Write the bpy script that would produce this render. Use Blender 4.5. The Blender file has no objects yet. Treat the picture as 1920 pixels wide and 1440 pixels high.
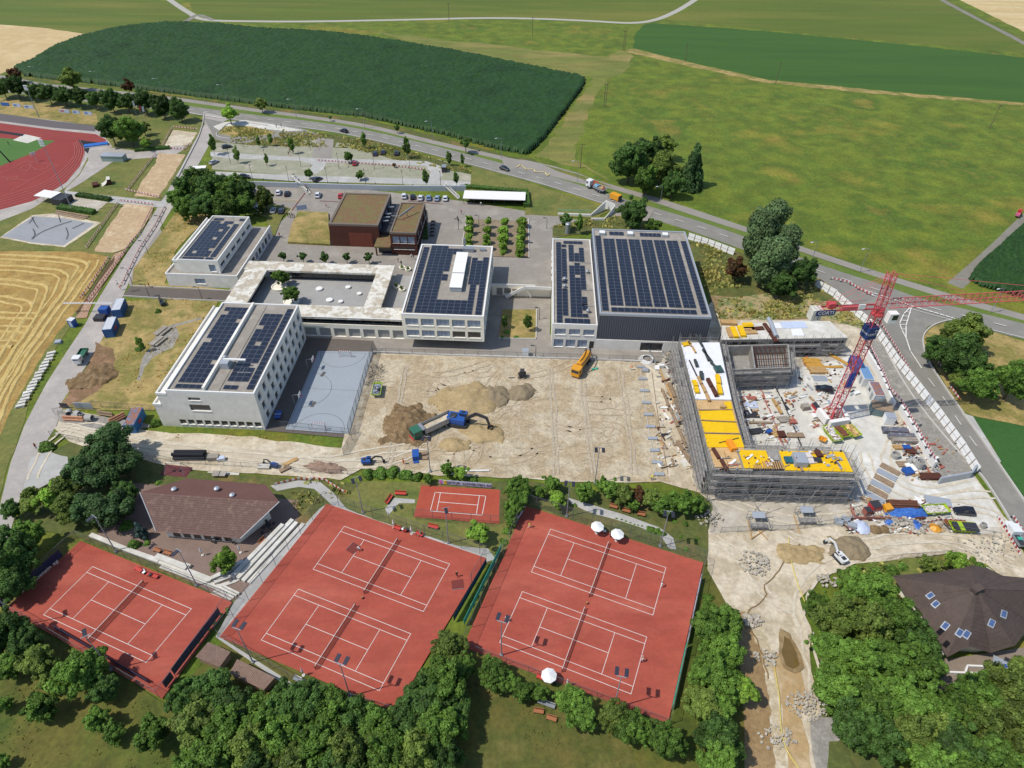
import bpy,bmesh,math,random
import numpy as np
from mathutils import Vector,Matrix,noise
Vc=Vector;cos,sin,rad_=math.cos,math.sin,math.radians
def Bm(m):return MB().mat(m)
from mathutils.geometry import tessellate_polygon,intersect_ray_tri
random.seed(7);np.random.seed(7)
PI=math.pi
SC=bpy.context.scene
COL=SC.collection
# ------------------------------------------------------------------ camera
CAM_H,PITCH,FPX,ROLL=112.907,0.71248,1269.94,-0.014703
cd=bpy.data.cameras.new('camera');cam=bpy.data.objects.new('camera',cd);COL.objects.link(cam)
cd.sensor_fit='HORIZONTAL';cd.sensor_width=36.0;cd.lens=36.0 * FPX / 1920.0
cd.clip_start=1.0;cd.clip_end=6000.0
cam.location=(0,0,CAM_H)
cam.rotation_euler=(Matrix.Rotation(PI/2 - PITCH,3,'X') @ Matrix.Rotation(-ROLL,3,'Z')).to_euler()
SC.camera=cam
# ------------------------------------------------------------------ light
SUN_EL,SUN_AZ=rad_(57.5),rad_(196.5)
sd=bpy.data.lights.new('sun','SUN');sun=bpy.data.objects.new('sun',sd);COL.objects.link(sun)
sd.energy=3.75;sd.angle=rad_(0.55);sd.color=(1.0,0.95,0.87)
tos=Vc((cos(SUN_AZ)*cos(SUN_EL),sin(SUN_AZ)*cos(SUN_EL),sin(SUN_EL)))
sun.rotation_euler=tos.to_track_quat('Z','Y').to_euler()
wd=bpy.data.worlds.new('World');SC.world=wd;wd.use_nodes=True
wn=wd.node_tree;bg=wn.nodes['Background'];sky=wn.nodes.new('ShaderNodeTexSky')
sky.sky_type='NISHITA';sky.sun_disc=False;sky.sun_elevation=SUN_EL;sky.sun_rotation=PI/2 - SUN_AZ
sky.altitude=500
wn.links.new(sky.outputs[0],bg.inputs[0]);bg.inputs[1].default_value=0.15
SC.view_settings.view_transform='Standard';SC.view_settings.look='None'
SC.view_settings.exposure=0.12;SC.view_settings.gamma=1.0
SC.cycles.max_bounces=6;SC.cycles.transparent_max_bounces=24
# ------------------------------------------------------------------ surveying: photograph point -> place on the ground (or at height z)
def G(px,py,z=0.0):
    a=(px-960)/FPX;b=(720-py)/FPX
    xr=a*cos(ROLL)+b*sin(ROLL);ur=-a*sin(ROLL)+b*cos(ROLL)
    c,s=cos(PITCH),sin(PITCH)
    d=Vc((xr,c+ur*s,-s+ur*c));t=(z-CAM_H)/d.z
    return Vc((d.x*t,d.y*t,z))
def PR(v):
    c,s=cos(PITCH),sin(PITCH);z=v[2]-CAM_H
    d=v[1]*c-z*s;u=v[1]*s+z*c
    return (960+FPX*(v[0]*cos(ROLL)-u*sin(ROLL))/d,720-FPX*(v[0]*sin(ROLL)+u*cos(ROLL))/d)
def PXM(px,py,z=0):
    v=G(px,py,z);return FPX/(v.y*cos(PITCH)-(z-CAM_H)*sin(PITCH))
def HG(base,top):
    b=G(*base);lo,hi=0.0,80.0
    for _ in range(40):
        m=(lo+hi)/2
        if PR((b.x,b.y,m))[1] > top[1]:lo=m
        else:hi=m
    return lo
S2=rad_(2.0)
def Sw(a,b,z=0.0):
    return Vc((a*cos(S2)+b*sin(S2),-a*sin(S2)+b*cos(S2),z))
# ------------------------------------------------------------------ materials
def lin(c):
    c /= 255.0
    return c/12.92 if c <= 0.04045 else ((c+0.055)/1.055)**2.4
def C(r,g,b,k=0.82):return (lin(r)*k,lin(g)*k,lin(b)*k,1)
MATS={}
TUNE={'clay_court':(0.92,1.08,1.0),'meadow_grass':(0.92,0.96,0.56),'maize_leaves':(0.6,0.72,0.4),'young_crop':(0.68,0.9,0.46),'mown_meadow':(0.84,0.88,0.48),'graded_pad':(0.9,0.88,0.84),'dusty_concrete':(1.16,1.2,1.22),'asphalt':(1.29,1.3,1.26),'schoolyard_paving':(1.3,1.36,1.34),'worn_lane':(1.34,1.32,1.32),'park_grass':(0.82,0.92,0.6),'worn_park_lawn':(0.76,0.8,0.66)}
def mat(name,cols,big=0.1,fine=2.0,amt=0.25,rough=0.85,bump=0.0,metal=0.0,stretch=None,obj=False,spec=0.3,pos=None,tone=False,third=0.0):
    """Procedural surface: broad noise mixes the colours, finer noise varies their value and bumps the surface."""
    if name in MATS:return MATS[name]
    m=bpy.data.materials.new(name);m.use_nodes=True;MATS[name]=m
    nt=m.node_tree;N=nt.nodes;L=nt.links;P=N['Principled BSDF']
    P.inputs['Roughness'].default_value=rough;P.inputs['Metallic'].default_value=metal
    P.inputs['Specular IOR Level'].default_value=spec
    if obj:src=N.new('ShaderNodeTexCoord').outputs['Object']
    else:src=N.new('ShaderNodeNewGeometry').outputs['Position']
    if stretch:
        mp=N.new('ShaderNodeMapping');mp.inputs['Rotation'].default_value=(0,0,rad_(stretch[0]))
        mp.inputs['Scale'].default_value=(stretch[1],1,1);L.new(src,mp.inputs[0]);bsrc=mp.outputs[0]
    else:bsrc=src
    def ns(scale,detail,s,dist=0.0):
        n=N.new('ShaderNodeTexNoise');n.inputs['Scale'].default_value=scale
        n.inputs['Detail'].default_value=detail;n.inputs['Distortion'].default_value=dist;n.inputs['Roughness'].default_value=0.62;L.new(s,n.inputs['Vector']);return n.outputs[0]
    if name in TUNE:cols=[(c[0]*TUNE[name][0],c[1]*TUNE[name][1],c[2]*TUNE[name][2],1) for c in cols]
    if len(cols) > 1:
        r=N.new('ShaderNodeValToRGB');e=r.color_ramp.elements
        e[0].position=0.32;e[0].color=cols[0];e[1].position=0.68;e[1].color=cols[-1]
        for i,c in enumerate(cols[1:-1]):
            q=e.new(0.32+0.36*(i+1)/(len(cols)-1));q.color=c
        if pos:
            for q,p in zip(e,pos):q.position=p
        L.new(ns(big,8,bsrc,0.0),r.inputs[0]);col=r.outputs[0]
    else:
        r=N.new('ShaderNodeRGB');r.outputs[0].default_value=cols[0];col=r.outputs[0]
    f=ns(fine,5,src)
    mr=N.new('ShaderNodeMapRange');mr.inputs[1].default_value=0.25;mr.inputs[2].default_value=0.75
    mr.inputs[3].default_value=1-amt;mr.inputs[4].default_value=1+amt;L.new(f,mr.inputs[0])
    hs=N.new('ShaderNodeVectorMath');hs.operation='SCALE';L.new(col,hs.inputs[0]);L.new(mr.outputs[0],hs.inputs['Scale'])
    out=hs.outputs[0]
    if third:
        m3=N.new('ShaderNodeMapRange');m3.inputs[1].default_value=0.3;m3.inputs[2].default_value=0.7
        m3.inputs[3].default_value=1-third;m3.inputs[4].default_value=1+third;L.new(ns(big*5,6,bsrc,0.2),m3.inputs[0])
        h3=N.new('ShaderNodeVectorMath');h3.operation='SCALE';L.new(out,h3.inputs[0]);L.new(m3.outputs[0],h3.inputs['Scale']);out=h3.outputs[0]
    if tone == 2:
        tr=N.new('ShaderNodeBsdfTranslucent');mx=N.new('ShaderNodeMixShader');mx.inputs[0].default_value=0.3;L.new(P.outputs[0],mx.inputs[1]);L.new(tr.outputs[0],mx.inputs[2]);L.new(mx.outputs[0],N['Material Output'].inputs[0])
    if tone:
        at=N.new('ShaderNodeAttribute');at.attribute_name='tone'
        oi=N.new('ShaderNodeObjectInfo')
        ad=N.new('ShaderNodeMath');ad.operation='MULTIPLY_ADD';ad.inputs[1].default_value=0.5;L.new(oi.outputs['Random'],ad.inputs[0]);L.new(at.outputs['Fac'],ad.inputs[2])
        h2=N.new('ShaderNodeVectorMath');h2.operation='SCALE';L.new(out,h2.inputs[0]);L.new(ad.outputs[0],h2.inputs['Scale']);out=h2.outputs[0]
    L.new(out,P.inputs['Base Color'])
    if tone == 2:L.new(out,tr.inputs[0])
    if bump:
        b=N.new('ShaderNodeBump');b.inputs['Distance'].default_value=bump;b.inputs['Strength'].default_value=0.9
        L.new(f,b.inputs['Height']);L.new(b.outputs[0],P.inputs['Normal'])
    return m
def paint(name,rgb,rough=0.45,metal=0.0,k=0.82,amt=0.12,fine=1.5,spec=0.5):
    return mat(name,[C(*rgb,k)],fine=fine,amt=amt,rough=rough,metal=metal,obj=True,spec=spec)
def veil(name,rgb,alpha):
    m=bpy.data.materials.new(name);m.use_nodes=True;nt=m.node_tree;P=nt.nodes['Principled BSDF']
    P.inputs['Base Color'].default_value=C(*rgb);P.inputs['Roughness'].default_value=0.6
    g=nt.nodes.new('ShaderNodeNewGeometry');w=nt.nodes.new('ShaderNodeTexNoise');w.inputs['Scale'].default_value=14
    mr=nt.nodes.new('ShaderNodeMapRange');mr.inputs[3].default_value=alpha*0.5;mr.inputs[4].default_value=alpha*1.5
    nt.links.new(g.outputs['Position'],w.inputs['Vector']);nt.links.new(w.outputs[0],mr.inputs[0]);nt.links.new(mr.outputs[0],P.inputs['Alpha'])
    MATS[name]=m;return m
# ------------------------------------------------------------------ object helpers
WL={}
def tag(o,label=None,cat=None,group=None,kind=None):
    if label:o['label']=label
    if cat:o['category']=cat
    if group:o['group']=group
    if kind:o['kind']=kind
    return o
def thing(name,label,cat,loc=(0,0,0),rz=0.0,group=None):
    o=bpy.data.objects.new(name,None);COL.objects.link(o);o.location=loc;o.rotation_euler=(0,0,rz)
    WL[o.name]=(Vc(loc),rz);o.empty_display_size=0.5
    return tag(o,label,cat,group)
def link(name,me,parent=None,loc=(0,0,0),rz=0.0,scale=None):
    o=bpy.data.objects.new(name,me);COL.objects.link(o);o.location=loc;o.rotation_euler=(0,0,rz)
    if scale is not None:o.scale=scale if hasattr(scale,'__len__') else (scale,)*3
    if parent:o.parent=parent
    return o
def copy_tree(o,parent=None,label=None,loc=None,rz=None,mats=None):
    c=o.copy();COL.objects.link(c)
    if parent:c.parent=parent
    for ch in o.children:copy_tree(ch,c)
    if label:c['label']=label
    if loc is not None:c.location=loc
    if rz is not None:c.rotation_euler=(0,0,rz)
    return c
class MB:
    def __init__(s):s.v=[];s.f=[];s.m=[];s.mats=[];s.cur=0
    def mat(s,m):
        if m not in s.mats:s.mats.append(m)
        s.cur=s.mats.index(m);return s
    def add(s,vs,fs):
        k=len(s.v);s.v += [tuple(v) for v in vs];s.f += [tuple(i+k for i in f) for f in fs];s.m += [s.cur]*len(fs);return s
    def box(s,c,d,rz=0.0,tilt=None):
        x,y,z=d[0]/2,d[1]/2,d[2]/2;M=Matrix.Rotation(rz,3,'Z')
        if tilt:M=M @ Matrix.Rotation(tilt[0],3,'X') @ Matrix.Rotation(tilt[1],3,'Y')
        vs=[Vc(c)+M @ Vc((i,j,k)) for k in (-z,z) for j in (-y,y) for i in (-x,x)]
        return s.add(vs,[(0,2,3,1),(4,5,7,6),(0,1,5,4),(2,6,7,3),(0,4,6,2),(1,3,7,5)])
    def lo(s,x0,x1,y0,y1,z0,z1):return s.box(((x0+x1)/2,(y0+y1)/2,(z0+z1)/2),(x1-x0,y1-y0,z1-z0))
    def prism(s,poly,z0,z1,cap=True,bottom=False):
        n=len(poly);ar=sum(poly[i][0]*poly[(i+1) % n][1]-poly[(i+1) % n][0]*poly[i][1] for i in range(n))
        if ar < 0:poly=list(reversed(poly))
        lo=[(p[0],p[1],z0) for p in poly];hi=[(p[0],p[1],z1) for p in poly]
        fs=[(i,(i+1) % n,n+(i+1) % n,n+i) for i in range(n)]
        s.add(lo+hi,fs)
        if cap:
            t=tessellate_polygon([[Vc(p) for p in hi]]);k=[]
            for a,b,c in t:
                nz=(Vc(hi[b])-Vc(hi[a])).cross(Vc(hi[c])-Vc(hi[a])).z
                k.append((a,b,c) if nz > 0 else (a,c,b))
            s.add(hi,k)
            if bottom:s.add(lo,[(a,c,b) for a,b,c in k])
        return s
    def tube(s,p0,p1,r,n=5,r1=None,cap=True):
        p0,p1=Vc(p0),Vc(p1);d=p1-p0
        if d.length < 1e-6:return s
        q=d.to_track_quat('Z','Y');r1=r if r1 is None else r1
        a=[p0+q @ Vc((r*cos(2*PI*i/n),r*sin(2*PI*i/n),0)) for i in range(n)]
        b=[p1+q @ Vc((r1*cos(2*PI*i/n),r1*sin(2*PI*i/n),0)) for i in range(n)]
        fs=[(i,(i+1) % n,n+(i+1) % n,n+i) for i in range(n)]
        if cap:fs += [tuple(range(n))[::-1],tuple(range(n,2*n))]
        return s.add(a+b,fs)
    def bar(s,p0,p1,w,h=None):
        p0,p1=Vc(p0),Vc(p1);d=p1-p0;h=h or w
        u=d.normalized();r=u.cross(Vc((0,0,1)))
        if r.length < 1e-3:r=Vc((1,0,0))
        r.normalize();t=r.cross(u)
        vs=[p+r*i*w/2+t*j*h/2 for p in (p0,p1) for j in (-1,1) for i in (-1,1)]
        return s.add(vs,[(0,2,3,1),(4,5,7,6),(0,1,5,4),(2,6,7,3),(0,4,6,2),(1,3,7,5)])
    def quad(s,a,b,c,d):return s.add([a,b,c,d],[(0,1,2,3)])
    def lathe(s,c,prof,n=10):
        c=Vc(c);vs=[]
        for r,z in prof:vs += [c+Vc((r*cos(2*PI*i/n),r*sin(2*PI*i/n),z)) for i in range(n)]
        fs=[(k*n+i,k*n+(i+1) % n,(k+1)*n+(i+1) % n,(k+1)*n+i) for k in range(len(prof)-1) for i in range(n)]
        fs += [tuple(range(n))[::-1],tuple(range((len(prof)-1)*n,len(prof)*n))]
        return s.add(vs,fs)
    def mesh(s,name,smooth=False,off=None):
        me=bpy.data.meshes.new(name);vs=s.v
        if off is not None:
            o,rz=off;c,sn=cos(-rz),sin(-rz)
            vs=[((x-o[0])*c-(y-o[1])*sn,(x-o[0])*sn+(y-o[1])*c,z-o[2]) for x,y,z in vs]
        me.from_pydata(vs,[],s.f)
        for m in s.mats:me.materials.append(m)
        me.polygons.foreach_set('material_index',s.m)
        if smooth:me.polygons.foreach_set('use_smooth',[True]*len(s.f))
        me.update();return me
    def build(s,name,parent=None,m=None,smooth=False,world=False,kind=None):
        """Link as one object; with world=True the vertices are in world space and are brought into the parent's frame."""
        if m is not None and not s.mats:s.mats=[m]
        off=None
        if world and parent is not None:off=WL[parent.name]
        o=link(name,s.mesh(name,smooth,off),parent)
        if world and parent is None and s.v:
            a=np.array(s.v);mn,mx=a.min(0),a.max(0);c=((mn[0]+mx[0])/2,(mn[1]+mx[1])/2,mn[2])
            o.data.transform(Matrix.Translation((-c[0],-c[1],-c[2])));o.location=c
            WL[o.name]=(Vc(c),0.0)
        if kind:o['kind']=kind
        return o
def solo(name,mb,label,cat,group=None,m=None,smooth=False,kind=None):
    return tag(mb.build(name,None,m,smooth,world=True,kind=kind),label,cat,group)
def roughen(pts,step,amp,seed):
    out=[];n=len(pts)
    for i in range(n):
        a,b=pts[i],pts[(i+1) % n];k=max(1,min(60,int((b-a).length/step)))
        for j in range(k):
            p=a.lerp(b,j/k);q=Vc((noise.noise(Vc((p.x*.35,p.y*.35,seed)))+.5*noise.noise(Vc((p.x*1.1,p.y*1.1,seed))),noise.noise(Vc((p.x*.35,p.y*.35,seed+9)))+.5*noise.noise(Vc((p.x*1.1,p.y*1.1,seed+5))),0))
            out.append(p+q*amp)
    return out
LAYER=[0];LS=0.003
def sheet(name,px,m,z=None,rough=0.0,kind='structure',world=None,step=None):
    LAYER[0] += 1;zz=LS*LAYER[0] if z is None else z
    pts=world if world else [G(*p,0) for p in px]
    if rough:pts=roughen(pts,step or max(1.0,rough*0.8),rough,LAYER[0]*3.1)
    tri=tessellate_polygon([[Vc((p.x,p.y,0)) for p in pts]])
    vs=[(p.x,p.y,zz) for p in pts];fs=[]
    for a,b,c in tri:
        nz=(pts[b]-pts[a]).cross(pts[c]-pts[a]).z
        fs.append((a,b,c) if nz > 0 else (a,c,b))
    mb=Bm(m).add(vs,fs)
    o=mb.build(name);o['kind']=kind;return o
def offset_line(pts,w):
    L,R=[],[]
    for i,p in enumerate(pts):
        d=(pts[min(i+1,len(pts)-1)]-pts[max(i-1,0)]);d.z=0;d.normalize();n=Vc((-d.y,d.x,0))
        L.append(p+n*w/2);R.append(p-n*w/2)
    return L,R
def ribbon(mb,pts,w,z):
    L,R=offset_line(pts,w)
    for i in range(len(pts)-1):
        mb.quad((R[i].x,R[i].y,z),(R[i+1].x,R[i+1].y,z),(L[i+1].x,L[i+1].y,z),(L[i].x,L[i].y,z))
def wall_line(mb,pts,w,z0,z1):
    L,R=offset_line(pts,w)
    mb.prism([*R,*reversed(L)],z0,z1)
def smooth_line(pts,k=6):
    out=[]
    for i in range(len(pts)-1):
        p0,p1,p2,p3=pts[max(i-1,0)],pts[i],pts[i+1],pts[min(i+2,len(pts)-1)]
        for j in range(k):
            t=j/k;out.append(0.5*((2*p1)+(p2-p0)*t+(2*p0-5*p1+4*p2-p3)*t*t+(3*p1-p0-3*p2+p3)*t**3))
    return out+[pts[-1]]
def along(pts,d):
    """points every d metres along a polyline, with directions"""
    out=[];acc=0.0
    for a,b in zip(pts,pts[1:]):
        l=(b-a).length
        if l == 0:continue
        while acc <= l:out.append((a+(b-a)*(acc/l),(b-a)/l));acc += d
        acc -= l
    return out
def in_poly(X,Y,P):
    ins=np.zeros(X.shape,bool);n=len(P);j=n-1
    for i in range(n):
        xi,yi,xj,yj=P[i][0],P[i][1],P[j][0],P[j][1]
        if yi != yj:ins ^= ((yi > Y) != (yj > Y)) & (X < (xj-xi)*(Y-yi)/(yj-yi)+xi)
        j=i
    return ins
def vnoise(X,Y,s,seed=0):
    """cheap value noise on arrays"""
    rng=np.random.RandomState(seed);T=rng.rand(256,256);x=X/s;y=Y/s
    xi=np.floor(x).astype(int);yi=np.floor(y).astype(int);fx=x-xi;fy=y-yi;fx=fx*fx*(3-2*fx);fy=fy*fy*(3-2*fy)
    g=lambda a,b:T[a % 256,b % 256]
    return (g(xi,yi)*(1-fx)+g(xi+1,yi)*fx)*(1-fy)+(g(xi,yi+1)*(1-fx)+g(xi+1,yi+1)*fx)*fy
def grid_mesh(name,X,Y,Z,keep,m,smooth=False):
    ny,nx=X.shape;idx=-np.ones(X.shape,int);k=keep[:-1,:-1] & keep[1:,:-1] & keep[:-1,1:] & keep[1:,1:]
    used=np.zeros(X.shape,bool);used[:-1,:-1] |= k;used[1:,:-1] |= k;used[:-1,1:] |= k;used[1:,1:] |= k
    idx[used]=np.arange(used.sum())
    V=np.stack([X[used],Y[used],Z[used]],1)
    F=np.stack([idx[:-1,:-1][k],idx[:-1,1:][k],idx[1:,1:][k],idx[1:,:-1][k]],1)
    me=bpy.data.meshes.new(name);me.vertices.add(len(V));me.vertices.foreach_set('co',V.ravel().astype(np.float32))
    me.loops.add(F.size);me.loops.foreach_set('vertex_index',F.ravel().astype(np.int32))
    me.polygons.add(len(F));me.polygons.foreach_set('loop_start',np.arange(0,F.size,4,dtype=np.int32))
    me.polygons.foreach_set('loop_total',np.full(len(F),4,np.int32))
    if smooth:me.polygons.foreach_set('use_smooth',np.ones(len(F),bool))
    me.update(calc_edges=True);me.materials.append(m);me.validate();return me
def crop_field(name,px,m,h,cell,jitter,ang=0.0,row=None):
    P=[G(*p) for p in px];x0,x1=min(p.x for p in P),max(p.x for p in P);y0,y1=min(p.y for p in P),max(p.y for p in P)
    X,Y=np.meshgrid(np.arange(x0-cell*2,x1+cell*2,cell),np.arange(y0-cell*2,y1+cell*2,cell))
    r=np.random.RandomState(3);X=X+(r.rand(*X.shape)-.5)*cell*.5;Y=Y+(r.rand(*X.shape)-.5)*cell*.5
    ins=in_poly(X,Y,[(p.x,p.y) for p in P])
    Z=h+(r.rand(*X.shape)-.5)*jitter+(vnoise(X,Y,9,1)-.5)*.5
    if row:Z -= (np.sin((X*cos(ang)+Y*sin(ang))*2*PI/row) > .82)*0.5
    keep=ins.copy();keep[1:] |= ins[:-1];keep[:-1] |= ins[1:];keep[:,1:] |= ins[:,:-1];keep[:,:-1] |= ins[:,1:]
    Z=np.where(ins,Z,0.0)
    o=link(name,grid_mesh(name,X,Y,Z,keep,m));return o
# ================================================================== surfaces
m_meadow=mat('meadow_grass',[C(130,122,62),C(84,106,42),C(112,122,48),C(92,110,44),C(122,122,54),C(142,126,70)],big=0.024,fine=1.0,amt=0.34,bump=0.15,third=0.26)
m_far=mat('mown_meadow',[C(118,120,66),C(96,112,50),C(126,124,70)],big=0.02,fine=0.5,amt=0.12,stretch=(82,0.12),third=0.12)
m_crop=mat('young_crop',[C(64,92,44),C(76,102,50),C(70,96,47)],big=0.03,fine=0.8,amt=0.16,stretch=(84,0.1),third=0.08)
m_corn=mat('maize_leaves',[C(38,70,38),C(52,86,46),C(42,74,40)],big=0.05,fine=1.3,amt=0.55,rough=0.7)
m_wheat=mat('ripe_wheat',[C(206,182,136),C(196,170,122),C(214,192,148)],big=0.03,fine=0.8,amt=0.1,third=0.08)
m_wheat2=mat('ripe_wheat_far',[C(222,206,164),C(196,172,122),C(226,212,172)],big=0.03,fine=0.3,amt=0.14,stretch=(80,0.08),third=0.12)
m_stub=mat('stubble',[C(176,148,86),C(160,128,68),C(190,164,100)],big=0.06,fine=1.8,amt=0.32,third=0.25,bump=0.08)
m_straw=mat('straw',[C(206,182,118),C(188,160,96)],big=0.4,fine=2.5,amt=0.25,bump=0.1)
m_lawn=mat('lawn',[C(92,108,48),C(120,118,60),C(84,104,44)],big=0.06,fine=1.2,amt=0.22,bump=0.08,third=0.15)
m_green=mat('bright_turf',[C(74,112,50),C(84,120,54)],big=0.05,fine=1.0,amt=0.1)
m_dry=mat('dry_grass',[C(160,136,84),C(128,122,62),C(172,148,94),C(112,116,54)],big=0.07,fine=1.2,amt=0.26,bump=0.1,third=0.2)
m_scrub=mat('scrub_ground',[C(104,100,52),C(86,96,46),C(134,112,66)],big=0.1,fine=1.3,amt=0.25,bump=0.1,third=0.2)
m_park=mat('park_grass',[C(80,88,38),C(116,104,56),C(88,96,42),C(66,84,34)],big=0.05,fine=1.3,amt=0.28,bump=0.1,third=0.2)
m_road=mat('asphalt',[C(128,125,118),C(119,116,110),C(136,132,125)],big=0.08,fine=1.5,amt=0.07,third=0.04)
m_road2=mat('dark_asphalt',[C(116,111,108),C(104,100,98),C(126,121,117)],big=0.1,fine=1.2,amt=0.08,third=0.05)
m_newasph=mat('fresh_asphalt',[C(84,76,76)],fine=1.2,amt=0.1)
m_path=mat('footpath_asphalt',[C(156,150,140),C(144,138,130)],big=0.1,fine=1.2,amt=0.08)
m_lroad=mat('worn_lane',[C(160,154,146),C(148,143,136),C(172,165,155)],big=0.07,fine=1.2,amt=0.09,third=0.06)
m_track=mat('farm_track',[C(142,138,128),C(126,122,108)],big=0.2,fine=1.0,amt=0.12)
m_trackw=mat('pale_farm_track',[C(176,172,160)],big=0.2,fine=1.0,amt=0.1)
m_gravel=mat('parking_gravel',[C(166,162,142),C(150,150,126),C(176,170,152)],big=0.12,fine=1.6,amt=0.14,third=0.1)
m_gravw=mat('pale_gravel',[C(186,184,178),C(174,172,166),C(196,194,188)],big=0.1,fine=1.6,amt=0.09,third=0.05)
m_soil=mat('bare_loam',[C(202,188,162),C(186,171,144),C(212,200,176),C(194,179,152)],big=0.12,fine=1.4,amt=0.2,bump=0.12,third=0.12)
m_soilr=mat('reddish_loam',[C(200,176,140),C(186,158,122),C(208,188,154)],big=0.14,fine=1.0,amt=0.18,bump=0.15,third=0.12)
m_soild=mat('damp_loam',[C(150,128,92),C(138,116,80),C(164,142,106)],big=0.2,fine=1.3,amt=0.25,bump=0.2,third=0.12)
m_pad=mat('graded_pad',[C(200,184,156),C(184,166,136),C(206,194,170),C(192,176,148)],big=0.1,fine=2.2,amt=0.34,bump=0.16,third=0.16)
m_cgrav=mat('site_gravel',[C(196,188,172),C(182,172,154),C(208,202,190)],big=0.12,fine=1.4,amt=0.13,bump=0.05,third=0.1)
m_slab=mat('dusty_concrete',[C(206,200,188),C(190,183,170),C(218,213,204)],big=0.12,fine=0.8,amt=0.09,third=0.08)
m_hgrav=mat('haul_road_gravel',[C(208,196,172),C(192,180,156),C(216,208,190)],big=0.12,fine=0.9,amt=0.12,stretch=(100,0.25),third=0.08)
m_stone=mat('crushed_stone',[C(158,154,146),C(142,137,128),C(172,166,154)],big=0.3,fine=2.2,amt=0.25,bump=0.1)
m_water=mat('muddy_stream',[C(186,156,110),C(170,138,94)],big=0.12,fine=0.9,amt=0.12,rough=0.35,spec=0.5)
m_clay=mat('clay_court',[C(182,84,70),C(172,75,62),C(188,93,78)],big=0.08,fine=1.6,amt=0.1,third=0.12,stretch=(-21,.35))
m_clay2=mat('small_clay_court',[C(176,84,62),C(168,74,56)],big=0.2,fine=1.2,amt=0.08)
m_tart=mat('running_track',[C(150,64,58),C(142,58,54)],big=0.1,fine=1.0,amt=0.06)
m_line=mat('line_paint',[C(226,222,214)],fine=1.5,amt=0.1)
m_linep=mat('faded_line_paint',[C(190,120,110)],fine=3,amt=0.04)
m_yline=mat('yellow_road_paint',[C(222,206,130)],fine=3,amt=0.08)
m_sport=mat('grey_sports_floor',[C(160,168,174),C(154,162,168)],big=0.1,fine=1.0,amt=0.04)
m_sandc=mat('grey_tarpaulin',[C(158,160,162),C(148,150,152)],big=0.12,fine=0.9,amt=0.08)
m_plaza=mat('schoolyard_paving',[C(140,131,122),C(130,121,113),C(148,139,129)],big=0.1,fine=1.3,amt=0.08,third=0.05)
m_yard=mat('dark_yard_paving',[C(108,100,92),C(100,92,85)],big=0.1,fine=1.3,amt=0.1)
m_pave=mat('brick_terrace',[C(142,120,108),C(128,108,96)],big=0.4,fine=4,amt=0.2)
m_black=mat('black_mat',[C(40,42,48)],fine=2,amt=0.1)
m_rubpl=mat('playground_rubber',[C(104,58,60)],fine=2,amt=0.12)
m_kerb=mat('kerb_stone',[C(196,192,184)],fine=2,amt=0.08)
# ================================================================== ground
g=Bm(m_meadow);g.quad((-3000,-600,0),(3000,-600,0),(3000,4500,0),(-3000,4500,0));tag(g.build('ground'),kind='structure')
sheet('far_meadow',[(-700,-90),(300,-90),(300,0),(345,20),(385,38),(300,47),(240,52),(160,68),(80,52),(0,46),(-700,30)],m_far)
sheet('far_meadow',[(330,-90),(1450,-90),(1320,0),(1230,38),(1190,42),(960,34),(700,38),(400,40),(360,20)],m_far)
sheet('far_meadow',[(1340,-60),(1700,-60),(1775,0),(1930,76),(1925,100),(1440,56),(1240,36),(1290,18)],m_far)
sheet('crop_strip',[(1222,43),(1440,59),(1690,83),(2050,122),(2300,190),(2300,240),(2050,206),(1920,192),(1690,173),(1440,149),(1300,118),(1186,90),(1190,65),(1205,48)],m_crop,rough=1.0,step=4)
sheet('dry_field_edge',[(1186,91),(1300,119),(1440,150),(1690,174),(1920,193),(1920,198),(1690,180),(1440,156),(1290,124),(1170,96)],m_dry,rough=1.5,step=4)
sheet('wheat_field',[(-300,20),(-80,42),(0,46),(80,52),(161,64),(128,80),(98,95),(55,120),(28,128),(0,139),(-120,185),(-400,260)],m_wheat,rough=0.6,step=5)
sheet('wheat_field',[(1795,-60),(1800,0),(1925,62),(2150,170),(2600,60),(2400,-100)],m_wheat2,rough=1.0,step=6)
m_drm=mat('dry_meadow_grass',[C(132,126,64),C(110,118,52),C(146,130,76)],big=0.04,fine=0.9,amt=0.24,stretch=(82,.3),third=.2)
sheet('dry_meadow',[(1110,150),(1160,92),(1184,100),(1180,130),(1140,150),(1120,175),(1095,240),(1075,290),(1150,338),(1180,352),(1090,316),(1010,292)],m_drm,rough=4,step=5)
sheet('track_verge',[(700,60),(1180,110),(1150,135),(1100,145),(960,116),(800,90)],m_drm,rough=5,step=8)
# farm tracks
def road(name,px,w,m,k=5,z=None):
    LAYER[0] += 1;mb=Bm(m);ribbon(mb,smooth_line([G(*p) for p in px],k),w,LS*LAYER[0] if z is None else z)
    return tag(mb.build(name),kind='structure')
road('farm_track',[(298,-15),(330,8),(355,24),(385,37),(480,40),(600,40),(760,37),(900,34),(1000,35),(1100,39),(1180,43),(1225,38),(1262,24),(1295,5),(1330,-20)],4.4,m_trackw)
road('farm_track',[(400,38),(372,28),(352,38),(335,46),(318,47)],3.5,m_track)
road('farm_track',[(1740,-20),(1765,-1),(1830,34),(1925,84),(2100,190)],4.2,m_track)
road('farm_lane',[(1790,536),(1835,497),(1880,455),(1935,402),(2060,290)],4.6,m_track)
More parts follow.
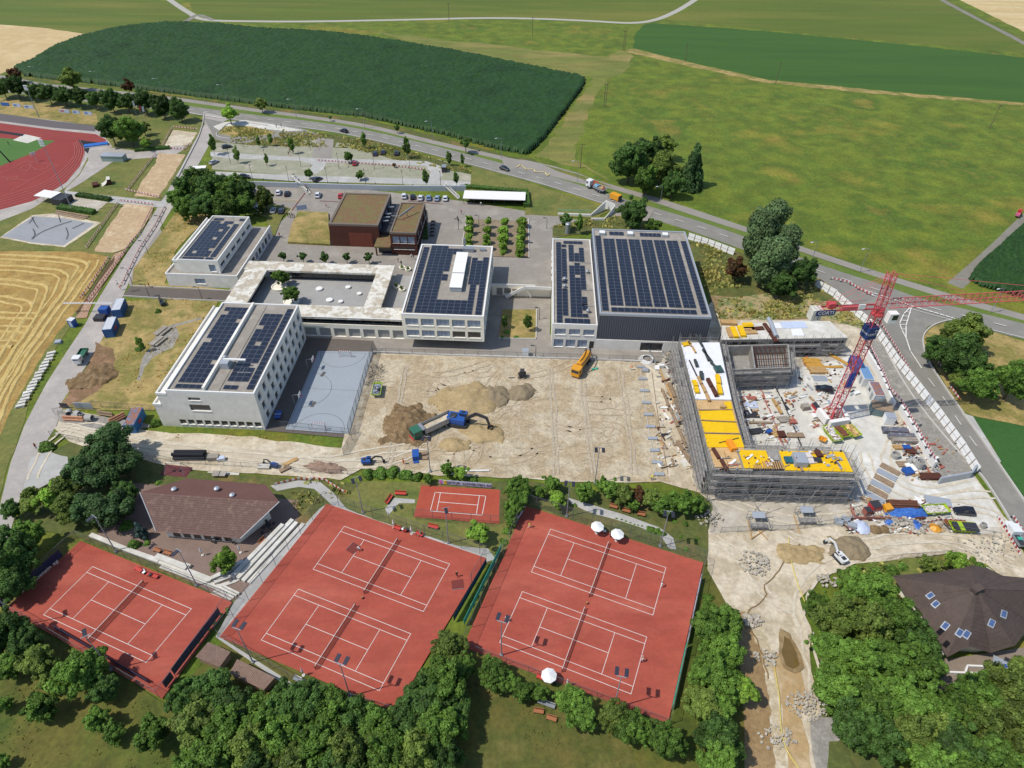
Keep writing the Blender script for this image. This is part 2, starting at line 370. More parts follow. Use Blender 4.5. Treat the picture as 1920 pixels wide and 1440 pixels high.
# main road, footpath, verge
PATH=[(-260,105),(-40,138),(20,147),(75,158),(190,170),(307,183),(410,197),(480,207),(560,217),(685,236),(810,266),(940,296),(1010,312),(1085,333),(1180,360),(1260,384),(1397,430),(1502,467),(1615,505),(1727,540),(1802,563),(1915,594),(2100,645)]
ROADC=[(-300,140),(0,165),(150,183),(300,199),(410,214),(480,223),(560,232),(650,245),(755,268),(855,293),(945,317),(1040,343),(1150,378),(1290,420),(1400,458),(1532,508),(1640,543),(1720,571),(1850,604),(1960,632),(2160,690)]
sheet('roadside_verge',[(-60,160),(200,176),(350,190),(410,198),(480,208),(685,238),(810,268),(940,299),(1080,340),(1180,365),(1400,436),(1610,512),(1730,546),(1920,600),(1920,628),(1700,560),(1530,505),(1390,455),(1200,392),(1040,342),(860,290),(680,252),(480,225),(300,200),(-60,170)],mat('verge_grass',[C(92,116,44),C(108,122,54)],big=0.1,fine=1.2,amt=0.2),rough=0.3,step=3)
sheet('field_edge',[(20,142),(225,165),(350,182),(480,199),(680,223),(830,258),(960,294),(1000,298),(1010,306),(940,292),(810,262),(685,232),(480,204),(225,167),(20,146)],m_scrub,rough=0.4,step=3)
road('footpath',PATH,3.6,m_path)
road('main_road',ROADC,8.6,m_road)
sheet('bus_bay',[(940,297),(985,300),(1040,312),(1090,327),(1150,352),(1120,352),(1060,337),(1000,322),(945,310)],m_path)
sheet('path_widening',[(1210,374),(1300,398),(1380,424),(1440,446),(1400,436),(1300,404)],m_path)
sheet('bus_bay_island',[(1016,308),(1095,330),(1150,352),(1120,345),(1050,323)],m_lawn,rough=.2)
# left lane
LL=[(382,210),(376,238),(366,262),(352,290),(337,318),(318,350),(300,382),(270,430),(240,472),(210,520),(185,560),(160,608),(125,660),(88,718),(68,755),(46,798),(20,868),(2,940),(-10,1010),(-40,1080)]
LR=[(432,222),(412,232),(402,252),(390,276),(374,305),(356,335),(342,360),(322,392),(300,428),(277,462),(255,500),(241,532),(228,562),(210,605),(180,660),(140,718),(120,760),(106,798),(62,868),(36,940),(16,1010),(0,1080)]
sheet('lane',LL+LR[::-1],m_lroad)
sheet('lane_pavement',[(305,438),(290,470),(262,510),(245,535),(240,532),(255,500),(277,462),(300,428)],m_path)
# stubble field left
SF=[(-260,492),(-80,474),(0,471),(150,472),(204,481),(186,512),(157,563),(135,594),(109,625),(88,655),(53,712),(20,772),(0,815),(-60,900),(-300,900)]
sheet('field_verge',[(-300,470),(0,464),(160,464),(215,476),(210,490),(165,565),(140,600),(118,632),(98,668),(60,735),(45,790),(20,860),(-10,960),(-80,1050),(-120,900),(-60,850)],m_lawn,rough=.5,step=3)
sheet('stubble_field',SF,m_stub,rough=0.4,step=3)
def straw_rows():
    mb=Bm(m_straw)
    lines=[[(-60,1000),(10,760),(60,670),(110,600),(150,545),(180,500),(187,485)],
             [(-80,950),(-5,765),(48,672),(95,600),(135,545),(158,512),(165,497),(155,490),(120,484),(0,478),(-150,484)],
             [(-100,900),(-20,760),(35,670),(82,600),(118,550),(128,522),(122,512),(100,505),(0,498),(-150,505)],
             [(-100,830),(-40,755),(20,668),(62,605),(85,560),(88,540),(70,532),(0,524),(-150,530)],
             [(-160,800),(-60,745),(0,668),(35,615),(60,580),(56,566),(30,560),(0,556),(-150,560)],
             [(-160,600),(-60,598),(0,596),(70,598)],[(-160,640),(-60,628),(0,622),(55,624)],[(-160,680),(-60,660),(0,650),(30,652)]]
    for L in lines:
        P=[G(*p) for p in L];P=[a for a,_ in along(smooth_line(P,6),1.2)]
        for off,w,h in ((0,1.3,.3),(2.6,1.0,.22)):
            prof=[(-w/2,0.05),(-w*.25,h),(w*.25,h),(w/2,0.05)];rows=[]
            for i,p in enumerate(P):
                d=(P[min(i+1,len(P)-1)]-P[max(i-1,0)]).normalized();n=Vc((-d.y,d.x,0))
                k=.8+.4*noise.noise(p*.3)+random.random()*.25
                rows += [p+n*(off+x*k+noise.noise(p*.2)*.4)+Vc((0,0,zz*k)) for x,zz in prof]
            fs=[(4*i+j,4*i+j+1,4*i+5+j,4*i+4+j) for i in range(len(P)-1) for j in range(3)]
            mb.add(rows,fs)
    tag(mb.build('straw_rows'),'golden rows of cut straw lying on the stubble field','straw',kind='stuff')
straw_rows()
# maize
maize=crop_field('maize_field',[(27,130),(60,118),(98,94),(130,80),(160,70),(225,55),(312,46),(400,48),(480,57),(605,63),(730,79),(855,99),(960,121),(1097,149),(1094,162),(1058,212),(1022,258),(990,291),(930,280),(830,253),(680,219),(530,203),(480,196),(350,179),(225,163),(50,143)],m_corn,2.1,0.9,.74)
tag(maize,'large dark green maize field behind the main road','maize field',kind='stuff')
maize2=crop_field('maize_field',[(1816,524),(1832,500),(1925,417),(2040,330),(2200,420),(2200,640),(1990,585),(1920,560),(1838,538)],m_corn,2.0,0.5,1.0,0.5,1.5)
tag(maize2,'dark green maize field right of the farm lane behind the crane jib','maize field',kind='stuff')
sheet('green_field',[(1824,780),(1925,800),(2100,840),(2200,1100),(1960,990),(1920,938),(1877,868)],mat('lush_field',[C(52,92,38),C(62,102,44)],big=.05,fine=1,amt=.16,stretch=(70,.2)),rough=.5,step=3)
# right-hand road and junction
sheet('side_road',[(1558,503),(1535,521),(1568,545),(1600,578),(1640,600),(1650,640),(1672,680),(1730,760),(1790,842),(1835,885),(1870,935),(1925,1030),(1990,1130),(2050,1130),(1940,960),(1880,880),(1800,770),(1752,690),(1732,655),(1728,632),(1740,612),(1770,602),(1830,612),(1900,632),(1860,605),(1700,558)],m_road)
sheet('side_road_verge',[(1535,521),(1570,545),(1562,560),(1540,540),(1524,530)],m_dry)
sheet('fresh_asphalt_strip',[(1648,622),(1660,640),(1700,705),(1750,772),(1800,835),(1832,878),(1822,884),(1782,842),(1730,775),(1680,700),(1636,628)],m_newasph)
sheet('roadside_island',[(1733,655),(1730,632),(1742,614),(1772,604),(1840,615),(1925,642),(2100,690),(2200,900),(1925,800),(1824,780),(1800,768),(1760,700)],m_dry,rough=.15,step=3)
sheet('paved_shoulder',[(1802,774),(1824,781),(1877,866),(1872,868),(1830,812)],m_gravw)
# stadium
sheet('stadium_lawn',[(-200,165),(0,172),(200,200),(300,215),(380,222),(384,232),(366,262),(340,310),(308,370),(200,470),(0,470),(-200,480)],m_lawn,rough=.3,step=4)
sheet('stadium_dry_bank',[(-100,180),(0,184),(120,200),(180,214),(186,236),(100,226),(-100,205)],m_dry,rough=.6,step=3)  # bank strip in the plain dry grass material
sheet('stone_apron',[(-200,205),(0,214),(100,226),(190,238),(200,262),(212,275),(166,292),(150,325),(125,350),(100,365),(60,392),(0,415),(-200,460)],m_lroad,rough=.2,step=3)
sheet('running_track',[(-200,214),(0,231),(100,244),(180,252),(200,263),(196,270),(160,272),(158,290),(150,312),(125,342),(90,364),(60,378),(0,394),(-200,450)],m_tart)
sheet('stand_terraces',[(-200,196),(0,213),(100,227),(178,236),(179,247),(100,240),(0,227),(-200,208)],mat('stand_grey',[C(104,98,98)],fine=1.5,amt=.15))
TRI=[(146,262),(196,269),(190,274),(164,288),(160,284)]
sheet('black_run_off',TRI,m_black)
sheet('infield_turf',[(-260,262),(0,259),(40,262),(104,264),(60,288),(0,312),(-200,380)],m_green)
sheet('concrete_pad',[(47,252),(78,259),(52,269),(24,263)],m_slab)
sheet('black_pit',[(-20,242),(46,252),(42,256),(-20,247)],m_black)
sheet('paved_corner',[(172,270),(200,276),(260,284),(330,270),(352,276),(330,290),(290,296),(232,300),(210,305),(185,322),(150,345),(120,362),(125,352),(150,328),(166,300),(165,288)],m_lroad,rough=.1)
sheet('worn_path',[(120,358),(300,378),(318,372),(310,390),(250,386),(120,370)],m_gravw,rough=.2)
sheet('excavation',[(325,244),(370,249),(356,273),(307,275)],m_soil,rough=.25)
sheet('excavation',[(297,288),(349,290),(330,320),(312,350),(294,372),(252,368),(270,335),(292,306)],m_soilr,rough=.35)
sheet('excavation',[(234,382),(289,387),(282,408),(268,428),(236,466),(212,475),(177,472),(190,448),(207,420)],m_soilr,rough=.35)
sheet('rubble_strip',[(216,476),(238,468),(212,508),(175,563),(163,596),(143,598),(160,565),(190,520)],mat('brick_rubble',[C(190,160,128),C(160,122,96),C(206,184,158)],big=1.2,fine=3,amt=.3,bump=.1),rough=.3)
sheet('trench',[(216,480),(214,492),(185,530),(160,568),(146,590),(143,586),(165,555),(200,500)],mat('trench_soil',[C(92,74,52)],fine=2,amt=.2),rough=.15)
sheet('sand_court_edge',[(0,446),(60,404),(110,400),(190,418),(122,464),(60,458)],m_soil,rough=.3)
sheet('covered_sand_court',[(4,444),(64,406),(120,410),(178,420),(120,461),(60,455)],m_sandc)
sheet('lane_yard',[(108,362),(150,372),(205,378),(180,398),(150,395),(100,384)],m_cgrav,rough=.2)
# school surroundings
sheet('school_lawn',[(345,378),(400,395),(330,470),(308,532),(440,545),(432,552),(250,540),(250,505),(300,440)],m_dry,rough=.3,step=3)
sheet('garden',[(232,566),(330,558),(410,566),(400,585),(300,740),(290,770),(130,770),(110,764),(140,720),(165,690),(178,660),(212,600)],m_dry,rough=.3,step=3)
sheet('garden_soil',[(180,642),(215,655),(212,700),(180,738),(130,762),(112,764),(140,715),(165,690)],mat('garden_soil',[C(164,130,98),C(134,104,76),C(116,98,62)],big=.25,fine=1.4,amt=.25,bump=.1),rough=.8)
sheet('gravel_spot',[(300,615),(330,612),(336,628),(325,652),(290,668),(270,690),(262,715),(256,712),(268,672),(285,648)],m_stone,rough=.3)
sheet('gravel_trail',[(325,614),(382,598),(382,595),(330,608),(315,612)],m_stone)
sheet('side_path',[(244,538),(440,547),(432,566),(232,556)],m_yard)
sheet('schoolyard',[(398,362),(470,352),(620,350),(740,362),(870,378),(1040,405),(1118,420),(1150,398),(1228,392),(1212,418),(1120,432),(1036,447),(1030,655),(750,640),(560,632),(500,560),(430,545),(500,440),(545,400),(480,392)],m_plaza)
sheet('front_yard',[(480,640),(560,628),(1032,628),(1255,655),(1240,680),(990,672),(700,658),(640,820),(500,806)],m_plaza)
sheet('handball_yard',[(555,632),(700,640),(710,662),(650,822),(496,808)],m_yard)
sheet('red_paint_marks',[(1010,495),(1020,495),(1020,498),(1010,498)],mat('pink_marks',[C(200,110,110)]))
sheet('grass_bank',[(400,300),(880,345),(1000,365),(1150,392),(1118,410),(1000,404),(990,385),(872,355),(740,352),(400,325)],m_lawn,rough=.3,step=3)
sheet('roadside_lawn',[(886,312),(960,333),(1045,361),(1140,392),(1118,405),(1040,402),(984,404),(985,385),(986,362),(875,352)],m_lawn,rough=.3,step=3)
sheet('scrub_bank',[(1036,425),(1130,408),(1170,405),(1210,415),(1230,430),(1120,436),(1036,445)],m_scrub,rough=.3,step=2)
sheet('right_scrub',[(1285,440),(1340,462),(1400,476),(1530,530),(1600,590),(1560,600),(1345,600),(1300,480)],m_scrub,rough=.4,step=3)
sheet('right_scrub_soil',[(1330,555),(1400,560),(1500,570),(1600,590),(1650,640),(1600,640),(1350,600)],m_soild,rough=.8,step=3)
# car park
sheet('car_park',[(398,262),(470,248),(560,245),(640,262),(740,292),(826,300),(884,322),(882,350),(820,352),(398,318)],m_gravel,rough=.2,step=3)
sheet('car_park_bank',[(480,240),(600,250),(690,262),(780,288),(880,318),(884,328),(830,318),(740,300),(690,285),(650,278),(560,275),(500,275),(405,268),(400,262)],m_scrub,rough=.4,step=2)
sheet('car_park_entry',[(594,258),(626,262),(622,300),(585,296)],m_path)
sheet('parking_bays',[(560,262),(595,262),(584,285),(560,284)],m_gravel)
sheet('parking_bays',[(632,268),(656,270),(655,278),(628,276)],m_gravel)
sheet('car_park_drive',[(395,285),(430,288),(520,293),(600,298),(700,300),(800,303),(826,312),(830,330),(822,338),(882,342),(882,349),(600,342),(560,341),(400,330),(400,322),(560,330),(800,336),(808,325),(798,312),(700,308),(612,306),(606,318),(592,328),(580,318),(588,310),(560,302),(430,298),(395,294)],m_gravw,rough=.1,step=2)
sheet('drop_off_lane',[(382,222),(420,230),(470,225),(560,240),(600,252),(560,254),(470,268),(430,270),(404,262)],m_road)
sheet('bus_pull_in',[(400,238),(420,230),(460,226),(500,232),(570,245),(540,247),(490,242),(440,236),(412,246)],m_slab)
isl=sheet('roundabout_island',[(407,247),(420,238),(440,236),(470,238),(500,244),(520,250),(500,254),(460,257),(430,255),(412,252)],m_dry,z=.22,rough=.1,step=2)
# construction land
SITE=[(650,800),(690,690),(708,662),(990,672),(1240,682),(1262,640),(1336,565),(1348,600),(1520,600),(1600,612),(1640,622),(1682,700),(1730,775),(1785,845),(1822,886),(1862,940),(1905,1010),(1928,1060),(1932,1120),(1880,1110),(1840,1060),(1780,1040),(1690,1050),(1600,1060),(1530,1090),(1500,1125),(1516,1190),(1520,1260),(1540,1340),(1560,1400),(1572,1480),(1405,1480),(1392,1300),(1376,1160),(1328,1085),(1322,1010),(1340,950),(1310,925),(1240,905),(1100,905),(970,898),(820,892),(680,880),(640,900),(560,895),(330,880),(230,852),(130,830),(106,806),(118,770),(180,778),(240,800),(300,812),(450,818),(640,842)]
sheet('site_ground',SITE,m_soil,rough=.5,step=3)
sheet('haul_road',[(104,804),(124,786),(180,792),(235,812),(300,826),(420,838),(520,848),(640,858),(680,862),(660,882),(560,876),(440,866),(320,862),(230,846),(150,828)],m_hgrav,rough=.3,step=2)
sheet('container_yard',[(106,770),(250,790),(290,800),(235,812),(180,806),(112,792)],m_stone,rough=.3,step=2)
sheet('graded_pad',[(700,666),(990,673),(1205,680),(1232,790),(1256,905),(1100,902),(970,896),(815,888),(690,868),(668,866),(662,820),(690,720)],m_pad,rough=.5,step=2)
sheet('gravel_apron',[(1205,682),(1240,684),(1262,660),(1290,640),(1600,660),(1640,625),(1682,702),(1740,790),(1780,862),(1818,890),(1862,942),(1900,1000),(1800,1004),(1660,985),(1500,990),(1330,1002),(1335,950),(1320,920),(1300,860),(1288,800),(1270,720)],m_cgrav,rough=.4,step=2)
sheet('dusty_slab',[(1380,720),(1470,700),(1600,668),(1660,760),(1690,830),(1700,870),(1750,905),(1822,890),(1862,945),(1890,990),(1800,985),(1700,960),(1640,965),(1615,930),(1600,850),(1395,835),(1370,760)],m_slab,rough=.5,step=2)
sheet('dusty_slab',[(1590,790),(1645,780),(1700,862),(1690,880),(1640,935),(1620,925),(1600,880)],m_slab,rough=.4,step=2)
sheet('gravel_strip',[(1618,640),(1648,622),(1700,705),(1750,775),(1795,835),(1820,880),(1815,896),(1760,906),(1742,868),(1690,770),(1668,760)],m_stone,rough=.2,step=2)
sheet('weedy_soil',[(1345,560),(1440,552),(1560,568),(1600,590),(1640,625),(1600,612),(1520,598),(1352,602)],mat('weedy_soil',[C(196,176,140),C(98,116,60),C(180,158,118),C(90,104,52)],big=.25,fine=1.2,amt=.25,bump=.1),rough=.8,step=2)
sheet('stream_bed',[(1376,1150),(1402,1148),(1412,1180),(1432,1230),(1446,1290),(1456,1360),(1458,1480),(1398,1480),(1390,1300)],mat('brown_stream_bed',[C(162,136,98),C(142,116,78)],big=.3,fine=2,amt=.28,rough=.5),rough=.4,step=1.5)
sheet('rocky_bank',[(1398,1142),(1425,1152),(1442,1200),(1456,1280),(1470,1360),(1478,1480),(1456,1480),(1452,1360),(1440,1290),(1426,1228),(1406,1178)],mat('cream_bank',[C(206,194,166),C(184,168,136),C(216,206,184)],big=.5,fine=2.2,amt=.25,bump=.1),rough=.8,step=.7)
sheet('wet_sand',[(1446,1222),(1472,1234),(1500,1262),(1510,1300),(1502,1340),(1516,1400),(1528,1480),(1482,1480),(1474,1400),(1464,1330),(1452,1270)],mat('shallow_water',[C(192,164,118),C(178,150,106),C(198,176,138)],big=.25,fine=1.8,amt=.18,rough=.4,spec=.5),rough=.4,step=2)
sheet('puddle_rim',[(1464,1180),(1482,1188),(1500,1225),(1508,1256),(1490,1266),(1468,1252),(1460,1222)],m_soild,rough=.5,step=.8)
sheet('puddle',[(1470,1192),(1480,1200),(1492,1225),(1500,1250),(1488,1258),(1474,1250),(1466,1225)],mat('puddle_water',[C(112,92,50)],fine=.7,amt=.15,rough=.12,spec=.5),rough=.3,step=1)
sheet('gravel_patch',[(1518,1345),(1570,1345),(1580,1380),(1555,1410),(1545,1480),(1530,1480),(1520,1390)],m_stone,rough=.4,step=1.5)
sheet('bank_grass',[(1555,1392),(1600,1390),(1680,1430),(1700,1480),(1545,1480)],m_scrub,rough=.5,step=2)
# south part
sheet('club_grounds',[(130,832),(230,852),(340,884),(540,898),(680,906),(950,905),(1000,905),(1328,960),(1325,1060),(900,1060),(600,960),(440,1130),(150,1010),(40,990),(60,870)],m_scrub,rough=.4,step=3)
sheet('parking_spot',[(58,862),(80,845),(128,858),(130,880),(95,905),(60,925),(40,935)],m_gravw,rough=.3)
sheet('club_terrace',[(180,1010),(240,905),(560,940),(560,975),(470,1110),(430,1130),(300,1060)],m_pave)
sheet('lawn',[(680,905),(790,905),(780,975),(930,990),(1000,940),(1330,980),(1320,1058),(1000,950),(985,948),(940,1060),(610,948),(660,925)],m_lawn,rough=.3,step=2)
sheet('garden_path',[(508,912),(560,902),(600,905),(628,928),(650,955),(700,975),(780,1000),(860,1025),(915,1030),(930,1050),(900,1058),(840,1035),(700,988),(640,968),(612,938),(590,918),(560,914),(520,922)],m_gravw,rough=.1)
sheet('garden_path',[(1065,935),(1100,945),(1180,970),(1235,990),(1262,1010),(1268,1032),(1255,1030),(1240,1008),(1200,990),(1100,960),(1070,945)],m_gravw,rough=.1)
sheet('garden_path',[(722,955),(740,935),(778,938),(778,945),(748,945),(728,968)],m_gravw)
sheet('playground_floor',[(300,892),(312,872),(362,878),(350,897)],m_rubpl)
sheet('concrete_terrace',[(382,898),(392,882),(450,886),(442,904)],m_slab,z=.12)
sheet('oct_yard',[(1700,1240),(1790,1235),(1920,1215),(1960,1290),(1760,1300),(1735,1290)],mat('oct_paving',[C(140,126,112)],fine=2,amt=.12))
sheet('oct_lawn',[(1590,1075),(1660,1052),(1780,1042),(1850,1060),(1930,1130),(1960,1200),(1700,1200)],m_lawn,rough=.3)
sheet('park',[(-200,1120),(10,1150),(310,1320),(420,1200),(750,1340),(870,1200),(1260,1360),(1320,1060),(1376,1160),(1392,1300),(1400,1560),(-200,1560)],m_park,rough=.3,step=4)
sheet('dry_lawn',[(870,1270),(1000,1300),(1120,1350),(1200,1420),(1180,1480),(1050,1430),(1000,1480),(850,1480),(900,1380)],mat('worn_park_lawn',[C(128,112,62),C(96,100,46),C(142,126,76)],big=.09,fine=1.4,amt=.28,bump=.1),rough=1.5,step=2)
sheet('fence_path',[(405,1196),(440,1130),(600,955),(612,948),(420,1200),(560,1290),(550,1296)],m_gravw)

def roughen_open_(P):return [p+Vc((noise.noise(p*.6)*.6,noise.noise(p*.6+Vc((9,9,9)))*.6,0)) for p in P]
mb=Bm(mat('eroded_edge',[C(136,112,80)],fine=2,amt=.3));wall_line(mb,roughen_open_(smooth_line([G(*p_) for p_ in [(1500,1020),(1478,1038),(1459,1072),(1436,1100),(1430,1130),(1404,1146),(1403,1168),(1425,1215),(1441,1275)]],4)),.2,0,LS*LAYER[0]+.07);tag(mb.build('eroded_bank_edge'),kind='structure')
def tracks(name,paths,m,w=.45,gauge=2.0):
    LAYER[0] += 1;mb=Bm(m)
    for i,L_ in enumerate(paths):
        P=smooth_line([G(*p) for p in L_],6)
        for side in offset_line(P,gauge):ribbon(mb,roughen_open(side),w,LS*LAYER[0]+.0004*(i % 6))
    tag(mb.build(name),kind='structure')
def roughen_open(P):return [p+Vc((noise.noise(p*.4)*.6,noise.noise(p*.4+Vc((9,9,9)))*.6,0)) for p in P]
m_rut=mat('tyre_ruts',[C(176,158,130),C(190,172,144)],big=.5,fine=2,amt=.25,bump=.1);m_rutp=mat('pale_drain_lines',[C(186,174,152),C(176,162,138)],big=.3,fine=2,amt=.3)
R9=random.Random(4);A_=[]
for i in range(46):
    x,y=720+R9.random()*460,690+R9.random()*190;a=R9.choice([0,.2,1.2,1.6,2.6,2.9])+R9.random()*.5;L_=20+R9.random()*60;c_=R9.random()*.8-.4
    A_.append([(min(1225,max(690,x+cos(a+c_*k)*L_*k*.5)),min(890,max(680,y+sin(a+c_*k)*L_*.5*k*.6))) for k in (-1.5,-.5,.5,1.5)])
tracks('tyre_tracks',A_,m_rut,.4)
tracks('tyre_tracks',[[(120,800),(240,826),(420,852),(600,864),(720,845),(800,838)],[(112,806),(200,822),(330,842),(520,862),(690,872),(780,850)],[(60,900),(100,830),(160,800),(240,815)],[(1300,880),(1330,925),(1480,975),(1640,960),(1800,930),(1860,930)],[(1620,850),(1640,900),(1700,940),(1850,960),(1900,1010)],[(1880,1080),(1780,1030),(1650,1035),(1540,1070),(1500,1130),(1505,1200)],[(1340,1010),(1400,1060),(1440,1120),(1500,1160),(1530,1300)],[(1900,1060),(1800,1015),(1680,1010),(1560,1030),(1470,1000)],[(1700,790),(1660,860),(1720,920),(1820,910)]],mat('haul_ruts',[C(196,184,160),C(212,202,182)],big=.5,fine=2,amt=.18),.5)
tracks('drain_lines',[[(x0,690),(x1,780),(x2,892)] for x0,x1,x2 in ((1030,1039,1042),(1090,1098,1114),(1160,1176,1190),(760,745,726))],m_rutp,.5,.9)
# ================================================================== building materials
m_conc=mat('fair_faced_concrete',[C(224,219,208,1),C(214,209,198,1),C(230,226,216,1)],big=0.15,fine=0.9,amt=0.06,third=.05)
m_white=mat('white_coping',[C(236,234,228)],fine=1.0,amt=0.04)
m_cream=mat('cream_concrete',[C(234,228,210,1),C(224,217,198,1)],big=.3,fine=1.0,amt=0.06)
m_rgrav=mat('roof_gravel',[C(166,158,146),C(150,142,130),C(176,169,158)],big=0.2,fine=2.5,amt=0.15,third=.06)
m_stain=mat('stained_roof_concrete',[C(214,206,188),C(182,170,148),C(226,222,210),C(196,186,166)],big=0.25,fine=1.0,amt=0.12,third=.12)
m_clad=mat('grey_ribbed_cladding',[C(92,95,103)],fine=1,amt=.05,rough=.6)
m_grey=mat('light_grey_metal',[C(182,188,194)],fine=1,amt=.05,rough=.4,metal=.3)
m_glass=mat('window_glass',[(0.02,0.025,0.03,1)],fine=.6,amt=.3,rough=.08,spec=.8)
m_blind=mat('lowered_blind',[C(158,170,186),C(142,156,174)],big=.5,fine=5,amt=.08,rough=.5)
m_frame=mat('window_frame',[C(96,94,90)],fine=2,amt=.05,rough=.5)
m_sol=mat('solar_cells',[C(34,38,50,1),C(26,30,42,1)],big=.6,fine=2,amt=.15,rough=.25,spec=.55)
m_solf=mat('panel_frame',[C(108,114,124)],fine=2,amt=.05,rough=.4)
m_green_roof=mat('sedum_roof',[C(132,112,76),C(116,108,66),C(128,96,70),C(112,108,66)],big=.35,fine=2.4,amt=.3,bump=.08,third=.2)
m_redwall=mat('rust_red_cladding',[C(94,56,44),C(82,46,36)],big=.3,fine=1.0,amt=.12,stretch=(90,.2))
m_dark=mat('dark_metal',[C(60,60,64)],fine=2,amt=.1,rough=.5)
m_tile=mat('brown_roof_tiles',[C(124,98,88),C(108,84,76),C(136,110,98)],big=.7,fine=4.5,amt=.2,bump=.03,third=.06)
m_tile2=mat('dark_roof_tiles',[C(96,82,75),C(84,72,66)],big=.6,fine=4,amt=.18,bump=.03)
m_roofsheet=mat('brown_roof_sheet',[C(112,80,72),C(104,74,67)],big=.3,fine=1.5,amt=.07)
m_steel=mat('galvanised_steel',[C(168,172,176)],fine=2,amt=.1,rough=.45,metal=.5)
m_wood=mat('timber',[C(198,164,112),C(176,138,88)],big=1,fine=3,amt=.15)
m_wood2=mat('weathered_timber',[C(164,142,116),C(140,118,96)],big=1,fine=3,amt=.18)
PCACHE={}
def panel_mesh(w,d,h=0.12):
    k=('panel',w,d)
    if k not in PCACHE:
        mb=Bm(m_solf).box((0,0,h-.03),(w,d,.05))
        t=.045;mb.mat(m_sol)
        mb.quad((-w/2+t,-d/2+t,h+.001),(w/2-t,-d/2+t,h+.001),(w/2-t,d/2-t,h+.001),(-w/2+t,d/2-t,h+.001))
        PCACHE[k]=mb.mesh('solar_panel')
    return PCACHE[k]
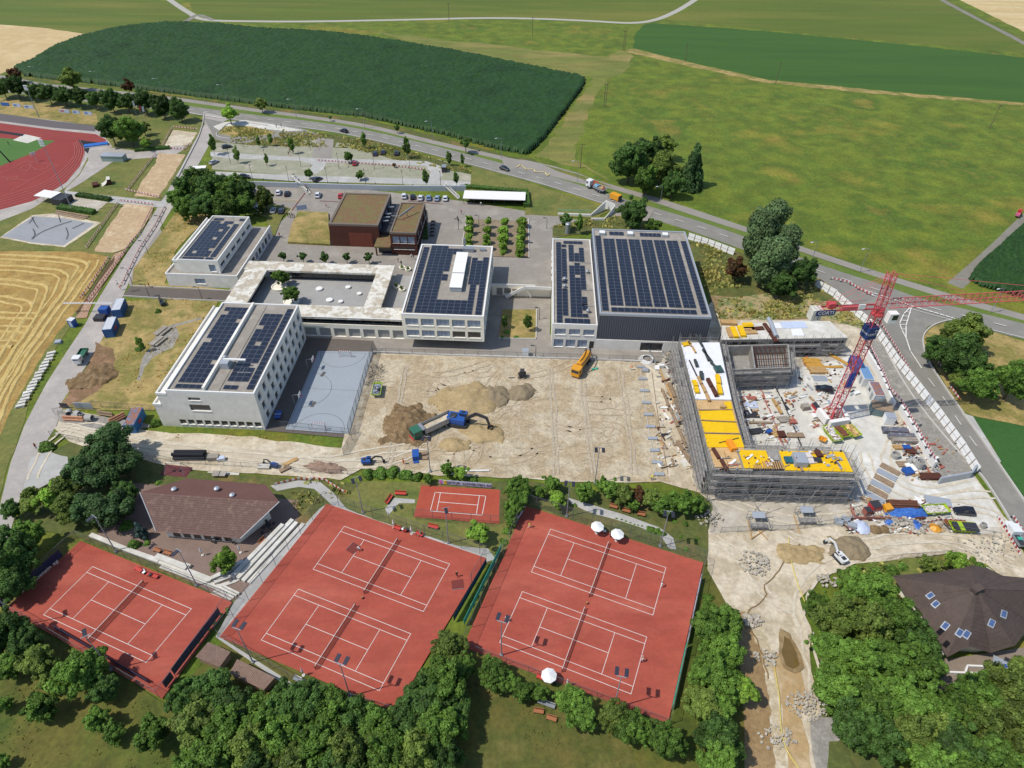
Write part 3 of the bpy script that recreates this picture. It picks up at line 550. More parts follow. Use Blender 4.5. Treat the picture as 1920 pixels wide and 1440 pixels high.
class Bld:
    """A building of the school on its own grid; origin at the front left corner."""
    def __init__(s,name,label,cat,a,b):
        s.a,s.b=a,b;s.root=thing(name,label,cat,Sw(a,b,0),-S2);s.np=0
    def part(s,name,mb,m=None,parent=None,kind=None,smooth=False):
        o=mb.build(name,parent or s.root,m,smooth);
        if kind:o['kind']=kind
        return o
    def panels(s,z,x0,y0,nx,ny,dx,dy,skip=(),w=None,d=None):
        for j in range(ny):
            for i in range(nx):
                if (i,j) in skip:continue
                me=panel_mesh(w or dx-.04,d or dy-.06)
                c=(x0+(i+.5)*dx,y0+(j+.5)*dy,z)
                if s.np < 300:
                    o=link('solar_panel',me,s.root,c,0);s.np += 1
                else:
                    if not hasattr(s,'extra'):s.extra=[]
                    s.extra.append((c,w or dx-.06,d or dy-.1))
    def finish(s):
        if hasattr(s,'extra'):
            mb=MB()
            for c,w,d in s.extra:
                mb.mat(m_solf).box((c[0],c[1],c[2]+.09),(w,d,.05));mb.mat(m_sol)
                t=.045;mb.quad(*[(c[0]+i*(w/2-t),c[1]+j*(d/2-t),c[2]+.121) for i,j in ((-1,-1),(1,-1),(1,1),(-1,1))])
            s.part('solar_array',mb,kind='stuff')
    def roof(s,x0,x1,y0,y1,z,par=.35,pw=.35,m=None,pm=None,th=.4):
        mb=Bm(m or m_rgrav);mb.quad((x0+pw,y0+pw,z-.05),(x1-pw,y0+pw,z-.05),(x1-pw,y1-pw,z-.05),(x0+pw,y1-pw,z-.05));s.part('roof',mb)
        mb=Bm(pm or m_white)
        mb.lo(x0,x1,y0,y0+pw,z-th,z+par);mb.lo(x0,x1,y1-pw,y1,z-th,z+par)
        mb.lo(x0,x0+pw,y0+pw,y1-pw,z-th,z+par);mb.lo(x1-pw,x1,y0+pw,y1-pw,z-th,z+par);s.part('parapet',mb)
    def facade(s,p0,p1,z0,z1,ops,m,depth=.35,name='wall'):
        """wall from p0 to p1 (outside on the right-hand side) with recessed openings (s0, s1, za, zb, style)"""
        p0,p1=Vc((*p0,0)),Vc((*p1,0));L=(p1-p0).length;d=(p1-p0)/L;n=Vc((d.y,-d.x,0))
        xs=sorted({0.0,L,*[o[0] for o in ops],*[o[1] for o in ops]});zs=sorted({z0,z1,*[o[2] for o in ops],*[o[3] for o in ops]})
        mb=Bm(m);W=lambda u,z,k=0:p0+d*u-n*k+Vc((0,0,z))
        for i in range(len(xs)-1):
            for j in range(len(zs)-1):
                cx,cz=(xs[i]+xs[i+1])/2,(zs[j]+zs[j+1])/2
                if any(o[0] < cx < o[1] and o[2] < cz < o[3] for o in ops):continue
                mb.quad(W(xs[i],zs[j]),W(xs[i+1],zs[j]),W(xs[i+1],zs[j+1]),W(xs[i],zs[j+1]))
        for a,b,c,e,st in ops:
            mb.quad(W(a,c),W(b,c),W(b,c,depth),W(a,c,depth));mb.quad(W(a,e,depth),W(b,e,depth),W(b,e),W(a,e))
            mb.quad(W(a,c),W(a,c,depth),W(a,e,depth),W(a,e));mb.quad(W(b,c,depth),W(b,c),W(b,e),W(b,e,depth))
        s.part(name,mb)
        ang=math.atan2(d.y,d.x)
        for a,b,c,e,st in ops:
            w,h=round(b-a,2),round(e-c,2);k=(w,h,st)
            if k not in PCACHE:
                f=Bm(m_frame);t=.07;q=MB()
                f.box((0,0,t/2),(w,.06,t));f.box((0,0,h-t/2),(w,.06,t));f.box((-w/2+t/2,0,h/2),(t,.06,h-2*t));f.box((w/2-t/2,0,h/2),(t,.06,h-2*t))
                nm=max(1,round(w/1.3));
                if st != 'door':
                    for i in range(1,nm):f.box((-w/2+w*i/nm,0,h/2),(t,.06,h-2*t))
                f.mat(m_white);f.box((0,-depth/2-.06,-.03),(w,depth+.1,.05))
                q.mat(m_blind if st == 'blind' else m_glass);q.quad((-w/2+t,-.0,t),(w/2-t,-.0,t),(w/2-t,-.0,h-t),(-w/2+t,-.0,h-t))
                if st == 'half':q.mat(m_blind);q.quad((-w/2+t,-.02,h*.45),(w/2-t,-.02,h*.45),(w/2-t,-.02,h-t),(-w/2+t,-.02,h-t))
                PCACHE[k]=(f.mesh('window'),q.mesh('pane'))
            pos=W((a+b)/2,c,depth-.03)
            o=link('door' if st == 'door' else 'window',PCACHE[k][0],s.root,pos,ang);link('pane',PCACHE[k][1],o)
def rows(L,n,w,z0,h,style,m0=None,m1=None,gap=None):
    """n openings of width w spread over a length L"""
    m0=m0 if m0 is not None else (L-n*w)/(n+1)*.8;m1=m1 if m1 is not None else m0
    st=(L-m0-m1-n*w)/max(1,n-1) if n > 1 else 0;out=[]
    for i in range(n):
        x=m0+i*(w+st);out.append((x,x+w,z0,z0+h,style[i % len(style)] if isinstance(style,(list,tuple)) else style))
    return out
# ------------------------------------------------------------------ front left school wing (A)
b=Bld('school_wing','three-storey white concrete school wing with solar roof beside the grey handball court','building',-82.0,110.8)
W_,D_,Z_=20.3,35.3,11.1
fo=[(9.0,14.6,7.9,8.9,'glass'),(5.6,13.4,4.3,6.4,'glass')]
fo += rows(20.3,9,1.5,1.0,1.5,'glass',.5,.8)
fo=[o for o in fo]
b.facade((0,0),(W_,0),0,Z_-.4,[(4.6,7.4,8.6,9.5,'glass'),(4.2,9.0,5.4,7.3,'glass')]+rows(W_,10,1.55,.9,1.5,'glass',.4,.6),m_conc)
b.facade((W_,0),(W_,D_),0,Z_-.4,rows(D_,10,1.7,8.0,2.0,['half','glass','glass'],1.2,1.2)+rows(D_,10,1.7,4.5,2.0,['glass','half','glass','glass'],2.0,1.2)+rows(D_,10,1.7,.9,2.1,'glass',2.6,1.0),m_conc)
b.facade((W_,D_),(0,D_),0,Z_-.4,rows(W_,5,2,8,2,'blind')+rows(W_,5,2,4.5,2,'glass'),m_conc)
b.facade((0,D_),(0,0),0,Z_-.4,rows(D_,9,2,8,1.8,'glass')+rows(D_,9,2,4.5,2,'glass'),m_conc)
b.roof(0,W_,0,D_,Z_)
lb=Bm(m_conc);lb.lo(-2.3,-.02,.02,D_-.4,0,10.0);lb.lo(-4.1,-2.32,.04,12,0,6.6);b.part('side_terrace',lb)
lb=Bm(m_white);lb.lo(-2.5,-.02,-.05,.3,9.9,10.5);lb.lo(-2.5,-2.2,.3,D_-.4,9.9,10.5);lb.lo(-4.3,-2.32,-.03,.3,6.5,7.1);lb.lo(-4.3,-4.0,.3,12,6.5,7.1);b.part('terrace_coping',lb)
ch=Bm(m_conc);ch.lo(8.3,8.9,.6,D_-.6,Z_,Z_+1.0);ch.mat(m_rgrav).lo(8.9,12.0,.6,D_-.6,Z_-.04,Z_+.08);b.part('roof_upstand',ch)
un=Bm(m_grey).box((10.6,9.5,Z_+.9),(2.0,2.4,1.7));un.mat(m_white).box((12.8,9.8,Z_+1.9),(5.2,.5,.35));un.mat(m_steel).lathe((10.4,10.4,Z_+1.75),[(.5,0),(.5,.6),(.1,.9)],8);b.part('ventilation_unit',un)
an=Bm(m_steel).tube((16.2,6,Z_),(16.2,6,Z_+2.2),.06).tube((14.6,6,Z_+1.3),(17.8,6,Z_+1.3),.05).tube((16.2,5,Z_+1.8),(16.2,7,Z_+1.8),.05);b.part('aerial',an)
random.seed(3)
b.panels(Z_+.02,1.6,1.2,4,1,1.55,1.4)
b.panels(Z_+.02,1.6,3.2,4,18,1.55,1.68,skip={(3,4),(0,9),(3,14),(0,16)})
b.panels(Z_+.02,12.6,4.2,3,16,1.6,1.68,skip={(2,3),(1,8),(0,12)})
b.panels(Z_+.02,12.6,1.4,2,1,1.6,1.4)
b.panels(Z_+.02,17.9,1.6,1,19,1.6,1.68)
b.finish()
# ------------------------------------------------------------------ upper left school wing (B)
b=Bld('school_wing','smaller white concrete school wing with solar roof and low side roof on the dry lawn','building',-106.0,171.6)
W_,D_=12.2,28.0
b.facade((0,0),(W_,0),3.9,7.8,[(9.0,11.0,4.6,7.0,'blind')],m_conc)
b.facade((W_,0),(W_,D_),4.2,7.8,rows(D_,6,3.2,5.6,1.0,'glass',1,1),m_conc)
b.facade((W_,D_),(0,D_),0,7.8,[],m_conc);b.facade((0,D_),(0,0),3.9,7.8,rows(D_,5,2.4,5,1.6,'glass'),m_conc)
b.facade((-4.2,-1.6),(17.6,-1.6),0,3.9,[(8.4,11.6,1.2,3.0,'blind')],m_conc)
b.facade((17.6,-1.6),(17.6,30),0,3.9,rows(31.6,9,2.1,.8,2.2,['blind','glass'],3,2),m_conc)
b.facade((17.6,30),(-4.2,30),0,3.9,[],m_conc);b.facade((-4.2,30),(-4.2,-1.6),0,3.9,[],m_conc)
b.roof(0,W_,0,D_,8.2,.3,.3)
rf=Bm(m_rgrav);rf.quad((W_,-1.3,4.0),(17.3,-1.3,4.0),(17.3,29.7,4.0),(W_,29.7,4.0));rf.quad((-3.9,-1.3,4.0),(W_,-1.3,4.0),(W_,0,4.0),(-3.9,0,4.0));rf.quad((-3.9,0,4.0),(0,0,4.0),(0,29.7,4.0),(-3.9,29.7,4.0));b.part('low_roof',rf)
cp=Bm(m_white);cp.lo(-4.2,17.6,-1.62,-1.3,3.8,4.5);cp.lo(17.3,17.62,-1.3,30,3.8,4.5);cp.lo(-4.22,-3.9,-1.3,6,3.8,4.5);b.part('coping',cp)
lb=Bm(m_conc);lb.lo(-2.0,-.02,1,D_,0,7.2);lb.mat(m_white);lb.lo(-2.2,-.04,.9,1.2,7.1,7.7);lb.lo(-2.2,-1.9,1.2,D_,7.1,7.7);b.part('side_terrace',lb)
b.panels(8.22,1.0,2.4,5,13,1.45,1.72,skip={(3,9),(3,6),(4,2),(1,1),(2,12),(4,11)})
b.panels(8.22,8.9,2.4,1,12,1.6,1.72)
b.panels(8.22,1.0,.7,4,1,1.6,1.3);b.panels(8.22,8.0,.7,1,1,2.2,1.3);b.panels(8.22,1.2,25.2,2,1,1.6,1.5);b.panels(8.22,9.6,25.2,1,1,1.6,1.5)
an=Bm(m_steel).tube((8,25.5,8.2),(8,25.5,10.2),.05).tube((6.8,25.5,9.3),(9.2,25.5,9.3),.05);b.part('aerial',an)
b.finish()
# ------------------------------------------------------------------ middle block on its recessed base (M)
b=Bld('classroom_block','white cantilevered classroom block with ten front windows and long skylight on its solar roof','building',-34.1,143.6)
W_,D_,ZB,Z_=21.5,36.5,3.3,11.2
fr=rows(W_,5,3.4,7.9,2.2,'blind',.9,.9)+[(x0,x1,4.4,6.4,s) for (x0,x1,_,_,_),s in zip(rows(W_,5,3.4,0,1,'x',.9,.9),['blind','blind','blind','glass','glass'])]
b.facade((0,0),(W_,0),ZB,Z_-.4,fr,m_cream)
sd_=rows(D_,9,3.2,7.9,2.2,['blind','glass','blind'],.9,.9)+rows(D_,9,3.2,4.4,2.0,['glass','blind'],.9,.9)
b.facade((W_,0),(W_,D_),ZB,Z_-.4,sd_,m_cream);b.facade((W_,D_),(0,D_),ZB,Z_-.4,[],m_cream);b.facade((0,D_),(0,0),ZB,Z_-.4,sd_,m_cream)
bs=Bm(m_conc);bs.quad((0,0,ZB),(0,D_,ZB),(W_,D_,ZB),(W_,0,ZB));b.part('soffit',bs)
bs=Bm(m_conc);bs.lo(1.0,W_-3.0,5.0,D_-1,0,ZB);bs.mat(m_glass).lo(2,W_-4,4.9,5.0,.3,2.9);b.part('recessed_base',bs)
b.roof(0,W_,0,D_,Z_,.3,.4)
sk=MB()
for y0,y1,h in ((11.5,18.6,1.4),(19.0,24.6,1.5),(25.0,30.2,1.4)):
    sk.mat(m_grey).lo(11.4,14.6,y0,y1,Z_,Z_+h);sk.mat(m_white).lo(11.3,14.7,y0-.1,y1+.1,Z_+h,Z_+h+.12)
sk.mat(m_glass).lo(11.5,14.5,18.62,18.98,Z_+.4,Z_+1.1).lo(11.5,14.5,24.62,24.98,Z_+.4,Z_+1.1);b.part('skylight',sk)
un=Bm(m_steel).box((14.3,33.6,Z_+.6),(3.4,1.6,1.2)).tube((13.2,35.0,Z_),(13.2,35.0,Z_+3.4),.3,8).box((18.6,34.2,Z_+.3),(1.8,.9,.6));b.part('ventilation_unit',un)
pw,pd=1.65,1.55
b.panels(Z_+.02,.9,1.0,1,21,1.7,1.62)
b.panels(Z_+.02,3.2,1.0,8,4,1.68,1.6)
b.panels(Z_+.02,3.2,7.4,3,5,1.68,1.6);b.panels(Z_+.02,3.2,15.4,4,9,1.68,1.6,skip={(3,0),(3,3)});b.panels(Z_+.02,3.2,29.8,6,3,1.68,1.6,skip={(4,0),(5,0)});b.panels(Z_+.02,3.2,34.6,3,1,1.68,1.4)
b.panels(Z_+.02,16.6,1.0,1,9,1.68,1.6);b.panels(Z_+.02,15.9,15.4,2,9,1.6,1.6,skip={(1,8)})
b.panels(Z_+.02,19.1,1.0,1,18,1.7,1.62)
b.finish()
# ------------------------------------------------------------------ sports hall (H)
b=Bld('sports_hall','large grey ribbed sports hall with its whole roof covered in solar panels','building',17.5,146.3)
W_,D_,Z_=28.9,46.0,11.6
def ribbed(p0,p1,z0,z1,pitch=.6,dep=.12):
    p0,p1=Vc((*p0,0)),Vc((*p1,0));L=(p1-p0).length;d=(p1-p0)/L;n=Vc((d.y,-d.x,0));mb=Bm(m_clad)
    k=int(L/pitch);pts=[]
    for i in range(k):
        u=L*i/k;pts += [p0+d*u,p0+d*(u+pitch*.45)-n*0,p0+d*(u+pitch*.5)-n*dep,p0+d*(u+pitch*.93)-n*dep]
    pts.append(p1)
    for a_,b_ in zip(pts,pts[1:]):mb.quad((a_.x,a_.y,z0),(b_.x,b_.y,z0),(b_.x,b_.y,z1),(a_.x,a_.y,z1))
    return mb
for p0,p1 in (((0,0),(W_,0)),((W_,0),(W_,D_)),((W_,D_),(0,D_)),((0,D_),(0,0))):b.part('ribbed_wall',ribbed(p0,p1,3.6,11.2))
cb=Bm(m_conc)
b.facade((-.2,-.15),(32.5,-.15),0,3.5,[(12.0,18.0,.2,3.0,'door')],m_conc,name='concrete_base')
cb.lo(-.2,W_+.3,.4,D_+.2,0,3.45);cb.quad((-.2,-.15,3.5),(32.5,-.15,3.5),(32.5,.5,3.5),(-.2,.5,3.5));b.part('plinth',cb)
b.roof(0,W_,0,D_,Z_,.3,.45,pm=m_grey)
for g_ in range(6):b.panels(Z_+.02,3.1+g_*3.84,4.2,2,22,1.7,1.64)
b.panels(Z_+.02,.75,1.6,1,24,1.75,1.68);b.panels(Z_+.02,26.6,1.6,1,23,1.7,1.68)
b.panels(Z_+.02,3.1,1.3,13,1,1.72,2.0)
b.panels(Z_+.02,5.2,42.6,3,1,1.5,2.2);b.panels(Z_+.02,14.6,42.4,5,1,1.3,2.2)
for x in (3.0,11.6,22.3):
    sk=Bm(m_grey).box((x,43.3,Z_+.35),(1.9,1.9,.7));sk.mat(m_white).box((x,43.3,Z_+.75),(1.6,1.6,.1));b.part('roof_hatch',sk)
b.finish()
# annex left of the hall
b=Bld('hall_annex','lower white annex with solar roof along the left side of the sports hall','building',5.4,146.3)
W_,D_,Z_=12.08,46.0,7.8
b.facade((0,0),(11.9,0),0,7.4,rows(11.9,3,2.9,4.6,1.9,'blind',.7,.7)+rows(9.9,3,2.6,.5,2.5,'blind',.6,.3)+[(10.2,11.5,.1,2.7,'door')],m_conc)
b.facade((11.9,D_),(0,D_),0,7.4,[],m_conc);b.facade((0,D_),(0,0),0,7.4,rows(20,5,2.4,4.4,2,'glass'),m_conc)
b.roof(0,11.9,0,D_,Z_,.3,.3)
b.panels(Z_+.02,1.1,.8,1,26,1.55,1.66)
b.panels(Z_+.02,2.75,4.2,1,8,1.5,1.66);b.panels(Z_+.02,2.75,20.2,1,1,1.5,1.6);b.panels(Z_+.02,2.75,23.4,1,10,1.5,1.66);b.panels(Z_+.02,2.75,41,1,1,1.5,1.6)
b.panels(Z_+.02,4.9,3.6,2,17,1.6,1.66,skip={(0,16),(1,12)});b.panels(Z_+.02,8.1,3.6,1,4,1.5,1.66,skip={(0,1)});b.panels(Z_+.02,8.1,8.6,1,3,1.5,1.66);b.panels(Z_+.02,8.1,17.0,1,8,1.5,1.66);b.panels(Z_+.02,4.9,32.6,1,6,1.6,1.66);b.panels(Z_+.02,6.6,32.6,1,3,1.5,1.66);b.panels(Z_+.02,8.1,32.6,1,5,1.5,1.66);b.panels(Z_+.02,3.4,43.2,4,1,1.5,1.7)
b.panels(Z_+.02,3.2,.7,4,1,1.7,2.2)
un=Bm(m_steel)
for x,y in ((3.5,22),(3.4,18.2),(9.6,6.2),(10.2,26.4)):un.lathe((x,y,Z_),[(.45,0),(.45,.7),(.6,.75),(.3,1.1)],8)
un.tube((8.8,9,Z_+.2),(11.5,9.0,Z_+.2),.07).tube((8.6,17,Z_+.2),(11.5,17.0,Z_+.2),.07).tube((7.6,32,Z_+.2),(11.5,32.0,Z_+.2),.07)
b.part('roof_vents',un);b.finish()
# ------------------------------------------------------------------ courtyard building (ring)
b=Bld('courtyard_building','low cream building with stained concrete roof wrapped around a paved courtyard','building',-84.2,147.7)
def ringpart(x0,x1,y0,y1,z0,z1,m,name):b.part(name,Bm(m).lo(x0,x1,y0,y1,z0,z1))
X1,Y1=42.4,27.6
for nm,q in (('front_roof',(0,50.0,-.1,5.4)),('back_roof',(-1.8,X1,22.7,Y1)),('left_roof',(-1.2,5.2,5.42,22.68)),('right_roof',(37.7,X1,5.42,22.68))):
    ringpart(*q[:2],q[2],q[3],6.0,6.6,m_stain,nm)
ln=Bm(m_white)
for x0,x1,y in ((21.0,50.0,-.12),):ln.lo(x0,x1,y-.02,y+.2,6.55,6.68)
b.part('roof_edge',ln)
b.facade((21.3,0),(50,0),0,4.1,rows(28.7,7,3.2,.25,2.7,'glass',.6,.6),m_cream,.5)
gl=Bm(m_cream).lo(21.3,50,.02,.3,4.1,4.3);b.part('balustrade',gl)
gl=Bm(m_glass).lo(21.3,50,2.6,2.7,3.3,6.0).lo(5.2,37.6,24.0,24.1,3.2,6.0).lo(3.6,3.7,5,24,3.2,6.0).lo(39.2,39.3,5.2,24,3.2,6.0).lo(5.3,37.6,3.7,3.8,3.3,6);b.part('gallery_glazing',gl)
gl=Bm(m_frame)
for i in range(9):gl.lo(7+i*3.7,7.12+i*3.7,23.85,24.0,3.2,6.0)
for i in range(8):gl.lo(23+i*3.6,23.12+i*3.6,.8,.92,3.3,6.0)
for i in range(5):gl.lo(39.05,39.2,6+i*3.7,6.12+i*3.7,3.2,6.0)
b.part('columns',gl)
fl=Bm(mat('courtyard_paving',[C(168,166,160),C(158,156,151)],big=.2,fine=1.4,amt=.08));fl.lo(0,50.0,.32,Y1-.1,0,3.2);b.part('podium',fl)
b.finish()
for px,py,r in ((599,543,6.5),(653,540,5),(674,552,4.6),(618,564,6.4),(639,567,4.6)):
    p=G(px,py,3.2);R=r/PXM(px,py,3.2);mb=Bm(m_white).lathe(p,[(R*.9,0),(R,.15),(R,.45),(R*.96,.5),(R*.2,.55)],20)
    solo('round_bench',mb,f'round white concrete disc in the courtyard, {["leftmost and largest", "top middle", "rightmost", "bottom one with the wide top", "small bottom one right of the wide disc"][[599,653,674,618,639].index(px)]}','bench','round white discs in the courtyard')
b2=Bld('passage_terrace','paved passage terrace between the courtyard building and the classroom block','terrace',-41.7,153.2)
b2.part('paving',Bm(m_plaza).lo(0,7.5,0,27,0,3.1))
b=Bld('link_terrace','raised paved link terrace with white front wall between classroom block and annex','terrace',-12.5,170.9)
b.facade((0,0),(17.8,0),0,3.6,[(1.5,3.3,.3,2.8,'door'),(3.8,5.8,1.0,2.8,'blind'),(6.2,7.6,.4,2.6,'glass')],m_cream)
b.part('paving',Bm(m_plaza).lo(0,17.8,.02,16.5,0,3.5));b.part('parapet',Bm(m_white).lo(0,13.0,-.02,.25,3.6,4.1))
st=Bm(m_cream);st.prism([(10,-1.6),(17.8,-1.6),(17.8,-.05),(10,-.05)],3.4,3.7)
for i in range(10):st.lo(8.5-i*.5+.5,9.0-i*.5+.5,-1.6,-.05,3.2-i*.34,3.4-i*.34)
st.mat(m_white).bar((10,-1.6,4.2),(4.3,-1.6,.8),.2,.9).bar((10,-1.6,4.2),(17.8,-1.6,4.2),.2,.9);b.part('stair',st)
# ------------------------------------------------------------------ rust-red building
b=Bld('red_building','rust-red clad building with two brown green roofs behind the courtyard','building',-67.2,197.0)
b.facade((0,0),(16.3,0),0,7.6,[(14.2,15.6,.2,3.0,'door')],m_redwall);b.facade((16.3,0),(16.3,23),0,7.6,rows(23,4,4.6,3.6,3.2,'blind',1.5,1.5),m_dark)
b.facade((16.3,23),(0,23),0,7.6,[],m_redwall);b.facade((0,23),(0,0),0,7.6,[],m_redwall)
b.part('shutter',Bm(mat('rust_red_panel',[C(122,66,50)],fine=1,amt=.1)).lo(6.2,13.8,-.06,-.01,.2,5.2))
b.roof(0,16.3,0,23,8.0,.25,.8,m_green_roof,mat('grey_brown_coping',[C(122,110,98)],fine=2,amt=.12))
b.facade((20.8,-4.4),(29.2,-4.4),0,7.6,rows(8.4,3,2.3,4.4,2.4,'blind',.6,.6)+rows(8.4,3,2.2,2.2,.9,'glass',.8,.8),m_redwall)
b.facade((29.2,-4.4),(29.2,16.8),0,7.6,rows(21.2,6,2.7,3.9,2.6,['glass','blind'],.8,.8)+rows(21.2,6,2.7,.5,2.3,'glass',.8,.8),m_redwall)
b.facade((29.2,16.8),(20.8,16.8),0,7.6,[],m_redwall);b.facade((20.8,16.8),(20.8,-4.4),0,7.6,[],m_redwall)
b.roof(20.8,29.2,-4.4,16.8,8.0,.25,.5,m_green_roof,MATS['grey_brown_coping'])
b.part('link_roof',Bm(m_dark).lo(16.32,20.78,2,22,0,5.0))
b.part('entrance_canopy',Bm(m_green_roof).lo(15.5,20.7,-5.8,1.8,3.3,3.7));b.part('entrance',Bm(m_redwall).lo(15.8,16.2,-5.4,-5.0,0,3.3).mat(m_glass).lo(16.4,20.6,-3.6,-3.5,0,3.2))
b.part('roof_beam',Bm(m_steel).bar((22.6,4.5,9.3),(26.6,10.0,10.4),.25,.6).bar((22.6,4.5,9.3),(19.8,4.8,9.3),.2).mat(m_dark).bar((24.6,7.2,8.2),(24.6,7.2,9.8),.15))
pp=Bm(m_steel)
for y in (6,8.6,11,16):pp.tube((16.6,y,6.6),(18.4,y+.4,6.6),.3,8)
pp.mat(m_steel).tube((18.2,14,5),(18.2,14,10.5),.07);b.part('vent_pipes',pp);b.finish()
em=Bm(m_dry).prism([G(560,400),G(616,402),G(620,462),G(540,458),G(548,425)],0,.9)
solo('grass_mound',em,'low dry grass mound walled in concrete left of the rust-red building','lawn')
# bicycle shelter
o=thing('bike_shelter','long white-roofed open shelter at the right end of the parking row','shelter',G(870,384),-S2)
o2=Bm(m_white);L_=(G(983,384)-G(870,384)).length
o2.lo(-.3,L_+.3,-.5,6.2,2.6,2.8);o2.build('shelter_roof',o);pr=Bm(m_dark)
for i in range(7):
    for y in (0,5.8):pr.lo(i*L_/6-.06,i*L_/6+.06,y-.06,y+.06,0,2.6)
pr.lo(0,L_,5.9,6.0,0,2.5);pr.build('frame',o);bk=Bm(m_dark)
for i in range(26):
    x=.8+i*L_/27;bk.box((x,2.5+random.random()*.4,.5),(.1,1.6,.9),tilt=(0,.2));
bk.build('bicycles',o,kind='stuff')
# long retaining wall below the car park
wl=Bm(mat('pale_blue_concrete',[C(186,192,196),C(172,180,186)],big=.1,fine=.9,amt=.07));wall_line(wl,[G(392,348),G(480,350),G(600,354),G(740,358),G(874,358)],.5,0,2.1)
solo('retaining_wall',wl,'long pale blue-grey retaining wall between the two car parks','wall')
hg=Bm(m_kerb)
# ------------------------------------------------------------------ clubhouse with brown tiled roof
def roof_plane(mb,A,B_,C_,D__,n,lap=.07):
    """courses of tiles between eave A-B and ridge D-C, each lapping over the one below"""
    A,B_,C_,D__=map(Vector,(A,B_,C_,D__));nrm=(B_-A).cross(D__-A).normalized()
    if nrm.z < 0:nrm=-nrm
    for i in range(n):
        t0,t1=i/n,(i+1)/n;l0,r0=A.lerp(D__,t0),B_.lerp(C_,t0);l1,r1=A.lerp(D__,t1),B_.lerp(C_,t1)
        mb.quad(l0+nrm*lap,r0+nrm*lap,r1,l1);mb.quad(l0,r0,r0+nrm*lap,l0+nrm*lap)
    return mb
z_r,z_f,z_b=6.6,3.0,4.3
RL_,RR=G(255,921,5.0),G(530,941,5.0);RL_.z=5.0;RR.z=5.0
ra,rb=G(262,923,5.6),G(524,941,5.6)
FL_,FR=G(292,996,2.9),G(451,1010,2.9);BL_,BR=G(350,897,4.4),G(498,908,4.4)
ct=(FL_+FR+BL_+BR)/4;cl=thing('clubhouse','brown tiled clubhouse with a six-sided roof beside the lowest clay court','building',(ct.x,ct.y,0))
mb=Bm(m_tile);roof_plane(mb,FL_,FR,rb,ra,17);mb.build('tiled_roof',cl,world=True)
mb=Bm(m_roofsheet);mb.quad(ra,rb,BR,BL_);mb.mat(m_grey);mb.bar(ra+Vc((0,0,.06)),FL_+Vc((0,0,.08)),.12,.08).bar(rb+Vc((0,0,.06)),FR+Vc((0,0,.08)),.12,.08);mb.build('upper_roof',cl,world=True)
wl=Bm(m_cream);k=.13;pol=[FL_.lerp(ct,k),FR.lerp(ct,k),rb.lerp(ct,.2),BR.lerp(ct,k),BL_.lerp(ct,k),ra.lerp(ct,.2)]
wl.prism([(p.x,p.y) for p in pol],0,2.85,cap=False);wl.build('wall',cl,world=True)
gl=Bm(m_glass);f0,f1=FL_.lerp(ct,k),FR.lerp(ct,k);d=(f1-f0).normalized();n_=Vc((d.y,-d.x,0))
for i in range(6):
    a0=f0.lerp(f1,.1+i*.14);a1=f0.lerp(f1,.2+i*.14);q=[Vc((p.x,p.y,z))+n_*.04 for p,z in ((a0,.5),(a1,.5),(a1,2.3),(a0,2.3))];gl.quad(*q)
gl.build('windows',cl,world=True)
for px,py in ((327,919),(436,930),(407,918)):
    c_=G(px,py,5.3);Bm(m_grey).lathe((c_.x,c_.y,4.9),[(.3,0),(.3,.6),(.55,.7),(.55,.9),(.1,1.15)],8).build('roof_vent',cl,world=True)
# octagonal roof bottom right
ring_=[(1674,1080,3.6),(1700,1120,2.6),(1722,1142,3.8),(1776,1232,2.6),(1815,1211,4.2),(1857,1224,2.4),(1903,1210,3.8),(1935,1170,2.4),(1990,1110,3.8),(1935,1085,2.6),(1880,1080,4.0),(1852,1066,2.8),(1822,1060,4.2),(1765,1072,2.8)]
R3=[G(x,y,z) for x,y,z in ring_];ap=G(1832,1104,11.5);ct=Vc((ap.x,ap.y,0));oc=thing('pavilion','dark brown many-sided pavilion with a pointed tiled roof at the right edge','building',ct)
wl=Bm(m_cream);wl.prism([(ct.x+(p.x-ct.x)*.8,ct.y+(p.y-ct.y)*.8) for p in R3],0,3.0,cap=False);wl.build('wall',oc,world=True)
wl=Bm(m_glass)
for i in (3,4,5):
    a_,b_=R3[i],R3[i+1];q0=ct+(a_-ct)*.79;q1=ct+(b_-ct)*.79;wl.quad((q0.x,q0.y,.4),(q1.x,q1.y,.4),(q1.x,q1.y,2.8),(q0.x,q0.y,2.8))
wl.build('glazing',oc,world=True)
for i in range(len(R3)):
    a_,b_=R3[i],R3[(i+1) % len(R3)];mb=Bm(m_tile2);apx=ap.copy()
    roof_plane(mb,a_,b_,apx+(b_-apx)*.02,apx+(a_-apx)*.02,14,.06)
    mb.bar(a_+Vc((0,0,.05)),apx,.14,.12);mb.build('roof_facet',oc,world=True)
Bm(m_tile2).box((ap.x,ap.y,ap.z+.1),(1.9,1.2,.6),.4).build('ridge_cap',oc,world=True)
for px,py,z in ((1743,1118,6.0),(1753,1134,5.8),(1771,1175,4.7),(1798,1188,4.4),(1811,1191,4.3),(1858,1170,5.2),(1881,1153,5.2)):
    c_=None;o_=Vc((0,0,CAM_H));dr=G(px,py)-o_
    for i in range(len(R3)):
        h_=intersect_ray_tri(R3[i],R3[(i+1) % len(R3)],ap,dr,o_,False)
        if h_ and (c_ is None or h_.z > c_.z):c_=h_+Vc((0,0,.12))
    if c_ is None:continue
    d=c_-ap;a2=math.atan2(d.y,d.x)-PI/2;sk=Bm(m_steel).box(c_+Vc((0,0,.05)),(.8,1.15,.14),a2,(-.42,0));sk.mat(mat('skylight_glass',[C(70,92,132)],rough=.15,spec=.6)).box(c_+Vc((0,0,.15)),(.56,.9,.06),a2,(-.42,0));sk.build('roof_window',oc,world=True)
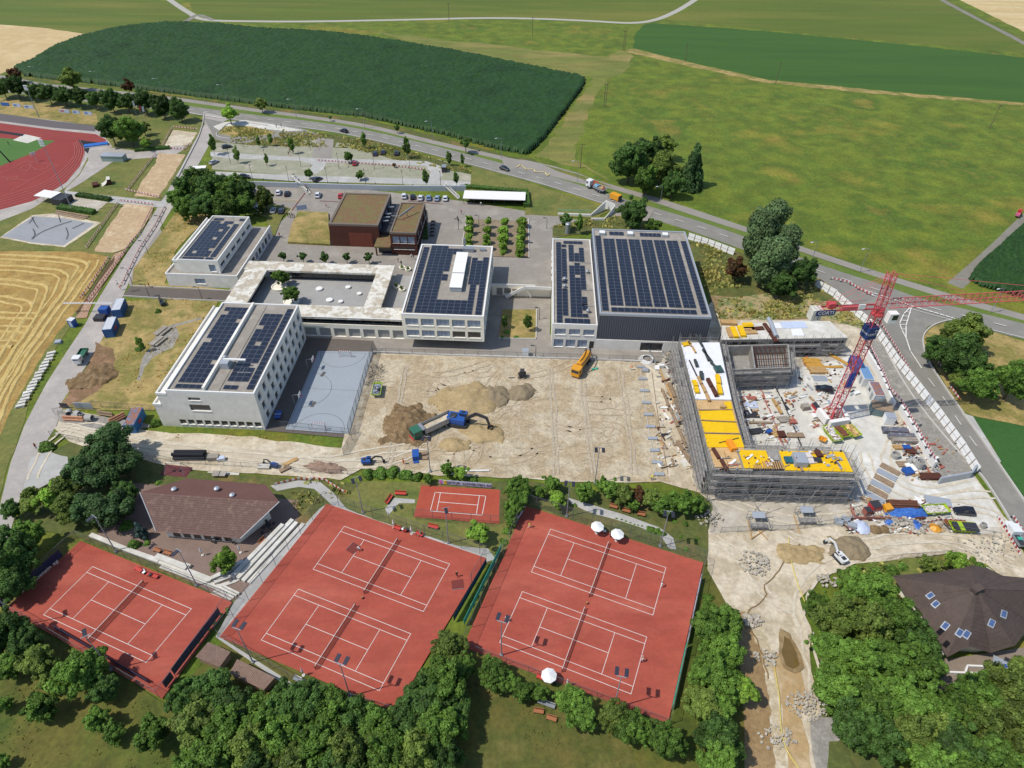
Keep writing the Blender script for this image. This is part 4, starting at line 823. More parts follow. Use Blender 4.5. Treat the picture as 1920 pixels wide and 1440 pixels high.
# sheds by the courts
def shed(cs,h0,h1,label):
    P=[G(*p) for p in cs];mb=Bm(m_wood2);mb.prism([(p.x,p.y) for p in [P[0].lerp(P[2],.06),P[1].lerp(P[3],.06),P[2].lerp(P[0],.06),P[3].lerp(P[1],.06)]],0,min(h0,h1)-.05,cap=False)
    ct=sum(P,Vc())/4;t=thing('shed',label,'shed',ct);mb.build('wall',t,world=True)
    r_=Bm(mat('corrugated_brown_sheet',[C(142,118,104),C(126,104,92)],big=1,fine=3,amt=.15));n=22
    for i in range(n):
        u0,u1,um=i/n,(i+1)/n,(i+.5)/n
        for ua,ub,za,zb in ((u0,um,0,.06),(um,u1,.06,0)):
            q=[P[0].lerp(P[1],ua),P[0].lerp(P[1],ub),P[3].lerp(P[2],ub),P[3].lerp(P[2],ua)]
            r_.quad(q[0]+Vc((0,0,h0+za)),q[1]+Vc((0,0,h0+zb)),q[2]+Vc((0,0,h1+zb)),q[3]+Vc((0,0,h1+za)))
    r_.build('corrugated_roof',t,world=True);return t
shed([(373,1243),(418,1262),(440,1236),(398,1218)],2.1,2.6,'shed with brown corrugated roof in the gap left of the middle clay courts')
shed([(436,1274),(500,1305),(522,1284),(452,1250)],2.1,2.6,'shed with corrugated roof half hidden by the big trees below the middle courts')
# stadium pieces
o=thing('garage','small grey-green metal garage beside the running track','garage',G(212,304),-.04)
Bm(mat('grey_green_metal',[C(150,166,156)],fine=1,amt=.08)).lo(-4.4,4.4,0,3.4,0,2.3).build('wall',o);Bm(m_grey).lo(-4.6,4.6,-.2,3.6,2.3,2.5).build('flat_roof',o)
o=thing('blue_mat','blue covered high-jump mat on the black run-off of the track','mat',G(181,274),.42);Bm(mat('blue_cover',[C(50,110,190)],fine=1,amt=.15)).lo(-4.5,4.5,-1.4,1.4,0,.9).build('cushion',o);Bm(m_white).lo(-4.6,4.6,-1.5,-1.42,.1,.5).build('edge_strip',o)
o=thing('stadium_tent','white-roofed stand with dark interior beside the track','tent',G(98,380),-.25)
Bm(m_white).lo(-5.2,2.2,-1.5,3.5,2.6,2.8).build('tent_roof',o);Bm(m_dark).lo(1.5,6.5,-1.6,3.6,0,2.5).build('cabin',o);tp=Bm(m_steel)
for x in (-5,-1.5,2):tp.lo(x-.05,x+.05,-1.4,-1.3,0,2.6);tp.lo(x-.05,x+.05,3.3,3.4,0,2.6)
tp.build('posts',o)
o=thing('skate_ramp','grey and brown skate quarter pipe on the stadium lawn','ramp',G(208,344),.5)
q=Bm(m_slab);N_=8
for i in range(N_):
    a0,a1=PI/2*i/N_,PI/2*(i+1)/N_;q.quad((2.2*sin(a0)*1.4-4,-1.6,2.2-2.2*cos(a0)),(2.2*sin(a1)*1.4-4,-1.6,2.2-2.2*cos(a1)),(2.2*sin(a1)*1.4-4,1.6,2.2-2.2*cos(a1)),(2.2*sin(a0)*1.4-4,1.6,2.2-2.2*cos(a0)))
q.lo(-.92,.3,-1.6,1.6,2.1,2.25);q.build('riding_surface',o);Bm(m_redwall).lo(-6.2,-4.2,-1.6,1.6,0,1.1).lo(-.9,.3,-1.6,1.6,0,2.05).build('base_box',o)
for (x0,y0),(x1,y1),w,h,lab in (((254,282),(318,278),1.2,1.0,'clipped dark hedge at the corner of the stadium lawn'),((145,368),(207,376),2.0,1.3,'long clipped hedge above the stadium bench row'),((112,390),(176,400),2.4,1.4,'long clipped hedge left of the benches by the tarpaulin court')):
    pass
# ================================================================== sports
def court_floor(name,px,m,z=0.03):return sheet(name,px,m,z=z)
ZT=LS*LAYER[0]+.02
court_floor('clay_court',[(152,1016),(436,1131),(305,1312),(12,1142)],m_clay,ZT)
court_floor('clay_court',[(613,946),(912,1048),(740,1336),(412,1196)],m_clay,ZT+.004)
court_floor('clay_court',[(985,950),(1318,1057),(1252,1358),(868,1215)],m_clay,ZT+.008)
court_floor('small_clay_court',[(790,912),(937,920),(936,984),(776,971)],m_clay2,ZT)
ZC=ZT+.02
def seg(mb,p,q,w,z):
    d=(q-p).normalized();n=Vc((-d.y,d.x,0))*w/2;e=d*w/2
    p=p-e;q=q+e
    mb.quad((p.x-n.x,p.y-n.y,z),(q.x-n.x,q.y-n.y,z),(q.x+n.x,q.y+n.y,z),(p.x+n.x,p.y+n.y,z))
m_net=veil('court_net',(30,28,34),.55)
def tennis(X,Y,a,label):
    c,s=cos(a),sin(a);W=lambda u,v:Vc((X+u*c-v*s,Y+u*s+v*c,0))
    mb=Bm(m_line);L_,D_,Sg=11.885,5.485,4.115
    for k,(p,q) in enumerate([((-L_,D_),(L_,D_)),((-L_,-D_),(L_,-D_)),((-L_,Sg),(L_,Sg)),((-L_,-Sg),(L_,-Sg)),((-L_,-D_),(-L_,D_)),((L_,-D_),(L_,D_)),((-6.4,-Sg),(-6.4,Sg)),((6.4,-Sg),(6.4,Sg)),((-6.4,0),(6.4,0))]):
        seg(mb,W(*p),W(*q),.085,ZC+.003*(k > 3)+.003*(k > 7))
    tag(mb.build('court_markings'),kind='structure')
    t=thing('tennis_net',label,'net',W(0,0)+Vc((0,0,ZC)),a,'tennis nets')
    Bm(m_net).quad((0,-6.4,0),(0,6.4,0),(0,6.4,1.0),(0,-6.4,1.0)).build('netting',t)
    Bm(m_line).box((0,0,1.03),(.07,12.8,.09)).build('top_band',t)
    for y in (-6.4,6.4):Bm(m_dark).tube((0,y,0),(0,y,1.15),.06).build('post',t)
for (X,Y,a),l in zip([(-24.67,75.76,-.3709),(-30.42,61.16,-.3713),(17.32,75.77,-.3774),(-71.0,65.39,-.3705),(11.55,61.28,-.3775)],
    ['net of the upper court in the middle pair','net of the lower court in the middle pair','net of the upper court in the right pair','net of the single court on the left','net of the lower court in the right pair']):tennis(X,Y,a,l)
def pxlines(name,segs,m,w=.1,z=.03,k='structure'):
    mb=Bm(m)
    for i,s_ in enumerate(segs):
        P=[G(*p) for p in s_]
        for p,q in zip(P,P[1:]):seg(mb,p,q,w,z+.002*i)
    return tag(mb.build(name),kind=k)
pxlines('court_markings',[[(816,925),(911,932),(904,968),(807,960),(816,925)],[(826,926),(819,961)],[(899,931),(893,967)],[(823,943),(896,949)]],m_line,.12,ZT+.012)
pxlines('handball_markings',[[(597,663),(698,664),(656,812),(540,805),(597,663)],[(575,730),(680,735)]],m_frame,.08,ZT+.01)
sheet('handball_court',[(597,660),(700,661),(655,815),(536,807)],m_sport,z=ZT+.002)
def arc(cx,cy,r,a0,a1,n,m,w,z,name='handball_markings',sy=1.0):
    mb=Bm(m);P=[Vc((cx+r*cos(rad_(a0+(a1-a0)*i/n)),cy+r*sy*sin(rad_(a0+(a1-a0)*i/n)),0)) for i in range(n+1)]
    for i,(p,q) in enumerate(zip(P,P[1:])):seg(mb,p,q,w,z+.001*(i % 2))
    tag(mb.build(name),kind='structure')
for cy,a0 in ((142.0,180),(112.4,0)):arc(-45.2,cy,6.0,a0,a0+180,24,m_frame,.09,ZT+.02);
arc(-51.9,127,6.6,-85,88,20,m_frame,.09,ZT+.024)
pxlines('handball_spot',[[(608,701),(604,706)],[(590,757),(586,763)]],m_frame,.8,ZT+.03)
# running track lanes
for i,(dx,k) in enumerate([(0,.97),(1,.9),(2,.83),(3,.76),(4,.7)]):
    P=[(150-3*i,264+1.5*i),(158-4.2*i,282+.5*i),(152-4.5*i,306-1*i),(125-4*i,338-3*i),(88-3*i,361-3.6*i),(0-3*i,391-4*i)]
    mb=Bm(m_linep);pts=smooth_line([G(*p) for p in P],8);ribbon(mb,pts,.14,ZT+.004+.002*i);tag(mb.build('lane_lines'),kind='structure')
    mb=Bm(m_linep);ribbon(mb,smooth_line([G(*p) for p in [(-60,226+3.2*i),(0,234+3.2*i),(80,243.5+3.2*i),(150,252+3.0*i),(192,261+2*i)]],5),.09,ZT+.004+.002*i);tag(mb.build('lane_lines'),kind='structure')
pxlines('basketball_markings',[[(0,328),(50,304),(110,311),(20,360)],[(38,318),(44,312),(62,310),(52,322),(40,320)],[(0,333),(55,341)],[(62,305),(55,311),(70,320),(88,317),(92,311)]],m_linep,.12,ZT+.02)
arc(*G(24,336)[:2],1.8,0,360,16,m_linep,.12,ZT+.03,'basketball_markings')
# road markings
def dashes(name,px,on,off,w,m,z,zz=5):
    P=smooth_line([G(*p) for p in px],zz);mb=Bm(m)
    for p,d in along(P,on+off):seg(mb,p,p+d*on,w,z)
    tag(mb.build(name),kind='structure')
ZM=LS*LAYER[0]+.02
dashes('centre_line',ROADC,3.0,5.5,.22,m_line,ZM)
for off in (-4.0,4.0):
    P=smooth_line([G(*p) for p in ROADC],5);L_,R_=offset_line(P,8.1)
mb=Bm(m_line);ribbon(mb,R_[20:62],.16,ZM);tag(mb.build('edge_line'),kind='structure')
mb=Bm(m_line);ribbon(mb,R_[80:],.16,ZM);tag(mb.build('edge_line'),kind='structure')
dashes('give_way_line',[(1711,576),(1760,590),(1795,601)],.75,.75,.5,m_line,ZM+.01)
dashes('give_way_line',[(1620,545),(1665,560),(1700,572)],.75,.75,.4,m_line,ZM+.01)
pxlines('hatched_island',[[(1709,575),(1694,590),(1686,608),(1690,620),(1698,635)],[(1709,575),(1703,595),(1698,612),(1698,635)],[(1699,586),(1706,588)],[(1691,594),(1703,595)],[(1688,602),(1701,603)],[(1687,610),(1699,611)],[(1690,619),(1698,619)],[(1698,635),(1706,660),(1727,692)]],m_line,.3,ZM+.012)
dashes('lane_dashes',[(1740,712),(1766,745),(1794,788),(1830,838)],3,4,.2,m_line,ZM+.01)
pxlines('give_way_line',[[(352,212),(380,217),(412,222)]],m_line,.4,ZM+.012)
pxlines('zigzag_marking',[[(968,315),(976,310),(987,319),(1000,318),(1004,324),(1021,323),(1026,331),(1031,327)]],m_yline,.35,ZM+.012)
pxlines('parking_lines',[[(542,401),(548,392)],[(500,374),(560,377)],[(500,376),(560,379)]],m_yline,.14,ZM+.01)
pxlines('red_kerb_line',[[(572,363),(548,395)],[(600,378),(640,380)],[(766,378),(830,384)]],mat('red_line',[C(140,70,70)]),.25,ZM+.01)
def kerb(px,closed=False,w=.3,h=.12,m=None):
    P=smooth_line([G(*p) for p in px],5);mb=Bm(m or m_kerb);L_,R_=offset_line(P,w)
    for i in range(len(P)-1):
        a_,b_,c_,d_=R_[i],R_[i+1],L_[i+1],L_[i];z=h+LS*LAYER[0]
        mb.quad((a_.x,a_.y,z),(b_.x,b_.y,z),(c_.x,c_.y,z),(d_.x,d_.y,z));mb.quad((a_.x,a_.y,0),(b_.x,b_.y,0),(b_.x,b_.y,z),(a_.x,a_.y,z));mb.quad((c_.x,c_.y,0),(d_.x,d_.y,0),(d_.x,d_.y,z),(c_.x,c_.y,z))
    return tag(mb.build('kerb'),kind='structure')
kerb([(1838,612),(1790,601),(1752,610),(1732,628),(1731,650),(1742,680),(1768,722),(1800,768),(1840,825),(1880,882),(1930,955)])
kerb([(414,245),(406,252),(412,258),(440,261),(480,258)]);kerb([(412,246),(425,234),(445,229),(480,233),(500,236)],w=.8)
kerb([(1652,642),(1690,712),(1730,770),(1790,842),(1832,884),(1868,935),(1930,1040)],h=.15);kerb([(382,213),(381,230),(372,258),(356,290),(330,340)])
kerb([(244,537),(350,542),(440,547)],w=.2);kerb([(232,556),(330,562),(430,566)],w=.2)
kerb([(700,662),(860,668),(990,672)],w=.5,h=.3);kerb([(990,672),(1130,676),(1212,680)],w=.5,h=.3)
kerb([(873,407),(874,420),(868,450),(866,480)],w=.3);kerb([(991,412),(992,486)],w=.3);kerb([(866,484),(992,487)],w=.3)
sheet('tree_bed',[(874,412),(990,416),(992,484),(866,481)],mat('tree_bed_soil',[C(150,136,112),C(132,116,92)],big=.3,fine=1.5,amt=.2),z=ZM-.01)
sheet('planted_bed',[(942,582),(1006,582),(1005,636),(935,635)],m_dry,z=ZM+.01);kerb([(1006,582),(1005,636)],w=.3);kerb([(935,636),(1005,637)],w=.3)
sheet('grass_patch',[(492,378),(545,392),(530,408),(515,445),(505,440),(500,410),(470,400)],m_lawn,z=ZM)
# ================================================================== fences
m_mesh=veil('wire_netting',(120,124,126),.16)
m_post=paint('fence_post',(96,98,100),.5)
def fence(px,h,gap,label,name='wire_fence',cat='fence',z=0,mesh=None,pr=.045,group=None,rails=1):
    P=[G(*p) for p in px];c_=P[0];t=thing(name,label,cat,c_,0,group);ps=Bm(m_post);rl=Bm(m_post)
    for p,d in along(P,gap):ps.tube((p.x,p.y,z),(p.x,p.y,z+h),pr,4)
    n=Bm(mesh or m_mesh)
    for a_,b_ in zip(P,P[1:]):
        n.quad((a_.x,a_.y,z+.05),(b_.x,b_.y,z+.05),(b_.x,b_.y,z+h-.03),(a_.x,a_.y,z+h-.03))
        for k in range(rails):zz=z+h-k*(h-.1)/max(1,rails-1) if rails > 1 else z+h;rl.bar((a_.x,a_.y,zz),(b_.x,b_.y,zz),.05)
    ps.build('fence_posts',t,world=True,kind='stuff');n.build('netting',t,world=True);rl.build('rail',t,world=True)
    return t
fence([(12,1142),(152,1016),(436,1131),(305,1314),(12,1144)],3.2,4,'wire fence around the single clay court on the left',z=.5)
fence([(412,1198),(613,945),(913,1047),(880,1105)],3.6,4,'wire fence on the upper and left sides of the middle clay courts',z=.5)
fence([(412,1198),(560,1285),(740,1340)],2.5,4,'wire fence along the lower edge of the middle clay courts',z=.5)
fence([(870,1215),(985,949),(1319,1056),(1253,1360)],3.6,4,'wire fence around the right pair of clay courts',z=.5)
fence([(870,1217),(1253,1361)],2.0,4,'wire fence on the lower edge of the right clay courts',z=.5)
fence([(776,972),(936,985),(938,920)],2.6,4,'wire fence around the small practice court',z=.5)
fence([(655,817),(702,658)],3.6,3,'tall grey mesh fence on the right side of the handball court',mesh=veil('steel_mat_fence',(150,156,162),.4),pr=.06)
fence([(520,800),(657,815)],2.0,4,'low wire fence behind the lower handball goal')
fence([(700,664),(860,668),(990,672),(1240,680)],2.0,3.5,'temporary mesh fence between school and building site',name='site_fence',mesh=m_mesh)
fence([(104,778),(180,764),(290,772)],2.0,3.5,'temporary mesh fence behind the stored pipes',name='site_fence')
fence([(96,818),(160,832),(330,870),(540,882),(560,888),(672,892)],1.8,4,'temporary mesh fence along the haul road by the clubhouse',name='site_fence')
fence([(1325,1000),(1330,960),(1310,935)],3.0,3,'curved wire fence at the corner of the garden and the site',z=0)
fence([(1350,1000),(1480,996),(1560,985),(1610,975),(1700,985),(1870,1010)],2.0,3.5,'temporary mesh fence along the lower site edge',name='site_fence')
fence([(1658,1056),(1690,1048),(1790,1040)],1.6,3.5,'mesh fence above the bushes of the pavilion garden',name='site_fence')
fence([(645,855),(668,812)],2.4,2.5,'loose mesh panels at the lower corner of the handball court',mesh=veil('mat_fence_dark',(96,104,110),.4))
m_navy=paint('navy_screen',(38,50,84),.7);m_teal=paint('green_screen',(52,176,150),.7);m_bluew=paint('white_blue_banner',(196,206,226),.6)
def screen(px,z0,z1,m,label,cat='windscreen',text=None,tcol=None,group='windscreens on the court fences'):
    P=[G(*p,z0) for p in px];mb=Bm(m)
    for a_,b_ in zip(P,P[1:]):mb.bar((a_.x,a_.y,(z0+z1)/2),(b_.x,b_.y,(z0+z1)/2),.05,z1-z0)
    o=solo('windscreen',mb,label,cat,group);return o
screen([(3,1140),(118,1042)],.6,2.6,m_navy,'dark blue screen on the shaded left side of the single court')
screen([(327,1265),(414,1150)],.6,2.6,m_navy,'long dark blue screen on the right side of the single court')
screen([(311,1290),(326,1270)],.6,2.6,m_navy,'short dark blue screen below the long one on the single court')
screen([(105,1180),(280,1282)],.2,1.6,m_navy,'dark blue screen along the lower edge of the single court')
screen([(851,1165),(912,1058)],.6,2.6,m_navy,'dark blue screen on the right end of the middle courts')
screen([(870,1172),(940,1030)],.6,2.4,m_teal,'green screen on the left side of the right courts')
screen([(1285,1213),(1259,1330)],.6,2.6,m_teal,'green screen on the right side of the right courts')
screen([(1313,1085),(1287,1208)],.6,2.2,m_bluew,'pale blue and white banner above the green screen of the right courts')
screen([(962,990),(985,952)],.6,2.4,m_bluew,'pale banner at the upper left corner of the right courts')
def text3(s,parent,loc,rot,size,m,name='lettering',ext=.01):
    cu=bpy.data.curves.new(name,'FONT');cu.body=s;cu.size=size;cu.extrude=ext;cu.align_x='CENTER';cu.align_y='CENTER';cu.offset=.01*size
    o=bpy.data.objects.new(name,cu);dg=bpy.context.evaluated_depsgraph_get();me=bpy.data.meshes.new_from_object(o);me.materials.clear();me.materials.append(m)
    me.transform(rot.to_matrix().to_4x4() if hasattr(rot,'to_matrix') else rot)
    bpy.data.objects.remove(o);q=link(name,me,parent,loc);return q
def text_on_wall(s,p0,p1,z,size,m,parent=None,name='lettering',push=.06):
    """upright letters facing the side to the right of p0->p1"""
    d=(p1-p0).normalized();a=math.atan2(d.y,d.x);n=Vc((d.y,-d.x,0));c_=(p0+p1)/2+n*push
    R=Matrix.Rotation(a,4,'Z') @ Matrix.Rotation(PI/2,4,'X')
    loc=Vc((c_.x,c_.y,z))
    if parent is not None:
        o_,rz=WL[parent.name];loc=Matrix.Rotation(-rz,3,'Z') @ (loc-o_);R=Matrix.Rotation(-rz,4,'Z') @ R
    return text3(s,parent,loc,R,size,m,name)
bpy.context.view_layer.update()
so=[o for o in bpy.data.objects if o.name == 'windscreen'][0]
text_on_wall('ak  naturbaustein ag',G(3,1140,1.6),G(118,1042,1.6),1.6,1.25,m_line,so)
# banner on the hedge fence
t=thing('banner','long white banner with colourful lettering on the hedge above the small court','banner',G(823,900));Bm(m_bluew).bar(G(823,903,1.2)+Vc((0,0,0)),G(922,911,1.2),.06,1.3).build('cloth',t,world=True)
Bm(paint('banner_magenta',(210,120,190))).bar(G(824,903,1.2)+Vc((0,-.05,0)),G(829,903.5,1.2)+Vc((0,-.05,0)),.04,1.2).mat(paint('banner_yellow',(230,210,70))).bar(G(832,903.8,1.2)+Vc((0,-.05,0)),G(838,904.3,1.2)+Vc((0,-.05,0)),.04,1.2).build('coloured_patches',t,world=True)
text_on_wall('NATUR  LUWELTEN AG',G(840,904.5,1.2),G(918,911,1.2),1.2,.95,m_dark,t)
# barriers red and white
m_rw_r=paint('barrier_red',(190,52,56));m_rw_w=paint('barrier_white',(236,230,226))
def barrier(px,label,h=1.0,seg_=.5,rows_=(.9,.55),bh=.2,name='barrier',z=0.0,group='red and white barriers'):
    P=[G(*p,z) for p in px];t=thing(name,label,'barrier',(P[0].x,P[0].y,z),0,group);R_,W_,S_=Bm(m_rw_r),Bm(m_rw_w),Bm(m_dark)
    for i,(p,d) in enumerate(along(P,seg_)):
        for r in rows_:
            (R_ if i % 2 else W_).bar(p+Vc((0,0,r)),p+d*seg_+Vc((0,0,r)),.06,bh)
        if i % 5 == 0:S_.box((p.x,p.y,z+h/2),(.08,.08,h)).box((p.x,p.y,z+.05),(.7,.5,.08))
    R_.build('red_stripes',t,world=True,kind='stuff');W_.build('white_stripes',t,world=True,kind='stuff');S_.build('stands',t,world=True,kind='stuff')
    return t
barrier([(325,240),(368,244)],'short red and white barrier on the far side of the first excavation',.95,.7);barrier([(305,275),(322,243)],'red and white barrier up the left side of the first excavation',.95,.7)
barrier([(318,280),(345,282),(357,272)],'red and white barrier between the two upper excavations',.95,.7)
barrier([(293,290),(240,358)],'red and white barrier up the left side of the second excavation',.95,.7);barrier([(236,358),(300,372)],'red and white barrier below the second excavation',.95,.7)
barrier([(224,378),(289,386)],'red and white barrier above the third excavation',.95,.7);barrier([(222,382),(163,466)],'red and white barrier down the left of the third excavation',.95,.7)
barrier([(286,392),(262,440),(243,462),(200,522),(165,568)],'red and white barrier between the third excavation and the lane',.95,.7)
barrier([(310,390),(292,425),(262,470),(230,535)],'long red and white barrier on the right edge of the lane',.95,.7)
barrier([(205,485),(175,530),(152,562)],'red and white barrier beside the stubble field trench',.95,.7)
barrier([(594,303),(668,308),(740,313),(800,321)],'red and white barrier across the car park island',.9,.7)
barrier([(1558,524),(1590,532),(1612,545),(1634,556)],'red and white barrier row at the top of the closed side road',.9,.6)
barrier([(1646,602),(1665,632),(1700,690),(1735,745),(1780,808),(1832,874)],'long red and white barrier between fresh asphalt and side road',.9,.6)
barrier([(1742,638),(1748,665),(1762,690)],'short red and white barrier at the bushes of the roadside island',.9,.6);barrier([(1780,728),(1796,750)],'short red and white barrier below the island bushes',.9,.6)
barrier([(1868,972),(1888,1005),(1908,1040)],'red and white barrier left of the white pickup',1.0,.5);barrier([(1896,970),(1925,1015)],'red and white barrier right of the white pickup',1.0,.5)
barrier([(1723,985),(1760,978),(1800,980)],'red and white barrier behind the stone blocks at the lower site edge',.9,.5)
barrier([(1522,1190),(1530,1215),(1538,1245)],'red and white barrier beside the stream and big trees',.9,.5)
barrier([(1872,1090),(1900,1110),(1935,1130)],'red and white planks stacked right of the pavilion roof',.5,.6)
barrier([(583,899),(610,903),(640,922),(648,926)],'red and white barrier tape along the curved garden path',.7,.6);barrier([(516,912),(560,901),(583,902)],'pale barrier planks along the top of the curved garden path',.7,.6)
# hoarding
m_hoard=paint('white_hoarding_panel',(232,232,228),.5,amt=.06);m_hpost=paint('hoarding_post',(150,130,112),.7)
def hoarding(px,label,ln=2.4,h=2.3):
    P=[G(*p) for p in px];t=thing('hoarding',label,'hoarding',(P[0].x,P[0].y,0));me=Bm(m_hoard).box((ln/2,.35,h/2+.1),(ln+.04,.06,h),0,(-.22,0)).mat(m_steel).box((ln/2,.28,h*.55),(ln-.04,.04,.05)).mesh('panel')
    pm=Bm(m_hpost).box((0,.18,h/2+.1),(.12,.12,h+.1),0,(-.22,0)).bar((0,.5,h*.8),(0,1.4,0),.1).mesh('post')
    for p,d in along(P,ln):
        a_=math.atan2(d.y,d.x);link('panel',me,t,p-P[0],a_);link('post',pm,t,p-P[0],a_)
    return t
hoarding([(1526,537),(1555,553),(1585,578),(1612,600)],'upper run of white site hoarding behind the crane counter-jib')
hoarding([(1620,606),(1636,621),(1672,676),(1712,727),(1750,776),(1794,838),(1820,880)],'long white site hoarding between gravel strip and fresh asphalt')
hoarding([(1288,449),(1325,461),(1365,476)],'white hoarding in the grass right of the sports hall')
# site retaining walls
mb=Bm(m_white);wall_line(mb,[G(1617,662,0),G(1645,708),G(1663,752),G(1672,768)],.5,0,2.4);solo('site_wall',mb,'pale concrete wall behind the site cabins, upper part','wall')
mb=Bm(m_white);wall_line(mb,[G(1684,772),G(1705,808),G(1725,842),G(1748,880)],.5,0,2.4);solo('site_wall',mb,'pale concrete wall beside the storage rows, lower part','wall')
mb=Bm(m_grey);wall_line(mb,[G(1757,908),G(1815,897),G(1824,884)],.4,0,2.2);solo('site_wall',mb,'grey panel wall at the lower end of the hoarding','wall')
barrier([(1625,640),(1650,690),(1668,732),(1690,756),(1722,812),(1750,862)],'red and white guard rail along the top of the pale site walls',1,.5,z=2.4)
# ================================================================== bleachers and terraces
def strips(name,label,lines,w,h,m,cat='steps',dz=0.0,z0=0.0,group=None):
    P0=G(*lines[0][0]);t=thing(name,label,cat,(P0.x,P0.y,0),0,group)
    for i,ln in enumerate(lines):
        z=z0+dz*i;P=[G(*p,z+h) for p in ln];mb=Bm(m);wall_line(mb,P,w,0,z+h);mb.build('step',t,world=True)
    return t
strips('bleachers','pale concrete seating steps between clubhouse and middle courts',[[(478,1096),(583,985)],[(466,1092),(569,981)],[(455,1088),(556,978)],[(445,1083),(548,973)],[(435,1079),(530,982)]],.85,.25,m_slab,dz=.3)
strips('bleachers','fan of pale curved steps below the seating steps by the terrace tree',[[(414,1108),(448,1097),(484,1076)],[(407,1100),(440,1089),(473,1068)],[(401,1091),(432,1079),(463,1059)],[(396,1083),(425,1070),(455,1050)]],.8,.22,m_slab,dz=.25)
strips('bleachers','long pale concrete terraces above the single clay court',[[(302,1060),(440,1112)],[(298,1050),(395,1087)],[(292,1041),(350,1063)]],1.1,.3,m_slab,dz=.35)
mb=Bm(m_slab);wall_line(mb,[G(172,1006),G(240,1034),G(300,1055)],.9,0,.8);solo('low_wall',mb,'low pale concrete wall along the upper side of the single court','wall')
strips('stair','concrete stair leading down to the corner of the single court',[[(395+i*5,1112-i*4),(428+i*5,1128-i*4)] for i in range(5)],.35,.15,m_slab,dz=.18)
strips('stair','narrow stair in the middle of the long terraces',[[(330+i*3,1078-i*4.5),(342+i*3,1082-i*4.5)] for i in range(6)],.35,.15,m_slab,dz=.16)
strips('bench_rows','weathered bench rows above the covered sand court',[[(102,400),(158,411)],[(104,397),(162,408)],[(106,394),(166,405)]],.6,.3,m_wood2,dz=.15)
ZG=LS*LAYER[0]
# ================================================================== vegetation
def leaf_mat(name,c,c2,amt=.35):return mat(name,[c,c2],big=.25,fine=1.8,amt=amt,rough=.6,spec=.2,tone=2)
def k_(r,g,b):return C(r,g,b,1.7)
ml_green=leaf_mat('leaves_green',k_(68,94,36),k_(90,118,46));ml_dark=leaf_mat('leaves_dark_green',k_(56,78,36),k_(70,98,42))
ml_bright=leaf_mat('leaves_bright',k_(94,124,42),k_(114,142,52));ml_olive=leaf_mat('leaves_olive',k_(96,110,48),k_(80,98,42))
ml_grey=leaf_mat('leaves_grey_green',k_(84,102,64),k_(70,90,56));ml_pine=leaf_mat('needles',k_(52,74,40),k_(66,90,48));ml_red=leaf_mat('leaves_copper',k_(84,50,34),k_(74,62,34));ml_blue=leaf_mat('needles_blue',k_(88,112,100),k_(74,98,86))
m_bark=mat('bark',[C(104,88,72),C(84,72,60)],big=1,fine=4,amt=.25,obj=True)
m_barkg=mat('birch_bark',[C(170,166,156)],fine=4,amt=.25,obj=True)
